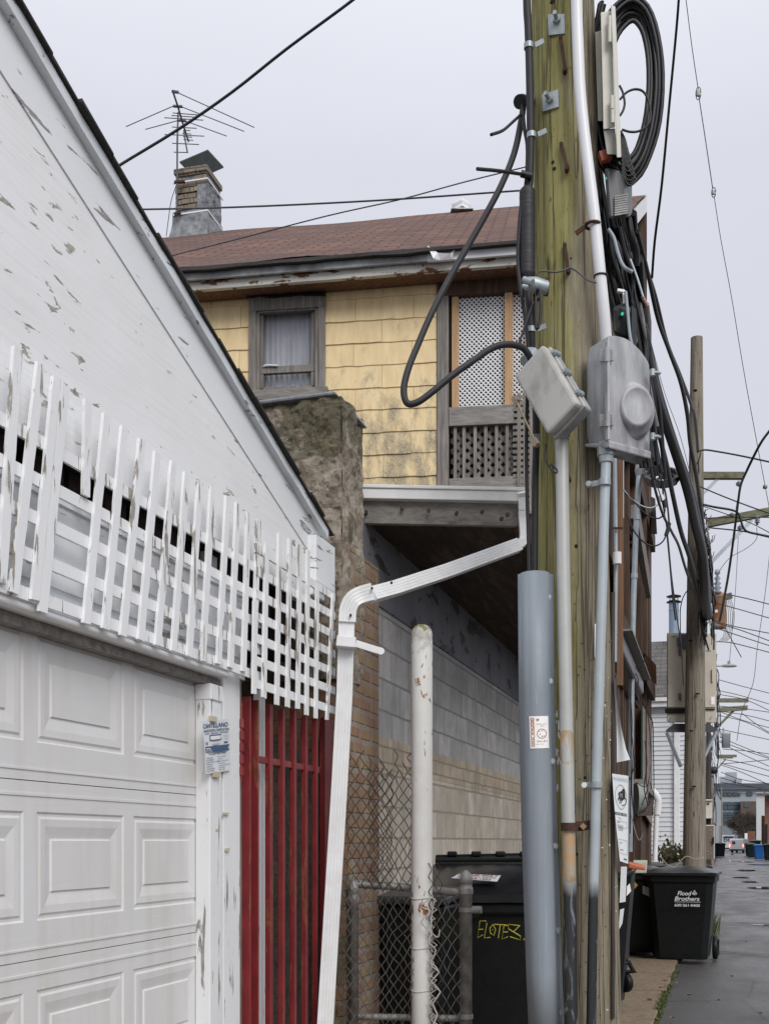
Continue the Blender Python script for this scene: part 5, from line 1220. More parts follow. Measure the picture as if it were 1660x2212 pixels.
put_text(mm,'UNDERGROUND',gfr,.34,.74,.028,.56,0,mi=1,off=.001); put_text(mm,'CABLE',gfr,.54,.68,.024,.22,0,mi=2,off=.001)
put_text(mm,'CALL 811',gfr,.36,.20,.05,.55,0,mi=2,off=.001); put_text(mm,'BEFORE YOU DIG',gfr,.32,.12,.02,.4,0,mi=2,off=.001)
cx,cy,rx,ry=.64,.455,.26,.155; nn=28
for k in range(nn):
    a0_,a1_=2*math.pi*k/nn,2*math.pi*(k+1)/nn
    mm.quad(*[gfr(cx+rx*s*math.cos(a),cy+ry*s*math.sin(a),.001) for a,s in((a0_,1),(a1_,1),(a1_,.87),(a0_,.87))],1)
mm.quad(gfr(cx-.19,cy+.085,.001),gfr(cx-.16,cy+.105,.001),gfr(cx+.19,cy-.085,.001),gfr(cx+.16,cy-.105,.001),1)
for (x0_,y0_,x1_,y1_) in [(.62,.52,.70,.55),(.52,.44,.58,.42),(.62,.38,.66,.345),(.66,.345,.72,.38)]: mm.quad(gfr(x0_,y0_,.0015),gfr(x1_,y1_,.0015),gfr(x1_,y1_+.02,.0015),gfr(x0_,y0_+.02,.0015),2)
mm.build('warning_sticker',[STICK,ORANGE,INK],ug)
# ================= near side pipes beside the pole
bc=thing('conduit','thin pale blue conduit with white coupling between pole and rust brown post','conduit',PD(1328,1400,7.0))
mm=MB(); mm.tube([PD(1327,985,7.0),PD(1329,1200,7.0),PD(1327,1430,7.0)],pxr(9,7),12); mm.build('pipe',GALVP,bc)
mm=MB(); c=PD(1332,1206,6.95); mm.tube([c+V((0,0,.035)),c+V((0,0,-.035))],pxr(18,6.95),14); mm.build('coupling',PVCW,bc)
mm=MB(); c=PD(1330,1141,6.97); mm.bar(c-R_*.05,c+R_*.04,.01,.012); mm.build('strap',RUST,bc)
mm=MB(); mm.hexa([PD(1331,1480,7.4),PD(1345,1480,7.4),PD(1331,1480,7.46),PD(1345,1480,7.46),PD(1330,985,7.4),PD(1345,985,7.4),PD(1330,985,7.46),PD(1345,985,7.46)])
rp=mm.build('rusty_board',REDWOODM); tag(rp,'narrow rust brown upright board just right of the big pole','board')
# service mast
ms=thing('service_mast','silver pipe mast with hooded weatherhead and black ring of cable, right of the pole','service mast',PD(1358,1840,9.0))
mm=MB(); mm.tube([PD(1379,1022,9.0),PD(1372,1150,9.0),PD(1367,1300,9.0),PD(1363,1480,9.0),PD(1359,1840,9.0)],pxr(12,9),14); mm.build('pipe',GALVP,ms)
for v,u in ((1118,1374),(1244,1369)): 
    mm=MB(); c=PD(u,v,9.0); mm.tube([c+V((0,0,.02)),c+V((0,0,-.02))],pxr(15,9),12); mm.build('collar',ZINC,ms)
mm=MB(); mm.tube(smoothpts([PD(1378,1028,9.0),PD(1381,1012,9.0),PD(1392,1006,9.0),PD(1402,1012,9.0)],4),[pxr(w,9) for w in (13,15,18,20,21,21,21,20,19,18,16,14,12)],14); mm.build('weatherhead',GREYCAST,ms)
# cable ring (snow shoe)
ring=thing('cable_ring','black oval hanging cable storage ring beside the weatherhead','cable ring',PD(1428,1050,9.0))
mm=MB(); n=12
for k in range(n):
    a,b=2*math.pi*k/n,2*math.pi*(k+1)/n
    for s,yy in ((1,0),(.86,8)):
        mm.bar(PD(1428+37*s*math.cos(a),1028+16*s*math.sin(a)+yy,9.0-.5*math.sin(a)),PD(1428+37*s*math.cos(b),1028+16*s*math.sin(b)+yy,9.0-.5*math.sin(b)),.03,.035)
for k in (2,4,8,10): a=2*math.pi*k/n; mm.bar(PD(1428+30*math.cos(a),1028+13*math.sin(a),9),PD(1428,1030,9),.02,.02)
mm.build('frame',BLACK,ring)
# ================= wooden porch along the alley
wp=thing('wooden_porch','dark brown open wooden back porch with posts, stair and boarded lower level beyond the pole','porch',(.6,15,0))
XW=.84
def yv(u,x=XW): return yx(u,x)
def zz_(u,v,x=XW): return PX(u,v,x).z
def pboard(name,mat,u0,v0,u1,v1,x1=XW,th=.09,bev=0):
    mm=MB(); a=PX(u0,v0,x1); b=PX(u1,v1,x1); c=PX(u1,v0,x1); mm.bb((x1-th,a.y,b.z),(x1,b.y,min(a.z,99))); return mm.build(name,mat,wp,bevel=bev)
yE=yv(1406); ztop=PX(1404,470,XW).z
def ybox(name,mat,y0,y1,z0,z1,x0,x1):
    mm=MB(); mm.bb((x0,y0,z0),(x1,y1,z1)); return mm.build(name,mat,wp)
ybox('corner_post',BROWNWOOD,yE-.7,yE-.02,0,9.9,.66,.84)
for u in (1346,1358,1370,1384): ybox('post',BROWNWOOD,yv(u)-.06,yv(u)+.06,0,7.4,.74,.838)
# upper storey: dark boards + white lattice
ybox('upper_boards',BROWNWOOD,11.6,yE-.5,6.9,zg(14)-.3,.60,.70)
mmz=(zz_(1384,1012),zz_(1384,960))
LAT=MB()
y0_,y1_=yv(1372,.80),yv(1394,.80)
z0_,z1_=6.65,7.35
k=y0_-.7
while k<y1_:
    for s in(1,-1):
        a=(k,z0_) if s>0 else (k+.7,z0_); b=(k+.7,z1_) if s>0 else (k,z1_)
        a=(min(max(a[0],y0_),y1_),a[1]); b=(min(max(b[0],y0_),y1_),b[1]); LAT.bar((.80+.003*s,a[0],a[1]),(.80+.003*s,b[0],b[1]),.02,.004,up=(1,0,0))
    k+=.06
LAT.build('white_lattice',PLASTW,wp)
# floors
zA=PD(1412,1110,17.5).z; zB=PD(1412,1452,17.5).z; print('porch floors',zA,zB)
ybox('floor_beam',BROWNWOOD,12,yE,zA-.3,zA-.05,.1,.90); ybox('floor_beam',BROWNWOOD,12,yE,zB-.3,zB-.05,.1,.90)
mm=MB(); mm.hexa([PD(1404,1154,17.2),PD(1418,1154,17.0),PD(1404,1154,17.6),PD(1418,1154,17.4),PD(1404,1072,17.2),PD(1414,1077,17.0),PD(1404,1072,17.6),PD(1414,1077,17.4)]); mm.build('beam_end',GREYWOOD,wp)
mm=MB(); mm.hexa([PD(1391,1455,16.2),PD(1417,1481,16.0),PD(1391,1455,16.8),PD(1417,1481,16.5),PD(1391,1410,16.2),PD(1416,1437,16.0),PD(1391,1410,16.8),PD(1416,1437,16.5)]); mm.build('beam_end',REDWOODM,wp)
mm=MB(); mm.bar(PD(1374,1118,14.2),PD(1400,1275,15.6),.06,.26); mm.bar(PD(1366,1105,14.6),PD(1393,1250,16.0),.06,.2); mm.build('stair_stringer',GREYWOOD,wp)
for k in range(7):
    mm=MB(); p=PD(1370+k*3.7,1135+k*20,14.6+k*.2); mm.box(V((.62,p.y,p.z)),(.4,.24,.03),0); mm.build('tread',BROWNWOOD,wp)
mm=MB(); 
for u in (1381,1386,1391): a=PX(u,1165,.82); mm.bb((.80,a.y-.03,zB),(.83,a.y+.03,zA-.1))
parts(mm,'railing_post',REDWOODM,wp)
ybox('mid_boards',DARKBR,12.4,14.6,zB-.1,zA-.3,.35,.45); ybox('mid_boards',BROWNWOOD,15.4,yE-.3,zB+.0,zB+1.0,.70,.74)
ybox('tan_upright',REDWOODM,yv(1391,.85),yv(1398,.85),zB-.3,zB+1.25,.80,.85)
ybox('mid_window_frame',PVCW,yv(1346,.86)-.04,yv(1346,.86)+.02,zz_(1346,1655,.86)*0+5.2,5.9,.84,.86)
# lower level boards
mm=MB()
for k,(ua,ub) in enumerate([(1330,1338),(1338,1347),(1347,1354),(1354,1361)]):
    y0=yv(ua); y1=yv(ub)-.02; mm.bb((.70,y0,.5),(.80+.008*(k%2),y1,zB-.35))
parts(mm,'plank',BROWNWOOD,wp)
ybox('brace_board',REDWOODM,yv(1361),yv(1385),.0,zB-.3,.66,.735)
mm=MB(); a,b=yv(1386.5,.88),yv(1407.5,.88); mm.hexa([(.86,a,1.95),(.88,a,1.95),(.86,b,1.75),(.88,b,1.75),(.86,a,zz_(1387,1524,.88)),(.88,a,zz_(1387,1524,.88)),(.86,b,zz_(1408,1562,.88)),(.88,b,zz_(1408,1562,.88))])
OSB=mwood('weathered chip board',(.15,.12,.105),(.27,.225,.20),(.36,.31,.28),(12,12,12)); mm.build('chip_board',OSB,wp)
mm=MB(); mm.bb((.862,a-.02,1.95),(.884,a-.002,zz_(1387,1524,.88))); mm.build('green_edge',mplain('green trim',(.01,.08,.05),.6),wp)
mm=MB(); mm.bar(PD(1368,1688,12.5),PD(1398,1718,15.0),.16,.05); mm.build('ledge',GREYWOOD,wp)
mm=MB(); mm.hexa([PD(1376,1762,14),PD(1410,1762,15.0),PD(1376,1762,14.6),PD(1410,1762,15.6),PD(1376,1715,14),PD(1409,1722,15.0),PD(1376,1715,14.6),PD(1409,1722,15.6)]); mm.build('lower_box',BROWNWOOD,wp)
ybox('lower_post',BROWNWOOD,yv(1386),yv(1400),0,1.95,.70,.80)
mm=MB(); c=PD(1378,1725,12.4); mm.tube([c-R_*.03,c+R_*.06],[.17,.15],20); mm.build('satellite_disc',mplain('pale green disc',(.28,.31,.28),.6),wp)
SIDEG=mplain('grey plaster',(.16,.155,.15),.9,0,.3,9,.4)
ybox('inner_wall',DARKBR,11.8,yE-.2,0,zB-.3,.38,.48)
# dark sloped gutter
gt=thing('porch_gutter','dark brown sloping metal gutter just right of the pole','gutter',PD(1340,1440,8.5))
mm=MB(); a=PD(1321,1385,7.6); b=PD(1371,1486,10.0); mm.bar(a,b,.14,.12); mm.build('trough',mplain('brown gutter paint',(.075,.055,.045),.35,0,.3,9,.1),gt,bevel=.02)
mm=MB(); mm.bar(a+V((.03,0,.07)),b+V((.03,0,.07)),.2,.012); mm.build('edge',GALVDK,gt)
# white downspout by porch
pd_=thing('downspout','white elbowed downspout in front of the white siding house','downspout',PD(1412,1840,16))
mm=MB(); mm.tube(smoothpts([PD(1405,1706,16),PD(1414,1716,16),PD(1420,1728,16),PD(1420,1740,16),PD(1418,1760,16)],4),pxr(16,16),10); mm.tube([PD(1417,1755,16),PD(1413,1860,16)],pxr(11,16),10); parts(mm,'pipe',W_METAL,pd_)
mm=MB(); mm.tube([PD(1411,1747,16),PD(1424,1750,16)],.02,8); mm.build('band',GALVP,pd_)
# posters
tp=thing('torn_paper','large curled blank white paper hanging from the pole side','paper',PD(1335,1600,5.3))
mm=MB(); L=[(1331,1458),(1326,1468),(1326,1500),(1328,1530),(1330,1560),(1331,1600),(1331,1647)]; R=[(1331.5,1458),(1330,1466),(1330,1500),(1335,1540),(1342,1580),(1351,1618),(1360,1641)]
n=len(L); K=5; G=[]
for i in range(n):
    for k in range(K+1): t=k/K; G.append(PD(L[i][0]*(1-t)+R[i][0]*t,L[i][1]*(1-t)+R[i][1]*t,5.38+.03*math.sin(t*3+i*.4)+.02*t*i/n*3))
mm.add(G,[(i*(K+1)+k,i*(K+1)+k+1,(i+1)*(K+1)+k+1,(i+1)*(K+1)+k) for i in range(n-1) for k in range(K)],0,True); mm.build('sheet',PAPER,tp)
random.seed(3)
ps=thing('rat_poster','white warning poster with black rat drawing fixed to the right side of the pole','poster',PD(1340,1860,5.3))
Pq=[(1338,1860),(1355.5,1866),(1356,1676),(1321,1671)]
def pfr(x,y,off):
    u=(Pq[0][0]*(1-x)+Pq[1][0]*x)*(1-y)+(Pq[3][0]*(1-x)+Pq[2][0]*x)*y; 
    u=u-5*(1-x)*math.sin(math.pi*y)*.3; v=(Pq[0][1]*(1-x)+Pq[1][1]*x)*(1-y)+(Pq[3][1]*(1-x)+Pq[2][1]*x)*y
    return PD(u,v,5.33+.05*x-off*2)
mm=MB(); n=10
for i in range(n):
    for j in range(n): mm.quad(pfr(i/n,j/n,0),pfr((i+1)/n,j/n,0),pfr((i+1)/n,(j+1)/n,0),pfr(i/n,(j+1)/n,0),0)
PBL=NT('faded blue ink').out((.42,.52,.58),.6)
put_text(mm,'WARNING',pfr,.03,.925,.045,.93,.01,mi=2,off=.001)
nn=26; cx,cy=.5,.745
for k in range(nn):
    a,b=2*math.pi*k/nn,2*math.pi*(k+1)/nn; f=lambda a,s:(cx+.40*s*math.sin(a)*abs(math.sin(a))**.3,cy+.145*s*math.cos(a))
    mm.quad(*[pfr(*f(a_,s),.001) for a_,s in((a,1),(b,1),(b,.94),(a,.94))],3)
rat=[(.62,.84),(.74,.85),(.78,.81),(.80,.77),(.76,.73),(.66,.72),(.60,.70),(.55,.73),(.48,.70),(.40,.73),(.34,.70),(.36,.75),(.33,.78),(.38,.80),(.50,.81),(.58,.82)]
mm.add([pfr(x,y,.0015) for x,y in rat],[tuple(range(len(rat)))],1)
def strk(pts,w,mi=1):
    for (x0,y0),(x1,y1) in zip(pts[:-1],pts[1:]): mm.bar(pfr(x0,y0,.002),pfr(x1,y1,.002),w,.001,up=-B_,mi=mi)
strk([(.76,.75),(.86,.72),(.84,.68),(.72,.66),(.60,.655),(.55,.65)],.003); strk([(.55,.72),(.48,.67)],.003); strk([(.45,.72),(.38,.67)],.003); strk([(.36,.74),(.27,.70)],.003)
strk([(.42,.79),(.55,.76)],.0015,0); strk([(.40,.77),(.5,.74)],.0015,0); strk([(.55,.79),(.60,.74)],.0015,0)
mm.quad(pfr(.02,.535,.001),pfr(.90,.535,.001),pfr(.90,.565,.001),pfr(.02,.565,.001),1)
put_text(mm,'TARGET: RATS',pfr,.04,.54,.019,.84,.01,mi=0,off=.002)
for (x0,y0,x1) in [(.25,.50,.33),(.35,.49,.45),(.15,.45,.35)]: mm.quad(pfr(x0,y0,.001),pfr(x1,y0,.001),pfr(x1,y0+.006,.001),pfr(x0,y0+.006,.001),1)
for k in range(7): mm.quad(pfr(.15,.42-k*.01,.001),pfr(.55+.2*random.random(),.42-k*.01,.001),pfr(.55,.423-k*.01,.001),pfr(.15,.423-k*.01,.001),3)
for (x0,y0,x1,y1) in [(.1,.40,.9,.47),(.1,.10,.92,.26)]: strk([(x0,y0),(x1,y0),(x1,y1),(x0,y1),(x0,y0)],.0007,3)
strk([(.2,.22),(.45,.22)],.0015); strk([(.2,.14),(.5,.14)],.002)
for k in range(3): mm.quad(pfr(.5+k*.13,.03,.001),pfr(.59+k*.13,.03,.001),pfr(.59+k*.13,.05,.001),pfr(.5+k*.13,.05,.001),1)
mm.build('sheet',[PAPER,INK,PBL,NT('grey ink').out((.25,.25,.26),.6)],ps)
# ================= cables on the right of the pole
# cream equipment box
eb=thing('equipment_cabinet','tall narrow cream metal cabinet mounted high on the pole inside the cable coil','cabinet',PD(1320,340,5.4))
def quadbox(mm,tl,tr,br,bl,Y0,Y1):
    mm.hexa([PD(*bl,Y0),PD(*br,Y0),PD(*bl,Y1),PD(*br,Y1),PD(*tl,Y0),PD(*tr,Y0),PD(*tl,Y1),PD(*tr,Y1)])
mm=MB(); quadbox(mm,(1296,27),(1319,23),(1327,276),(1302,280),5.3,5.55); mm.build('side',CREAM,eb,bevel=.004)
mm=MB(); quadbox(mm,(1318,11),(1328,14),(1341,340),(1331,341),5.26,5.5); mm.build('door_edge',CREAM,eb,bevel=.004)
mm=MB(); quadbox(mm,(1302,281),(1327,277),(1333,334),(1310,334),5.31,5.54); mm.build('lower_skirt',mplain('dirty cream paint',(.42,.41,.37),.6,0,.2,20,.2),eb,bevel=.003)
mm=MB(); quadbox(mm,(1284,70),(1297,66),(1301,262),(1290,262),5.42,5.6); mm.build('back_plate',CREAM,eb,bevel=.004)
for (u,v) in [(1316,50),(1316,78),(1321,222),(1322,252)]:
    mm=MB(); p=PD(u,v,5.27); mm.cyl(p+V((0,0,.03)),p-V((0,0,.03)),.009,n=8); mm.build('hinge',CREAM,eb)
# coil of cable
cc=thing('cable_coil','big oval coil of thick black cable hanging on the right of the pole top','cable coil',PD(1360,390,5.45))
for k in range(17):
    w=random.uniform(-1,1); P=[]; rxo=73-2.1*k+random.uniform(-1.5,1.5); ryo=206-3.4*k+random.uniform(-5,5); Yc_=5.45+.028*(k%4)+random.uniform(-.01,.01)
    for j in range(41):
        a=2*math.pi*j/40; ca_,sa_=math.cos(a),math.sin(a)
        u=1358+rxo*ca_*(1 if ca_>0 else 1.25)+ -8*sa_ ; v=196+ryo*sa_+2*noise.noise((a*2,k,0))*3
        P.append(PD(u,v,Yc_+.05*sa_*w))
    mm=MB(); mm.tube(P,pxr(random.choice([8,9,10]),5.45),8,cap=False); mm.build('loop',BLACK,cc)
for k in range(0):
    mm=MB(); p=PD(1408-k*5,290+k*70,5.42); mm.bar(p-R_*.045,p+R_*.03,.03,.012); mm.build('cable_tie',BLACK,cc)
# random thin loops
def loops(lst,Y,r,label,cat='wire',group=None):
    for P in lst: cab('thin_wire' if cat=='wire' else 'black_cable',[(u,v,Y+random.uniform(-.05,.05)) for u,v in P],r,BLACK,label,cat,group)
cab('thin_wire',[(1338,215,5.4),(1352,200,5.4),(1370,193,5.4),(1388,198,5.4),(1400,220,5.4),(1404,250,5.4),(1398,270,5.4),(1380,283,5.4),(1360,285,5.4),(1342,280,5.4)],.0055,BLACK,'thin black wire loop bulging right of the cream cabinet','wire')
cab('thin_wire',[(1337,185,5.35),(1344,200,5.35),(1348,222,5.35),(1345,238,5.35),(1338,250,5.35)],.0055,BLACK,'short curved wire hugging the cream cabinet hinge side','wire')
# descending bundle: left strand beside white conduit
grp='black cables hanging down the right side of the pole'
lab='black cable in the hanging tangle down the right side of the pole'
random.seed(5)
for k in range(24):
    k=k*.68
    o=random.uniform(-6,6); P=[(1292+o+k*.6,30+random.uniform(-30,30)),(1279+o*.7+k*.5,80+random.uniform(-8,8)),(1270+k*.55,150),(1271+k*.6+o*.3,220),(1279+k*.7,300),(1287+k*.7+o*.3,370),(1292+k*1.0,440),(1296+k*1.3+o*.5,500),(1302+k*1.7,560+random.uniform(-10,10)),(1312+k*2.2+o,620),(1330+k*2.1,700+random.uniform(-20,20)),(1352+k*1.7+o,780),(1366+k*1.6,860),(1374+k*1.5+o*.5,940),(1385+k*1.6,1010)]
    cab('hanging_cable',[(u,v,5.45+.02*(int(k)%5)+random.uniform(-.03,.03)+ (v/1000)*.5) for u,v in P],random.choice([.006,.008,.011,.014]),random.choice([BLACK,BLACKM]),lab,'cable',grp,n=6)
for k in range(26):
    k=k*.5
    o=random.uniform(-9,9); P=[(1308+k*2.2,470+random.uniform(-10,30)),(1316+k*3.2+o,540),(1335+k*2.4,600+random.uniform(-15,15)),(1352+k*1.8+o,660),(1368+k*1.9,740),(1382+k*1.3+o*.6,820),(1392+k*1.2,900),(1398+k*1.6,980+k*2)]
    cab('hanging_cable',[(u,v,5.5+.03*(int(k)%4)+random.uniform(-.03,.03)+(v/1000)*.5) for u,v in P],random.choice([.006,.009,.013,.016]),random.choice([BLACK,BLACKM]),lab,'cable',grp,n=6)
for k in range(9):
    P=[(1345+k*4,300+k*12+random.uniform(-8,8)),(1350+k*3,340+k*6),(1352+k*2,372)]; P=[(1340,283+k*6),(1348+k*1.5,300+k*9),(1352+k*2.6,318+k*9),(1346+k*1.2,320+k*10),(1341,306+k*8)]
    cab('hanging_cable',[(u,v,5.42) for u,v in P],.005,BLACK,lab,'cable',grp,n=5)
random.seed(55)
for k in range(38):
    o=random.uniform(-9,9); u=1330+random.uniform(0,46); P=[]; v=430+random.uniform(0,160); end=random.uniform(850,1080)
    while v<end:
        c=1335+(v-430)*.125+o*1.6+(k%5)*4; P.append((c+random.uniform(-5,5),v)); v+=random.uniform(50,95)
    cab('hanging_cable',[(u_,v_,5.55+.02*(k%5)+(v_/1000)*.6) for u_,v_ in P],random.choice([.004,.006,.009,.012]),random.choice([BLACK,BLACKM,BLACK,BLACK,GALVDK]),lab,'cable',grp,n=6)
# vented terminal housing
vt_=thing('terminal_housing','dark grey translucent vented terminal housing with tiny green light under the coil','terminal housing',PD(1340,480,5.5))
mm=MB(); mm.hexa([PD(1313,474,5.35),PD(1360,470,5.35),PD(1318,470,5.55),PD(1364,466,5.55),PD(1303,362,5.35),PD(1334,366,5.35),PD(1310,360,5.55),PD(1366,405,5.55)]); mm.build('housing',DKPLAST,vt_,bevel=.015)
mm=MB()
for k in range(9): mm.bar(PD(1326,425+k*5,5.34),PD(1355,420+k*5,5.34),.006,.008)
parts(mm,'vent_fin',GALVDK,vt_)
mm=MB(); LEDM=NT('green led'); LEDM.b.inputs['Emission Color'].default_value=(.05,.8,.45,1); LEDM.b.inputs['Emission Strength'].default_value=.2; LEDM=LEDM.out((.05,.7,.4),.4)
mm.bb(*[PD(1307,383,5.33),PD(1309.5,389,5.34)]); mm.build('green_light',LEDM,vt_)
mm=MB(); mm.bar(PD(1302,328,5.36),PD(1309,348,5.36),.035,.05); tag(mm.build('orange_cap',mplain('orange plastic cap',(.38,.08,.04),.6)),'small orange red plastic cap between cream cabinet and dark housing','cap')
# amplifier
am=thing('amplifier','black ribbed amplifier casting with green dot above the meter box','amplifier',PD(1345,720,5.5))
mm=MB(); mm.hexa([PD(1322,722,5.4),PD(1375,745,5.45),PD(1330,722,5.6),PD(1378,745,5.65),PD(1322,660,5.4),PD(1360,668,5.42),PD(1330,655,5.6),PD(1364,662,5.6)]); mm.build('body',BLKPLAST,am,bevel=.02)
mm=MB()
for k in range(9): mm.bar(PD(1362-k*.2,672+k*8,5.40),PD(1372,680+k*8,5.45),.006,.05)
parts(mm,'cooling_fin',BLKPLAST,am)
mm=MB(); mm.tube([PD(1343,678,5.385),PD(1343,678,5.40)],.0075,12); mm.build('green_dot',LEDM,am)
mm=MB(); mm.bar(PD(1332,628,5.4),PD(1346,630,5.4),.02,.012); mm.bar(PD(1346,628,5.4),PD(1347,656,5.4),.012,.012); mm.build('white_hook',PVCW,am)
# long splice closure
sc_=cab('splice_closure',[(1355,472,5.55),(1362,510,5.55),(1372,545,5.58),(1372,575,5.6)],pxr(16,5.5),BLKPLAST,'fat black splice closure tube below the dark vented housing','splice closure',n=14)
for (P,w,l) in [([(1313,495),(1325,515),(1333,545),(1345,575),(1365,588)],8,'grey plastic covered wire curving right of the white conduit'),([(1350,630),(1355,680),(1360,730),(1372,770),(1385,785)],7,'grey curved tube in the tangle above the meter box')]:
    cab('grey_tube',[(u,v,5.38) for u,v in P],pxr(w,5.38),PVCG,l,'cable',n=10)
cab('pink_sleeve',[(1386,640,5.36),(1399,662,5.36)],pxr(7,5.36),mplain('pinkish sleeve',(.45,.22,.17),.6),'small pinkish sleeve on a cable end above the meter box','cable end')
cab('thin_wire',[(1360,560,5.35),(1375,600,5.35),(1388,642,5.35)],.005,GALVP,'pale straight wire leading to the pinkish sleeve','wire')
# trunk bundles from pole 1 to pole 2
Y2=18.0
tg='thick cable spans running from the near pole to the second pole'
def span(name,pts,w,label,Ya=5.6,Yb=17.6,mat=None,grp=None,wob=1.5,k=1.0):
    P=[]; n=len(pts)
    for i,(u,v) in enumerate(pts):
        t=i/(n-1); inv=(1-t)/Ya+t/Yb; P.append(PD(u,v,1/inv))
    rr=[pxr(w*(1-.0*j),p) for j,p in enumerate([0])]
    S_=smoothpts(P,6); rad=[w/2*((p-CAM).dot(V((-SA,CA,0))))/F for p in S_]
    if isinstance(w,(int,float)) and k!=1.0: rad=[r*(1+(k-1)*j/(len(S_)-1)) for j,r in enumerate(rad)]
    mm=MB(); mm.tube(S_,rad,8); o=mm.build(name,mat or BLACK); tag(o,label,'cable',grp); return o
span('trunk_cable',[(1378,560),(1388,700),(1405,800),(1425,880),(1455,970),(1484,1060),(1500,1130),(1516,1200),(1522,1290),(1528,1330)],21,'thickest lashed trunk cable sweeping down to the second pole',5.7,17.4)
span('trunk_cable',[(1368,460),(1375,560),(1392,700),(1412,800),(1430,870),(1460,965),(1492,1060),(1508,1130),(1522,1220),(1530,1300)],13,'upper cable riding just above the thickest lashed trunk cable',5.7,17.4)
span('trunk_cable',[(1376,500),(1398,590),(1420,690),(1445,760),(1470,830),(1484,900),(1490,960),(1503,1030),(1510,1080),(1518,1150)],9,'black cable curving outside the lashed trunk toward the second pole top',5.7,17.4)
span('trunk_cable',[(1360,450),(1390,560),(1415,640),(1440,740),(1468,810),(1490,870),(1500,905),(1506,975)],7,'thin black cable following the outer curved cable to the second pole',5.7,17.4)
span('trunk_cable',[(1388,760),(1405,850),(1420,930),(1438,1000),(1452,1070),(1470,1150),(1490,1210),(1505,1270),(1514,1310)],10,'black cable running below the lashed trunk toward the cabinet pole',5.9,17.0)
span('trunk_cable',[(1398,980),(1412,1050),(1430,1110),(1450,1150),(1465,1180),(1480,1230),(1498,1280),(1510,1320)],6,'slack cable hanging from the ring toward the cabinet pole',6.5,17.0)
span('trunk_cable',[(1398,1010),(1425,1070),(1440,1150),(1450,1250),(1462,1340),(1470,1400),(1475,1480)],2.5,'very thin slack wire falling past the blue vent stack',7,17.0)
span('trunk_cable',[(1505,1260),(1480,1280),(1469,1310),(1468,1350),(1470,1390),(1480,1390),(1490,1350),(1494,1290),(1502,1250)],2.2,'slack hanging wire loop in front of the second pole',16.8,17.2)
span('lashing_wire',[(1395,700),(1418,790),(1438,860),(1470,950),(1495,1050),(1512,1130)],1.5,'pale lashing wire along the thickest trunk cable',5.6,17.2,GALVP)
for k in range(34):
    pass
# drops with splices
for (P,l) in [([(1345,1058),(1365,1080),(1390,1095),(1410,1096),(1424,1084),(1426,1072)],'pale wire drooping to the white connector beneath the cable ring'),([(1347,1062),(1370,1085),(1395,1112),(1420,1120),(1433,1110),(1435,1098)],'dark wire drooping to the splice under the white connector'),([(1352,1110),(1370,1150),(1395,1175),(1415,1179),(1430,1170),(1438,1155)],'lowest drooping wire ending in a long black splice')]:
    cab('drop_wire',[(u,v,8.0) for u,v in P],pxr(3.5,8),GALVP if 'pale' in l else BLACK,l,'wire')
for (P,w,l,mt) in [([(1426,1070),(1430,1082)],11,'white plastic connector hanging below the cable ring',PVCW),([(1433,1078),(1436,1096)],9,'grey black splice under the white connector',BLACKM),([(1444,1130),(1441,1145),(1437,1157)],9,'long black splice at the end of the lowest drooping wire',BLACK)]:
    cab('wire_splice',[(u,v,8.0) for u,v in P],pxr(w,8),mt,l,'splice',n=10)
for (P,l) in [([(1405,985),(1418,1010),(1428,1040),(1432,1075)],'short wire from the tangle down to the white connector'),([(1410,1000),(1432,1050),(1440,1090),(1444,1130)],'short wire from the ring down to the long black splice'),([(1440,1157),(1446,1220),(1452,1290),(1458,1340)],'thin line falling from the long black splice'),([(1416,985),(1405,1000),(1402,1010)],'short bent cable entering the weatherhead'),([(1400,960),(1410,990),(1425,1010),(1440,1015)],'cable dipping to the black ring')]:
    cab('drop_wire',[(u,v,8.2) for u,v in P],pxr(4,8.2),BLACK,l,'wire')
# cables on porch side
random.seed(8)
pg='loose wires draped over the wooden porch'
for P in [[(1347,1395),(1352,1420),(1372,1440),(1380,1450),(1395,1415)],[(1370,1450),(1378,1470),(1372,1490),(1380,1520)],[(1385,1510),(1395,1530),(1408,1560),(1410,1620),(1411,1700),(1408,1760)],[(1392,1600),(1396,1650),(1390,1700),(1398,1740)],[(1362,1480),(1361,1560),(1366,1620),(1363,1700),(1368,1760),(1378,1800)],[(1362,1760),(1372,1800),(1380,1815),(1388,1800)],[(1395,1520),(1402,1580),(1404,1640),(1398,1700),(1385,1740)],[(1372,1690),(1392,1700),(1402,1690),(1408,1710)],[(1360,1500),(1364,1560),(1361,1640)],[(1368,1730),(1375,1760),(1395,1745),(1404,1730)],[(1399,1600),(1404,1630),(1401,1680),(1396,1730)],[(1363,1385),(1362,1450),(1361,1520),(1362,1640),(1360,1800)],[(1345,1690),(1358,1685),(1370,1650),(1368,1630)]]:
    cab('loose_wire',[(u,v,8.9) for u,v in P],pxr(2.2,8.9),random.choice([BLACK,BLACK,GALVDK]),'loose dark wire draped over the brown wooden porch','wire',pg,n=6)
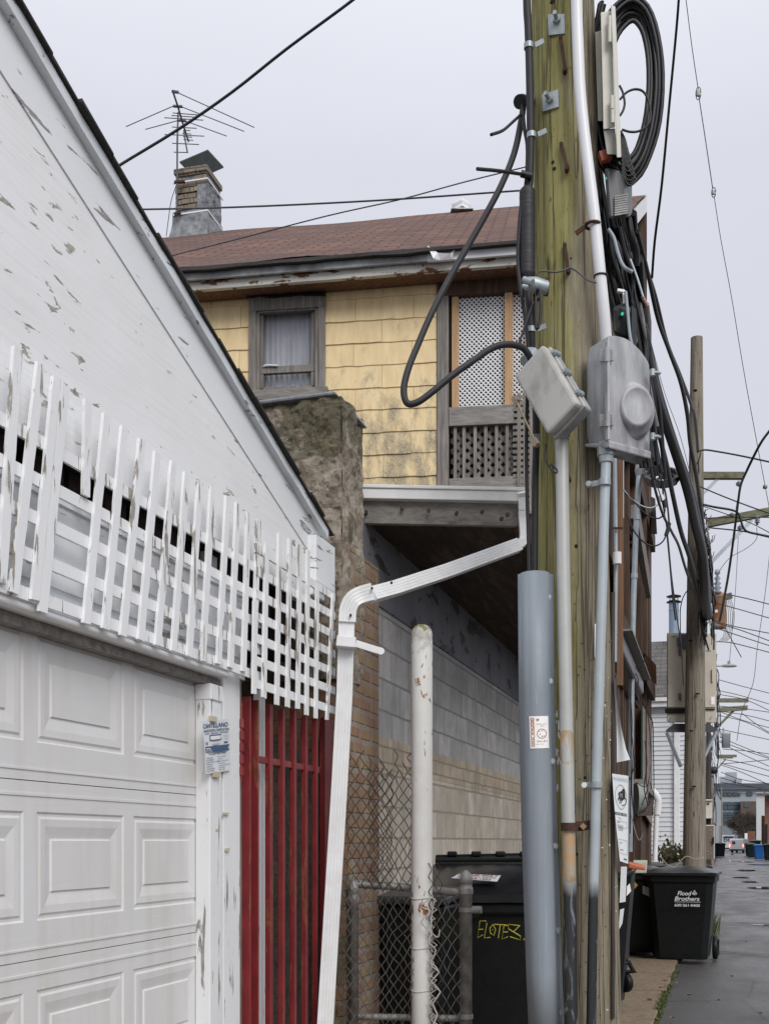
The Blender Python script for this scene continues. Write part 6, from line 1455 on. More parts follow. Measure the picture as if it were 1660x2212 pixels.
# ================= SECOND POLE and cabinets
def rpole(name,label,u0,u1,vt,ut0,ut1,Y,mat,base=True,grp=None):
    T=thing(name,label,'utility pole',(0,0,0),grp)
    c1=PD((ut0+ut1)/2,vt,Y); r1=(ut1-ut0)/2/F*Y; c0=PD((u0+u1)/2,1850,Y); r0=(u1-u0)/2/F*Y
    d=(c0-c1); c=c1+d*(c1.z/(c1.z-c0.z)); n=16; mm=MB(); P=[];R=[]
    for i in range(n+1): t=i/n; P.append(c.lerp(c1,t)); R.append(r0+(r1-r0)*t)
    mm.tube(P,R,24); mm.build('trunk',mat,T); T.location=(c.x,c.y,0)
    for ch in T.children: ch.location=(-c.x,-c.y,0)
    ROOT[T.name]=V((c.x,c.y,0)); return T
p2=rpole('utility_pole','bare weathered grey second pole in front of the beige cabinet',1472,1525,730,1491,1516,17.9,POLE2)
for v,u in ((845,1500),(1385,1490),(1500,1505),(1580,1492),(1700,1498)):
    mm=MB(); p=PD(u,v,17.7); mm.lathe(p,[(0,0),(.03,0),(.03,.02),(0,.02)],10); mm.build('bolt_hole',DARKVOID,p2)
cb=thing('pole_cabinet','big beige steel cabinet on angled brackets behind the second pole','cabinet',PD(1490,1560,18.4))
Yc1=18.25; Yc2=18.9
def fb(mm,u0,v0,u1,v1,Ya,Yb,mi=0): quadbox(mm,(u0,v0),(u1,v0),(u1,v1),(u0,v1),Ya,Yb)
mm=MB(); fb(mm,1439,1367,1546,1561,Yc1,Yc2); mm.build('body',BEIGE,cb,bevel=.012)
for q in [(1441,1371,1481,1528),(1497,1371,1544,1528)]:
    mm=MB(); fb(mm,*q,Yc1-.025,Yc1); mm.build('door',BEIGE,cb,bevel=.006)
mm=MB(); fb(mm,1435,1530,1481,1541,Yc1-.03,Yc1+.02); fb(mm,1508,1531,1543,1533,Yc1-.03,Yc1+.02); parts(mm,'dark_gap',DARKVOID,cb)
mm=MB(); fb(mm,1462,1377,1523,1396,Yc1-.06,Yc1-.03); fb(mm,1470,1370,1516,1401,Yc1-.065,Yc1-.035); mm.build('mounting_plate',mplain('slate plate',(.11,.13,.15),.5,.2),cb)
mm=MB()
for (uu,vv) in [(1464,1402),(1507,1402),(1464,1498),(1507,1498)]:
    for k in range(6): fb(mm,uu,vv+k*2.6,uu+7,vv+k*2.6+1.2,Yc1-.035,Yc1-.02)
parts(mm,'louvre',DKPLAST,cb)
for q in [(1441,1445,1444,1473),(1536,1445,1539,1473)]:
    mm=MB(); fb(mm,*q,Yc1-.06,Yc1-.025); mm.build('handle',BEIGE,cb,bevel=.005)
def flat(name,u0,v0,u1,v1,Y,items,mats,parent):
    mm=MB(); f=lambda x,y,o: PD(u0+(u1-u0)*x,v1+(v0-v1)*y,Y-o*6)
    mm.quad(f(0,0,0),f(1,0,0),f(1,1,0),f(0,1,0)); 
    for it in items: put_text(mm,it[0],f,it[1],it[2],it[3],it[4],it[5] if len(it)>5 else 0,mi=1,off=.002)
    return mm.build(name,mats,parent)
flat('number_tag',1523,1402,1536,1406,Yc1-.03,[('2662',.15,.15,.7,.75,.02)],[PAPER,INK],cb)
flat('warning_sticker',1533,1505,1542.5,1522,Yc1-.03,[('W',.05,.8,.13,.2,.02),('A',.05,.62,.13,.2,.02),('R',.05,.44,.13,.2,.02),('N',.05,.26,.13,.2,.02),('G',.05,.06,.13,.2,.02)],[STICK,ORANGE],cb)
mm=MB(); quadbox(mm,(1455,1563),(1530,1563),(1550,1577),(1437,1577),18.2,18.9); fb(mm,1437,1577,1549,1582,18.1,18.2); mm.build('platform',DKPLAST,cb)
for q in [((1439,1583),(1469,1656)),((1546,1580),(1509,1655))]:
    mm=MB(); mm.bar(PD(*q[0],18.1),PD(*q[1],17.95),.045,.045); mm.build('brace',GALVP,cb)
for k in range(14):
    u,v=random.uniform(1443,1541),random.choice([1374,1430,1436,1525,1548,1556])+random.uniform(-2,2)
    if 1478<u<1528: continue
    mm=MB(); p=PD(u,v,Yc1-.03); mm.cyl(p,p+V((.004,-.02,0)),.012,n=8); mm.build('bolt',ZINC,cb)
# tangle of cable at pole 2
random.seed(21)
tg2='tangled black wires down the side of the second pole'
for k in range(46):
    u=1512+random.uniform(-6,14); v=1120+random.uniform(-30,60)+random.random()*60; P=[(u,v)]; 
    for j in range(random.randint(6,11)): 
        u+=random.gauss(.6,4.2); u=min(max(u,1506),1545); v+=random.uniform(8,38); P.append((u,v))
        if v>1370: break
    cab('tangled_wire',[(a,b,17.5+random.uniform(-.3,.25)) for a,b in P],pxr(random.choice([1.5,2,3,4]),17.5),random.choice([BLACK,BLACK,BLACKM,BLACK,GALVDK]),'black wire in the dense tangle beside the second pole','wire',tg2,n=5,sm=3)
for k in range(12):
    u0,v0=random.uniform(1512,1532),random.uniform(1090,1200); rr=random.uniform(5,12)
    cab('tangled_wire',[(u0+rr*math.cos(a*.7)*(1),v0+rr*1.6*math.sin(a*.7),17.3) for a in range(8)],pxr(1.6,17.4),BLACK,'black wire in the dense tangle beside the second pole','wire',tg2,n=5,sm=3)
# white sided house
wh_=thing('white_siding_house','white clapboard house wall with grey shingle roof behind the second pole','house',(.4,26,0))
YW=25.5
xL=PYP(1400,1800,YW).x-3.0; xR=PYP(1512,1800,YW).x
zE=PYP(1440,1515,YW).z
mm=MB(); z=0.3
while z<zE-.12:
    mm.hexa([(xL,YW-.022,z),(xR,YW-.022,z),(xL,YW+.2,z),(xR,YW+.2,z),(xL,YW-.004,z+.102),(xR,YW-.004,z+.102),(xL,YW+.2,z+.102),(xR,YW+.2,z+.102)]); z+=.102
VIN=mplain('white vinyl siding',(.70,.72,.75),.5,0,.08,3,0); mm.build('clapboards',VIN,wh_)
mm=MB(); mm.bb((xL-.1,YW-.2,zE-.13),(xR+.05,YW+.05,zE)); mm.bb((xL-.1,YW-.26,zE-.02),(xR+.08,YW-.18,zE+.06)); mm.build('eave',W_METAL,wh_)
p=PYP(1461,1700,YW); mm=MB(); mm.bb((p.x-.06,YW-.10,.3),(p.x+.06,YW-.03,zE-.13)); mm.build('white_downspout',W_METAL,wh_,bevel=.01)
mm=MB(); mm.bb((xR-.1,YW-.035,.3),(xR+.01,YW,zE-.13)); mm.build('corner_trim',W_METAL,wh_)
GS=mk_brick('grey roof shingle',(.11,.10,.095),(.17,.155,.145),(.04,.04,.04),'XZ',.3,.12,.008,tone=(.08,.075,.07))
zR_=PYP(1440,1385,YW+2.6).z
mm=MB(); mm.hexa([(xL-.1,YW-.24,zE+.06),(xR+.1,YW-.24,zE+.06),(xL-.1,YW+2.6,zR_-.05),(xR+.1,YW+2.6,zR_-.05),(xL-.1,YW-.24,zE+.1),(xR+.1,YW-.24,zE+.1),(xL-.1,YW+2.6,zR_),(xR+.1,YW+2.6,zR_)]); mm.build('roof',GS,wh_)
mm=MB(); mm.bb((xL,YW+.21,0.0),(xR,YW+9,zE)); mm.build('body',VIN,wh_)
vs_=thing('vent_stack','pale blue metal vent stack with black rain cap above the grey roof','vent stack',PD(1454,1370,27))
mm=MB(); mm.tube([PD(1454,1395,27),PD(1454,1297,27)],pxr(21,27),20); mm.tube([PD(1454,1320,27),PD(1454,1318,27)],pxr(22.5,27),20); mm.build('pipe',mplain('pale blue metal',(.26,.35,.45),.45,.2,.15,6),vs_)
mm=MB(); c=PD(1454,1300,27); mm.lathe(c,[(.07,.04),(.17,.0),(.17,-.015),(.1,-.04)],20); mm.lathe(PD(1454,1288,27),[(.0,.05),(.17,.0),(.17,-.015),(.0,-.02)],20); mm.cyl(c+V((.09,0,0)),c+V((.09,0,.13)),.008,n=6); mm.cyl(c+V((-.09,0,0)),c+V((-.09,0,.13)),.008,n=6); mm.build('rain_cap',BLACKM,vs_)
# lower boxes beyond pole 2
c1_=thing('pole_cabinet','small cream utility box with red square above the brown box, right of the second pole','cabinet',PD(1522,1768,21))
mm=MB(); fb(mm,1500,1730,1537,1768,21,21.6); fb(mm,1500,1727,1538,1730,20.95,21.65); mm.build('body',CREAM,c1_,bevel=.01)
mm=MB(); fb(mm,1526,1734,1530.5,1738,20.98,21); mm.build('red_square',REDP,c1_)
mm=MB(); fb(mm,1500,1768.5,1536,1781,21.3,21.6); mm.build('frame_base',DARKVOID,c1_)
for u in (1508,1514,1519,1534.5): mm=MB(); fb(mm,u,1768.5,u+1.2,1781,21.05,21.1); mm.build('base_bar',GALVP,c1_)
c2_=thing('pole_cabinet','brown speckled utility box standing under the small cream box','cabinet',PD(1522,1853,20.8))
mm=MB(); fb(mm,1500,1782,1542.5,1856,20.7,21.4); mm.build('body',BEIGE,c2_,bevel=.01)
mm=MB(); fb(mm,1500,1784,1540,1856,20.68,20.7); mm.build('brown_panel',mplain('brown panel paint',(.17,.13,.10),.7,0,.1,6,.05),c2_)
mm=MB()
for k in range(16): u,v=random.uniform(1509,1538),random.uniform(1790,1850); fb(mm,u,v,u+1.1,v+1.1,20.66,20.68)
o=mm.build('white_specks',PAPER,c2_); o['kind']='stuff'
mm=MB(); fb(mm,1539,1808,1541,1822,20.62,20.7); mm.build('lock',BLKPLAST,c2_)
# third, fourth poles etc.
p3=rpole('utility_pole','dark creosoted third pole just right of the cabinets carrying crossarms',1523,1535,1560,1524,1534,27,DARKPOLE)
p3b=rpole('utility_pole','dark split pole behind the small cream box with pale conduit on it',1509,1524,1590,1510,1523,25,DARKPOLE)
mm=MB(); mm.tube([PD(1515,1592,24.8),PD(1516,1650,24.8),PD(1518,1728,24.8)],pxr(3.2,24.8),8); tag(mm.build('thin_conduit',GALVP),'thin pale conduit running up the dark split pole','conduit')
mm=MB(); mm.tube([PD(1545,1560,26),PD(1547,1400,26),PD(1548,1370,26)],pxr(3,26),8); 
p4=rpole('utility_pole','leaning slim far pole beside the blue bin',1557,1561,1700,1556,1558,190,POLE2)
p5=rpole('utility_pole','straight brown pole rising behind the third pole further up the alley',1534,1541,1680,1534,1540,38,POLE2)
def crossarm(u0,v0,u1,v1,Y,w,label,brace=None,mat=None):
    T=thing('crossarm',label,'crossarm',PD(u0,v0,Y)); mm=MB(); mm.bar(PD(u0,v0,Y),PD(u1,v1,Y),w,w); mm.build('beam',mat or MOSSW,T)
    if brace: mm=MB(); mm.bar(PD(*brace[0],Y),PD(*brace[1],Y),w*.4,w*.5); mm.build('brace',GALVP if Y<30 else MOSSW,T)
    return T
MOSSW=mwood('mossy crossarm wood',(.07,.07,.04),(.16,.16,.10),(.25,.24,.17),(2,30,30))
ca1=crossarm(1513,1028,1604,1028,18.0,.10,'short mossy crossarm near the top right of the second pole',((1512,1072),(1556,1027)))
ca2=crossarm(1526,1131,1700,1098,20.0,.13,'long mossy crossarm rising to the right edge of the picture',((1532,1218),(1622,1124)))
for (u,v,h) in [(1579,1112,9),(1597,1140,12),(1634,1124,20),(1594,1045,12)]:
    T=thing('insulator','small grey insulator hanging on a crossarm near '+{1579:'the thick bent cable',1597:'the brace foot of the long arm',1634:'the right end of the long arm',1594:'the tip of the short arm'}[u],'insulator',PD(u,v,19.5))
    mm=MB(); p=PD(u,v,19.5); s=h/F*19.5/2; mm.lathe(p,[(0,-s),(.02,-s),(.02,-s*.6),(.05,-s*.5),(.02,-s*.3),(.05,-s*.1),(.02,.1*s),(.05,.3*s),(.02,.6*s),(.02,s),(0,s)],10); mm.build('body',mplain('insulator glaze',(.25,.27,.30),.3,0,.2),T)
ca3=crossarm(1548,1513,1614,1513,60,.20,'upper of two far crossarms below the street lamp')
ca4=crossarm(1542,1534,1612,1529,60,.24,'lower of two far crossarms below the street lamp',((1549,1570),(1586,1532)))
ca5=crossarm(1547,1633,1589,1633,100,.22,'upper small distant crossarm')
ca6=crossarm(1547,1636,1581,1636,100,.2,'lower small distant crossarm',((1547,1662),(1566,1640)))
# transformers
tr=thing('transformer','rust stained orange pole transformer can with grey bushing behind the tangle','transformer',PD(1552,1355,24))
mm=MB(); r=pxr(28,24); c=PD(1553,1358,24); zt=PD(1553,1284,24).z; RT=NT('rust stained transformer paint'); _c=RT.ramp(RT.noise(1,6,RT.mapv((3,3,1.4))),[(.35,(.36,.36,.34)),(.47,(.36,.16,.07)),(.7,(.22,.085,.035))]); RT=RT.out(_c,.7)
mm.lathe((c.x,c.y,0),[(0,c.z),(r*.9,c.z),(r,c.z+.06),(r,zt-.08),(r*1.06,zt-.07),(r*1.04,zt-.03),(r*.7,zt+.02),(0,zt+.04)],24); mm.build('tank',RT,tr)
mm=MB(); p=PD(1548,1283,23.9); mm.lathe(p,[(.03,0),(.09,.03),(.04,.08),(.09,.12),(.04,.17),(.08,.21),(.03,.27),(.07,.32),(.02,.38),(.06,.42),(.05,.5),(0,.52)],12); mm.build('bushing',PVCG,tr)
mm=MB(); fb(mm,1543,1317,1549,1323,23.6,23.62); mm.build('white_label',PAPER,tr)
mm=MB(); mm.bar(PD(1566,1290,24),PD(1578,1287,24),.12,.12); mm.build('terminal',DKPLAST,tr)
tr2=thing('transformer','pale grey far pole transformer can hanging above the distant building','transformer',PD(1567,1615,60))
mm=MB(); r=pxr(19,60); c=PD(1566.5,1615,60); zt=PD(1566,1583,60).z; mm.lathe((c.x,c.y,0),[(0,c.z),(r*.92,c.z),(r,zt-.1),(r*1.08,zt-.08),(r*1.05,zt),(0,zt+.05)],20); mm.build('tank',mplain('pale grey tank',(.40,.43,.44),.5),tr2)
mm=MB(); p=PD(1561,1582,60); mm.cyl(p,p+V((0,0,.25)),.06,.03,8); mm.build('bushing',PVCG,tr2)
# street lamp far
sl_=thing('street_lamp','grey cobra head street lamp on a thin arm right of the beige cabinet','street lamp',PD(1548,1439,45))
mm=MB(); mm.tube([PD(1540,1438,45),PD(1562,1438,45)],.04,8); mm.build('arm',GALVP,sl_)
mm=MB(); p=PD(1573,1439,45); Ml=Matrix.Rotation(A,3,'Z'); mm.lathe(p,[(.001,-.04),(.14,-.035),(.19,0),(.12,.07),(.001,.09)],16,M=Ml@Matrix.Diagonal((1.75,1,1))); mm.build('head',mplain('lamp grey',(.36,.37,.36),.5),sl_)
mm=MB(); mm.cyl(PD(1573,1434,45),PD(1573,1428,45),.06,n=8); mm.build('photocell',GALVP,sl_)
# ================= overhead wires
ow='overhead wires fanning out over the alley'
def wire(P,Y,w,label,grp=None,mat=None,sag=None,Yb=None):
    n=len(P); Yb=Yb or Y; Q=[]
    for i,(u,v) in enumerate(P):
        t=i/(n-1); Q.append(PD(u,v,1/((1-t)/Y+t/Yb)))
    S_=smoothpts(Q,4) if n>2 else Q; mm=MB(); mm.tube(S_,[max(.0022,w/2*((p-CAM).dot(V((-SA,CA,0))))/F) for p in S_],6); o=mm.build('overhead_wire',mat or BLACK); return tag(o,label,'overhead wire',grp)
WC=mplain('weathered wire',(.05,.045,.06),.6)
wire([(220,385),(262,355),(380,283),(500,200),(620,105),(775,-10),(900,-115)],9,6.5,'thick dark service wire rising from the garage rake to the upper middle',mat=WC,Yb=6.5)
wire([(280,453),(500,448),(800,434),(1120,412)],10,4,'nearly level dark wire crossing in front of the chimney base',mat=WC,Yb=6.4)
wire([(340,560),(500,520),(700,468),(860,432),(1000,394),(1150,357)],11,3,'thin wire climbing across the brown roof toward the pole',mat=WC,Yb=6)
wire([(1466,-20),(1460,60),(1444,230),(1428,400),(1413,520),(1407,600)],5.5,6,'dark twisted cable running straight down right of the coil',mat=BLACK,Yb=6.5)
lw_=wire([(1478,-20),(1493,100),(1507,195)],8,1.8,'upper length of the thin guy line with two white insulators',mat=WC)
wire([(1508,208),(1522,300),(1538,408)],8,2,'middle length of the thin guy line between two white insulators',mat=WC)
wire([(1541,424),(1556,520),(1580,650),(1610,830),(1651,1050)],8,1.5,'lower length of the thin guy line running to the right edge',mat=WC,Yb=16)
wire([(1652,1055),(1668,1140)],16,1.4,'last bit of the thin guy line at the right picture edge',mat=WC)
for (u,v,l) in [(1507,202,'upper white insulator on the thin guy line'),(1540,416,'lower small white insulator on the thin guy line')]:
    T=thing('guy_insulator',l,'insulator',PD(u,v,8)); mm=MB(); p=PD(u,v,8); s=.019 if v<300 else .015
    mm.box(p,(s*1.5,s,s*2.2),.4); mm.build('block',mplain('insulator white',(.45,.44,.42),.5,0,.4,40),T,bevel=.006)
    mm=MB(); mm.tube([p+V((math.cos(a)*s*.9,0,s*2.4*math.sin(a))) for a in [k*.55 for k in range(12)]],.003,5); mm.build('wire_loop',WC,T)
T=thing('guy_insulator','tiny dark knob on the thin line near the right edge','insulator',PD(1651,1052,16)); mm=MB(); mm.lathe(PD(1651,1052,16)+V((0,0,-.03)),[(0,0),(.03,.01),(.03,.05),(0,.06)],8); mm.build('knob',GALVDK,T)
wire([(1504,977),(1520,972),(1545,975),(1600,985),(1670,1000)],17.5,4,'black wire leaving the second pole to the right at crossarm height')
wire([(1508,995),(1500,1010),(1503,1030),(1508,1018),(1507,1000),(1512,978)],17.5,3,'small wire loop hanging on the second pole below its side wire')
wire([(1503,1048),(1560,1072),(1620,1095),(1670,1112)],17.6,3,'black wire slanting right below the short crossarm')
wire([(1665,925),(1640,960),(1610,1020),(1598,1050),(1592,1090),(1582,1170),(1572,1240),(1563,1290),(1553,1340)],14,5.5,'thick black cable curving down from the right edge to the transformer',Yb=22)
wire([(1604,1032),(1596,1060),(1589,1100)],17,3.5,'short jumper cable at the tip of the short crossarm')
wire([(1505,1087),(1540,1095),(1580,1102),(1595,1112),(1602,1135),(1612,1148),(1640,1155),(1670,1162)],17.5,5,'thick bent cable with a joint passing the long crossarm')
wire([(1510,1120),(1560,1118),(1610,1117),(1670,1118)],17.6,2.5,'level wire passing over the long crossarm')
wire([(1530,1140),(1590,1146),(1640,1154),(1670,1160)],17.6,3,'wire under the long crossarm running to the right edge')
wire([(1512,1092),(1560,1108),(1620,1130),(1670,1156)],17.6,2,'thin wire crossing diagonally under the long crossarm')
wire([(1633,1140),(1632,1165),(1610,1185),(1575,1205),(1552,1235),(1545,1262)],20,1.3,'thin looping wire from the arm end to the transformer bushing')
wire([(1594,1140),(1588,1260),(1580,1360),(1574,1430)],20,1.2,'very thin vertical wire hanging from the long crossarm',Yb=45)
wire([(1665,1160),(1650,1290),(1634,1400),(1624,1480),(1600,1540),(1590,1600)],25,1.3,'long thin wire dropping near the right edge',Yb=70)
wire([(1580,1286),(1620,1295),(1670,1308)],24,2.2,'wire from the transformer terminal to the right edge')
for k,(P,Y) in enumerate([([(1535,1300),(1590,1315),(1670,1338)],22),([(1535,1338),(1580,1352),(1670,1370)],22),([(1545,1345),(1600,1362),(1670,1388)],22),([(1540,1355),(1600,1375),(1670,1398)],22),([(1545,1386),(1575,1388),(1610,1396),(1670,1412)],24),
    ([(1550,1468),(1600,1482),(1670,1500)],40),([(1548,1491),(1600,1503),(1670,1524)],40),([(1552,1500),(1610,1512),(1670,1540)],40),([(1548,1525),(1600,1530),(1670,1540)],50),([(1550,1536),(1610,1545),(1670,1560)],50),([(1550,1545),(1610,1560),(1670,1590)],50),([(1552,1575),(1600,1585),(1670,1600)],55),([(1553,1592),(1600,1612),(1670,1640)],60),([(1553,1600),(1610,1622),(1670,1642)],60),([(1560,1618),(1610,1622),(1670,1630)],60),([(1560,1640),(1610,1650),(1670,1668)],80),([(1553,1648),(1610,1664),(1670,1680)],80),([(1555,1652),(1600,1668),(1670,1700)],80),([(1560,1650),(1620,1645),(1670,1640)],80),([(1556,1668),(1600,1684),(1670,1694)],90),([(1556,1680),(1610,1696),(1670,1712)],90),([(1540,1330),(1560,1350),(1600,1420)],25),([(1548,1535),(1600,1555),(1670,1575)],50),([(1548,1600),(1600,1628),(1670,1660)],60),([(1600,1540),(1640,1570),(1670,1588)],50),([(1556,1690),(1620,1700),(1670,1704)],100)]):
    wire(P,Y,1.5 if Y>30 else 2.0,'thin dark overhead wire running to the right edge of the picture',ow)
for k in range(6):
    u0=1560+k*3.2; wire([(u0,1290),(u0+4+k,1330),(u0+2,1370),(u0-8,1385)],23,1.3,'thin grey jumper wire hanging by the rusty transformer','jumper wires hanging by the rusty transformer',GALVDK)
# tangle on far poles
random.seed(31)
for k in range(40):
    u=1538+random.uniform(-5,9); v=random.uniform(1400,1700); P=[(u,v)]
    for j in range(5): u+=random.gauss(.8,2.2); u=min(max(u,1532),1562); v+=random.uniform(8,26); P.append((u,v))
    cab('tangled_wire',[(a,b,40+random.uniform(-3,3)) for a,b in P],pxr(random.choice([1.2,1.8,2.6]),40),BLACK,'dark wire strand in the tangle down the far poles','wire','dark wire strands tangled down the far poles',n=4,sm=2)
mm=MB(); c=PD(1540,1734-70,36); mm.lathe(c,[(0,-.12),(.1,-.1),(.13,0),(.1,.1),(0,.12)],12); tag(mm.build('wire_coil',BLACK),'small dark ball of coiled wire on the far pole','wire coil')
# ================= BINS
def make_bin(label,loc,rz,body,lid,w=.72,d=.82,h=1.02,open_=0,group=None,wheels=True,name='wheeled_bin'):
    T=thing(name,label,'bin',loc,group,rz); ROOT[T.name]=V((0,0,0))
    mm=MB(); n=8
    def ring(z,sx,sy,y0=0,c=.07): return [V(p) for p in [(-sx/2+c,y0-sy/2,z),(sx/2-c,y0-sy/2,z),(sx/2,y0-sy/2+c,z),(sx/2,y0+sy/2-c,z),(sx/2-c,y0+sy/2,z),(-sx/2+c,y0+sy/2,z),(-sx/2,y0+sy/2-c,z),(-sx/2,y0-sy/2+c,z)]]
    rs=[ring(.05,w*.76,d*.70,-.03),ring(.12,w*.78,d*.72,-.03),ring(h*.55,w*.88,d*.85),ring(h*.90,w*.95,d*.94),ring(h*.905,w*1.0,d*.99),ring(h,w*1.02,d*1.01)]
    mm.add([p for r in rs for p in r],[(i*8+j,i*8+(j+1)%8,(i+1)*8+(j+1)%8,(i+1)*8+j) for i in range(5) for j in range(8)]+[tuple(range(8))[::-1],tuple(range(40,48))],0)
    mm.build('bin_body',body,T,bevel=.012)
    mm=MB(); G=[]; m_=12
    for j in range(m_+1):
        for i in range(m_+1):
            s,t=i/m_,j/m_; x=(s-.5)*(w+.06); y=(t-.5)*(d+.08); z=h+.012+.075*math.sin(math.pi*min(1,max(0,s)))**.6*math.sin(math.pi*t)**.7+.01*noise.noise((s*6,t*6,1))
            G.append(V((x,y,z)))
    mm.add(G,[(j*(m_+1)+i,j*(m_+1)+i+1,(j+1)*(m_+1)+i+1,(j+1)*(m_+1)+i) for j in range(m_) for i in range(m_)],0,True)
    B=[p+V((0,0,-.03)) for p in G]; mm.bb((-w/2-.03,-d/2-.04,h-.018),(w/2+.03,d/2+.04,h+.010)); mm.build('lid',lid,T)
    mm=MB(); mm.tube([(-w/2+.05,d/2+.10,h-.03),(w/2-.05,d/2+.10,h-.03)],.018,8); mm.bb((-w/2+.05,d/2,h-.05),(-w/2+.09,d/2+.1,h-.01)); mm.bb((w/2-.09,d/2,h-.05),(w/2-.05,d/2+.1,h-.01)); mm.build('handle',body,T)
    if wheels:
        for s in(-1,1):
            mm=MB(); My=Matrix.Rotation(math.pi/2,3,'Y'); mm.lathe((s*(w/2-.04)-.03,d/2-.10,.15),[(0,0),(.05,0),(.06,.012),(.125,.012),(.14,0),(.15,.01),(.15,.05),(.14,.06),(0,.06)],24,M=My)
            for k in range(6): a=k*math.pi/3; mm.bar((s*(w/2-.04)+(.035 if s>0 else -.035),d/2-.10,.15),(s*(w/2-.04)+(.035 if s>0 else -.035),d/2-.10+.11*math.cos(a),.15+.11*math.sin(a)),.012,.02,up=(1,0,0))
            mm.build('wheel',BLKPLAST,T)
    return T
# main bin : front (text face) towards the camera
pB=CAM+dr(1463,2076)*(1.44/-dr(1463,2076).z); print('bin',pB)
fb_=make_bin('large black wheeled bin with white hauler lettering at the alley edge, nearest in full view',(pB.x+.05,pB.y+.30,.035),-.06,BLKPLAST,BLKLID,w=.80,d=.86,h=1.08)
def locfr(T,x0,y0,z0,sx,sz,tilt=0.055):
    return lambda x,y,o: V((x0+x*sx,y0-o-(y*sz)*tilt,z0+y*sz))
tm=MB(); fr=locfr(fb_,-.13,-.386,.70,.40,.24,.10)
fr=lambda x,y,o: V((-.06+x*.34,-.435+.86*.06*(1-(.70+y*.2)/1.0)*1.6-o-.003,.70+y*.20))
put_text(tm,'Flood',fr,.10,.62,.26,.48,.015,.25); put_text(tm,'Brothers',fr,.0,.30,.26,.85,.015,.25); put_text(tm,'DISPOSAL/RECYCLING SERVICES',fr,.0,.20,.055,.88,.01); put_text(tm,'630·261·0400',fr,.0,-.05,.16,.86,.02)
for a in range(3):
    an_=math.pi/2+a*2.1; cx,cy=.68+.055*math.cos(an_),.78+.085*math.sin(an_)
    for s in(-1,1):
        tm.add([fr(cx+.045*math.cos(an_+s*.5+q)*.8,cy+.07*math.sin(an_+s*.5+q),.001) for q in [k*2*math.pi/10 for k in range(10)]],[tuple(range(10))])
tm.quad(fr(.67,.62,.001),fr(.69,.62,.001),fr(.69,.78,.001),fr(.67,.78,.001))
tm.build('lettering',WHITEINK,fb_)
b2=make_bin('black bin with swollen lid squeezed behind the lettered bin',(pB.x-.62,pB.y+.9,.05),.15,BLKPLAST,BLKLID,w=.8,d=1.0,h=1.07)
mm=MB(); mm.box((.0,-.51,.9),(.06,.004,.07),0,M=Matrix.Rotation(.78,3,'Y')); mm.build('orange_reflector',mplain('orange reflector',(.75,.42,.12),.3),b2)
mm=MB(); mm.add([(.10,-.515,.80),(.24,-.515,.74),(.17,-.515,.88),(.10,-.515,.90)],[(0,1,2,3)]); mm.build('caution_label',PAPER,b2)
# near bin behind pole
pn=PD(1352,1900,10.0)
b3=make_bin('narrow black bin mostly hidden behind the pole with stickers and castor frame',(pn.x-.62,pn.y+.25,.05),.3,BLKPLAST,BLKLID,w=.72,d=.8,h=1.16,wheels=False)
mm=MB(); a=PD(1338,1860,9.6); 
nb_=thing('open_black_bin','tall black bin with open orange rimmed lid standing right behind the big pole','bin',PD(1350,2100,9.8))
mm=MB(); mm.hexa([PD(1322,2165,9.6),PD(1341,2165,9.6),PD(1322,2165,10.3),PD(1348,2160,10.3),PD(1330,1915,9.5),PD(1364,1880,9.5),PD(1330,1900,10.3),PD(1372,1880,10.3)]); mm.build('bin_body',BLKPLAST,nb_,bevel=.02)
mm=MB(); mm.hexa([PD(1330,1902,9.45),PD(1368,1890,9.45),PD(1330,1895,10.3),PD(1374,1882,10.3),PD(1330,1893,9.45),PD(1368,1876,9.45),PD(1330,1885,10.3),PD(1374,1870,10.3)]); mm.build('rim',BLKLID,nb_,bevel=.015)
mm=MB(); mm.hexa([PD(1356,1876,9.8),PD(1392,1880,9.8),PD(1356,1872,10.3),PD(1392,1876,10.3),PD(1356,1863,9.8),PD(1392,1872,9.8),PD(1356,1860,10.3),PD(1392,1869,10.3)]); mm.build('orange_lid',mplain('orange plastic',(.55,.13,.035),.45),nb_,bevel=.01)
mm=MB(); mm.quad(PD(1352,1936,9.42),PD(1362,1925,9.42),PD(1359,1908,9.42),PD(1353,1915,9.42)); mm.build('white_reflector',STICK,nb_)
mm=MB(); mm.quad(PD(1337,1950,9.42),PD(1350,1948,9.42),PD(1353,1872,9.42),PD(1340,1872,9.42)); mm.quad(PD(1335,2010,9.44),PD(1343,1995,9.44),PD(1347,1962,9.44),PD(1338,1965,9.44)); parts(mm,'faded_label',PAPER,nb_)
mm=MB(); mm.tube([PD(1336,2085,9.9),PD(1358,2078,9.9),PD(1371,2098,9.9),PD(1340,2100,9.9)],.02,8); mm.tube([PD(1345,2060,9.9),PD(1368,2100,9.9)],.015,8); mm.build('castor_frame',BLKPLAST,nb_)
mm=MB(); Mc=Matrix.Rotation(math.pi/2,3,'Y'); mm.lathe(PD(1343,2123,9.9),[(0,0),(.06,0),(.085,.01),(.085,.05),(.06,.06),(0,.06)],20,M=Matrix.Rotation(A+.5,3,'Z')@Mc); mm.build('castor_wheel',BLKPLAST,nb_)
cr_=thing('ribbed_tub','small cream ribbed plastic tub on the bins behind the poster','tub',PD(1384,1880,11.5))
mm=MB(); P=[];
for k in range(10): mm.tube([PD(1370+k*2.6,1858,11.5)+V((0,0,-.02)),PD(1370+k*2.6,1885,11.5)],.008,6)
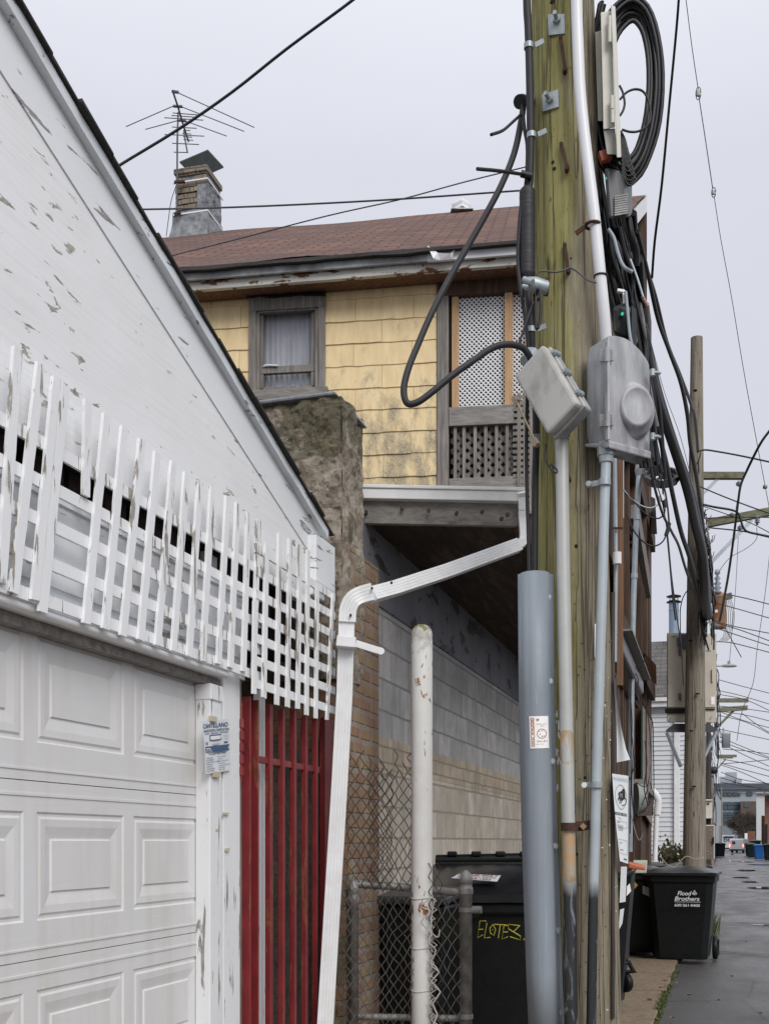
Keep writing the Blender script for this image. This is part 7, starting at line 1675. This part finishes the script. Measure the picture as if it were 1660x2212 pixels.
mm.hexa([PD(1369,1886,11.5),PD(1395,1886,11.5),PD(1369,1884,11.8),PD(1395,1884,11.8),PD(1367,1860,11.5),PD(1397,1860,11.5),PD(1367,1858,11.8),PD(1397,1858,11.8)]); mm.build('tub_body',mplain('cream plastic',(.60,.60,.48),.5),cr_)
cab('cord',[(1425,1850,13.9),(1440,1868,13.9),(1455,1874,13.9),(1462,1868,13.9),(1480,1850,13.9),(1500,1856,13.9),(1518,1852,13.9),(1514,1859,13.9)],.006,mplain('tan cord',(.35,.33,.24),.7),'pale tan cord lying across the bin lids','cord')
b4=make_bin('low black bin with wide lid just right of the second pole base',(0,0,0),.05,BLKPLAST,BLKLID)
q_=PD(1530,1900,20); b4.location=(q_.x-.35,q_.y+.1,.04); 
b5=dup(b4,(q_.x-1.1,q_.y+.4,.04),'black bin left of the low black bin, half hidden by the second pole')
# blue/black far bins
fbl=make_bin('bright blue bin among dark bins at the right side of the far alley',(0,0,0),0,BLUEB,BLUEB,wheels=False)
q=CAM+dr(1638,1854)*(1.46/-dr(1638,1854).z); print('far',q)
def gnd(u,Y): d=dr(u,1818); p=CAM+d*Y; return (p.x,p.y,.03)
sB=1.15
fbl.location=gnd(1638,92); fbl.scale=(sB,)*3
def fbin(u,Y,label,mat,sc=1.15,rz=0):
    T=dup(fbl,gnd(u,Y),label,rz); T.scale=(sc,)*3
    for ch in T.children:
        if mat is not BLUEB:
            ch.data=ch.data.copy(); ch.data.materials[0]=mat
    return T
fbin(1660,88,'black bin at the right picture edge beside the bright blue bin',BLKPLAST,1.2)
fbin(1622,104,'dark navy bin left of the bright blue bin',GRNB,1.2)
fbin(1618,112,'small dark bin behind the navy bin near the van',BLKPLAST,1.25)
fbin(1630,118,'dark green bin behind the bright blue bin',GRNB,1.5)
fbin(1549,110,'small blue bin at the left side of the far alley',BLUEB,1.2)
fbin(1555,108,'small black bin beside the left far blue bin',BLKPLAST,1.25)
# ================= vans
VW=mplain('van white paint',(.72,.73,.74),.35,0,.05,4,0); VG=NT('van glass').out((.02,.025,.03),.1); TLR=NT('lit tail lamp'); TLR.b.inputs['Emission Color'].default_value=(1,.25,.12,1); TLR.b.inputs['Emission Strength'].default_value=3.; TLR=TLR.out((.6,.05,.03),.3)
def van(label,loc,rz,L=4.4,W=1.8,Hh=1.85,sc=1.0):
    T=thing('van',label,'van',loc,None,rz); ROOT[T.name]=V((0,0,0))
    prof=[(-L/2,.35),(-L/2,.9),(-L/2+.06,Hh-.12),(-L/2+.25,Hh),(L/2-1.9,Hh),(L/2-1.5,Hh-.05),(L/2-.75,Hh-.72),(L/2-.1,Hh-.95),(L/2,.7),(L/2-.02,.35)]
    mm=MB(); mm.prism([(-W/2,x,z) for x,z in prof],(W,0,0)); mm.build('body',VW,T,bevel=.08)
    mm=MB(); mm.add([(s*(W/2+.005),L/2-1.75,Hh-.15) for s in(1,)]+[(W/2+.005,L/2-.95,Hh-.62),(W/2+.005,L/2-2.2,Hh-.68),(W/2+.005,L/2-2.2,Hh-.2)],[(0,1,2,3)]); mm.build('side_window',VG,T)
    for s in(-1,1):
        mm=MB(); mm.bb((s*W/2-.10*(s>0)-.0*(s<0),-L/2-.03,.75),(s*W/2+.10*(s<0),-L/2+.03,1.15)); mm.build('tail_lamp',TLR,T)
        for y in(-L/2+.8,L/2-.85):
            mm=MB(); mm.lathe((s*(W/2-.2)-.1,y,.32),[(0,0),(.2,0),(.32,.02),(.32,.2),(.2,.22),(0,.22)],20,M=Matrix.Rotation(math.pi/2,3,'Y')); mm.build('wheel',BLKPLAST,T)
    mm=MB(); mm.bb((-W/2+.03,-L/2-.08,.3),(W/2-.03,-L/2,.5)); mm.build('bumper',BLACKM,T,bevel=.03)
    return T
d_=dr(1594,1818); Yv=150
v1=van('small white delivery van with lit tail lamps and a red round emblem, nearest vehicle',gnd(1597,Yv),-.22)
mm=MB(); mm.lathe((-.35,-2.24,1.35),[(0,0),(.22,0),(.22,.02),(0,.02)],20,M=Matrix.Rotation(math.pi/2,3,'X')); mm.build('round_emblem',REDP,v1)
v2=van('taller white van parked further left behind the small van',gnd(1571.5,185),0.0,5.4,1.9,2.5)
mm=MB(); fr=lambda x,y,o: V((-.7+x*1.4,-2.71-o,1.45+y*.6)); put_text(mm,'DGI',fr,.0,0,.9,1.,.03); mm.build('lettering',DKPLAST,v2)
mm=MB(); mm.bb((-.75,-2.72,2.05),(.75,-2.70,2.3)); mm.build('rear_window',VG,v2)
# ================= far buildings
fbld=thing('far_building','long grey modern apartment block with glazed bays closing the alley','building',(0,0,0))
YB_=300
CG=mplain('pale grey panels',(.34,.37,.40),.8,0,.08,.2,0); DG=mplain('dark slate parapet',(.075,.085,.11),.7,0,.1,.2,0); FW=NT('far window').out((.05,.085,.10),.15); BR2=mplain('red brown brick far',(.12,.085,.075),.9,0,.2,.6,0)
def fz(u,v,Y=YB_): return PD(u,v,Y)
mm=MB(); quadbox(mm,(1540,1712),(1700,1712),(1700,1830),(1540,1830),YB_,YB_+20); mm.build('wall',CG,fbld)
mm=MB(); quadbox(mm,(1540,1692),(1700,1692),(1700,1704),(1540,1704),YB_-1.5,YB_+20); mm.build('parapet',DG,fbld)
mm=MB(); quadbox(mm,(1540,1704.2),(1700,1704.2),(1700,1711.8),(1540,1711.8),YB_-.2,YB_+20); mm.build('upper_band',mplain('light grey panels',(.42,.45,.48),.7,0,.05,.2,0),fbld)
mm=MB(); quadbox(mm,(1565,1668),(1590,1668),(1590,1692),(1565,1692),YB_+12,YB_+18); quadbox(mm,(1588,1682),(1601,1682),(1601,1692),(1588,1692),YB_+8,YB_+12); quadbox(mm,(1552,1678),(1565,1678),(1565,1692),(1552,1692),YB_+8,YB_+12); parts(mm,'rooftop_block',CG,fbld)
quads=[]
for (u0,u1,v0,v1) in [(1560,1569.5,1711,1719),(1571,1580,1711,1719),(1582,1591,1711,1719),(1593,1598,1713,1719),(1612,1624,1710,1718)]: quads.append((u0,u1,v0,v1))
for v0 in (1732,1741,1753.5,1762,1767,1776.5): 
    for u0 in (1561,1571,1582,1590): quads.append((u0,u0+8.5,v0,v0+ (7.5 if v0 not in(1762,) else 3.5)))
for q in quads:
    mm=MB(); quadbox(mm,(q[0],q[2]),(q[1],q[2]),(q[1],q[3]),(q[0],q[3]),YB_-.5,YB_-.02); mm.build('window',FW,fbld)
mm=MB(); quadbox(mm,(1598,1731),(1650,1731),(1650,1830),(1598,1830),YB_-3,YB_-1); mm.build('brick_wing',BR2,fbld)
mm=MB(); quadbox(mm,(1606,1736),(1616,1736),(1616,1744),(1606,1744),YB_-3.2,YB_-3); mm.build('wing_window',FW,fbld)
mm=MB(); quadbox(mm,(1552,1784),(1592,1784),(1592,1826),(1552,1826),YB_-30,YB_-10); tag(mm.build('low_blue_grey_building',mplain('blue grey cladding',(.17,.20,.225),.7,0,.08,.3,0)),'low plain blue grey building behind the two white vans','building')
wb=thing('white_building','narrow white building on the right side of the far alley','building',(0,0,0))
mm=MB(); quadbox(mm,(1632,1713),(1700,1713),(1700,1832),(1632,1832),138,150); mm.build('wall',mplain('white render',(.55,.57,.58),.7,0,.1,.4,0),wb)
mm=MB(); quadbox(mm,(1631,1711),(1700,1711),(1700,1714),(1631,1714),137.5,150); mm.build('cornice',CG,wb)
RB=mk_brick('red far brick',(.25,.11,.075),(.20,.09,.06),(.25,.2,.17),'XZ',.21,.08,.01)
rb_=thing('red_brick_garage','red brick building with dark overhanging roof at the right picture edge','building',(0,0,0))
mm=MB(); quadbox(mm,(1643,1762),(1720,1762),(1720,1838),(1643,1838),112,120); mm.build('low_wall',RB,rb_)
mm=MB(); quadbox(mm,(1650,1718),(1720,1718),(1720,1843),(1650,1843),100,111); mm.build('tall_wall',RB,rb_)
mm=MB(); quadbox(mm,(1655,1692),(1720,1692),(1720,1705),(1648,1705),98,111); mm.build('roof_overhang',DG,rb_)
mm=MB(); quadbox(mm,(1648,1708),(1652,1708),(1652,1716),(1648,1716),98,99.5); mm.build('bracket',BRICKX,rb_)
mm=MB(); quadbox(mm,(1652,1780),(1656,1780),(1656,1838),(1652,1838),99.9,100.1); mm.build('dark_door',DARKVOID,rb_)
mm=MB(); quadbox(mm,(1614,1795),(1630,1795),(1630,1829),(1614,1829),160,161); tag(mm.build('wooden_fence',mplain('red brown boards',(.20,.085,.05),.8,0,.3,3,0)),'reddish brown board fence right of the small van','fence')
mm=MB(); quadbox(mm,(1607,1800),(1613,1800),(1613,1830),(1607,1830),165,166); tag(mm.build('gate_pier',W_METAL),'pale gate pier between the van and the brown fence','pier')
# left side far garages, low
mm=MB(); mm.bb((-6,40,0),(1.1,60,3.0)); mm.hexa([(-6,39.7,3),(1.3,39.7,3),(-6,60.3,3),(1.3,60.3,3),(-6,48,4.5),(-2,48,4.5),(-6,52,4.5),(-2,52,4.5)]); tag(mm.build('far_garage',VIN),'pale low garage on the left far along the alley','garage')
mm=MB(); mm.bb((-6,70,0),(1.2,120,3.2)); tag(mm.build('far_shed_row',BR2),'dark brick sheds lining the left of the far alley','building')
# bare trees
random.seed(77)
BARK=mplain('bare twig bark',(.075,.06,.05),.9,0,.3,2,0)
def bare_tree(label,u,vt,Y,spread,n0=1,seed=0):
    random.seed(seed); b=V(gnd(u,Y)); H=PD(u,vt,Y).z; T=thing('bare_tree',label,'tree',b,'bare trees at the end of the alley'); mm=MB(); tw=MB()
    def br(p,d,L,r,dep):
        q=p+d*L; (mm if dep<2 else tw).tube([p,p+d*L*.5+V((random.gauss(0,.05),random.gauss(0,.05),0))*L,q],[r,r*.8,r*.6],4,cap=False)
        if dep>=5: return
        for k in range(4 if dep else 6):
            e=(d+V((random.gauss(0,.5),random.gauss(0,.5),random.gauss(.08,.25)))*spread).normalized(); br(p.lerp(q,random.uniform(.5,1)),e,L*random.uniform(.6,.8),max(.022,r*.55),dep+1)
    br(b,V((0,0,1)),H*.33,.16,0); mm.build('trunk',BARK,T); tw.build('crown',BARK,T)
bare_tree('bare brown tree in front of the brick wing, left of the white building',1613,1725,180,1.0,seed=3)
bare_tree('shorter bare tree close behind the brown fence',1623,1742,170,1.1,seed=5)
bare_tree('bare tree standing left of the brick wing behind the vans',1604,1748,215,1.0,seed=9)
# white garage left mid small objects: ivy by white house
mm=MB()
IVY=mplain('autumn creeper leaves',(.14,.10,.045),.8,0,.6,12,0,c2=(.05,.06,.02))
for k in range(420):
    p=PD(random.gauss(1448,18),min(1872,random.gauss(1850,14)),22+random.uniform(-.4,.4)); a=random.uniform(0,6.28); s=random.uniform(.02,.05); e1=V((math.cos(a),math.sin(a),.3))*s; e2=V((-math.sin(a)*.3,math.cos(a)*.3,1))*s
    mm.add([p-e1,p-e2,p+e1,p+e2],[(0,1,2,3)])
tag(mm.build('creeper',IVY),'reddish green creeper growing at the foot of the white siding','creeper',kind='stuff')
# ================= camera, light
cd=bpy.data.cameras.new('camera'); co=bpy.data.objects.new('camera',cd); COL.objects.link(co); S.camera=co
co.location=CAM; co.rotation_euler=(math.radians(90),0,A)
cd.sensor_fit='VERTICAL'; cd.sensor_height=36; cd.lens=36*3750/3331; cd.shift_y=(1818-1106)/2212; cd.clip_end=3000; cd.clip_start=.05
w=bpy.data.worlds.new('World'); S.world=w; w.use_nodes=True; nt=w.node_tree; bg=nt.nodes['Background']
SE=math.radians(38); SR=math.radians(150)
sky=nt.nodes.new('ShaderNodeTexSky'); sky.sky_type='NISHITA'; sky.sun_disc=False; sky.sun_elevation=SE
tc=nt.nodes.new('ShaderNodeTexCoord'); sp=nt.nodes.new('ShaderNodeSeparateXYZ'); nt.links.new(tc.outputs['Generated'],sp.inputs[0])
cr=nt.nodes.new('ShaderNodeValToRGB'); nt.links.new(sp.outputs[2],cr.inputs[0]); e=cr.color_ramp.elements
e[0].position=0.0; e[0].color=(.52,.53,.59,1); e[1].position=1; e[1].color=(1.12,1.14,1.2,1)
q=cr.color_ramp.elements.new(.5); q.color=(.575,.588,.65,1)
ns=nt.nodes.new('ShaderNodeTexNoise'); ns.inputs['Scale'].default_value=2.3; ns.inputs['Detail'].default_value=4; nt.links.new(tc.outputs['Generated'],ns.inputs['Vector'])
mr=nt.nodes.new('ShaderNodeMapRange'); mr.inputs['To Min'].default_value=.90; mr.inputs['To Max'].default_value=1.08; nt.links.new(ns.outputs['Fac'],mr.inputs[0])
cl=nt.nodes.new('ShaderNodeMix'); cl.data_type='RGBA'; cl.blend_type='MULTIPLY'; cl.inputs[0].default_value=1; nt.links.new(cr.outputs[0],cl.inputs[6]); nt.links.new(mr.outputs[0],cl.inputs[7])
sc=nt.nodes.new('ShaderNodeMix'); sc.data_type='RGBA'; sc.blend_type='MULTIPLY'; sc.inputs[0].default_value=1; sc.inputs[7].default_value=(10,10,10,1); nt.links.new(cl.outputs[2],sc.inputs[6])
mx=nt.nodes.new('ShaderNodeMix'); mx.data_type='RGBA'; mx.inputs[0].default_value=.96; nt.links.new(sky.outputs[0],mx.inputs[6]); nt.links.new(sc.outputs[2],mx.inputs[7])
nt.links.new(mx.outputs[2],bg.inputs[0]); bg.inputs[1].default_value=.1
sd=bpy.data.lights.new('sun','SUN'); so=bpy.data.objects.new('sun',sd); COL.objects.link(so); sd.energy=1.5; sd.angle=math.radians(30); sd.color=(1,.97,.93)
# light travels from behind-right of the camera
az=math.radians(-52)  # direction to sun in xy measured from +x
ds=V((math.cos(az)*math.cos(SE),math.sin(az)*math.cos(SE),math.sin(SE)))
so.rotation_euler=ds.to_track_quat('Z','Y').to_euler(); so.location=(3,-3,12)
sky.sun_rotation=math.atan2(ds.x,ds.y)
S.view_settings.view_transform='Standard'; S.view_settings.look='None'; S.view_settings.exposure=.34; S.view_settings.gamma=1
S.render.engine='CYCLES'
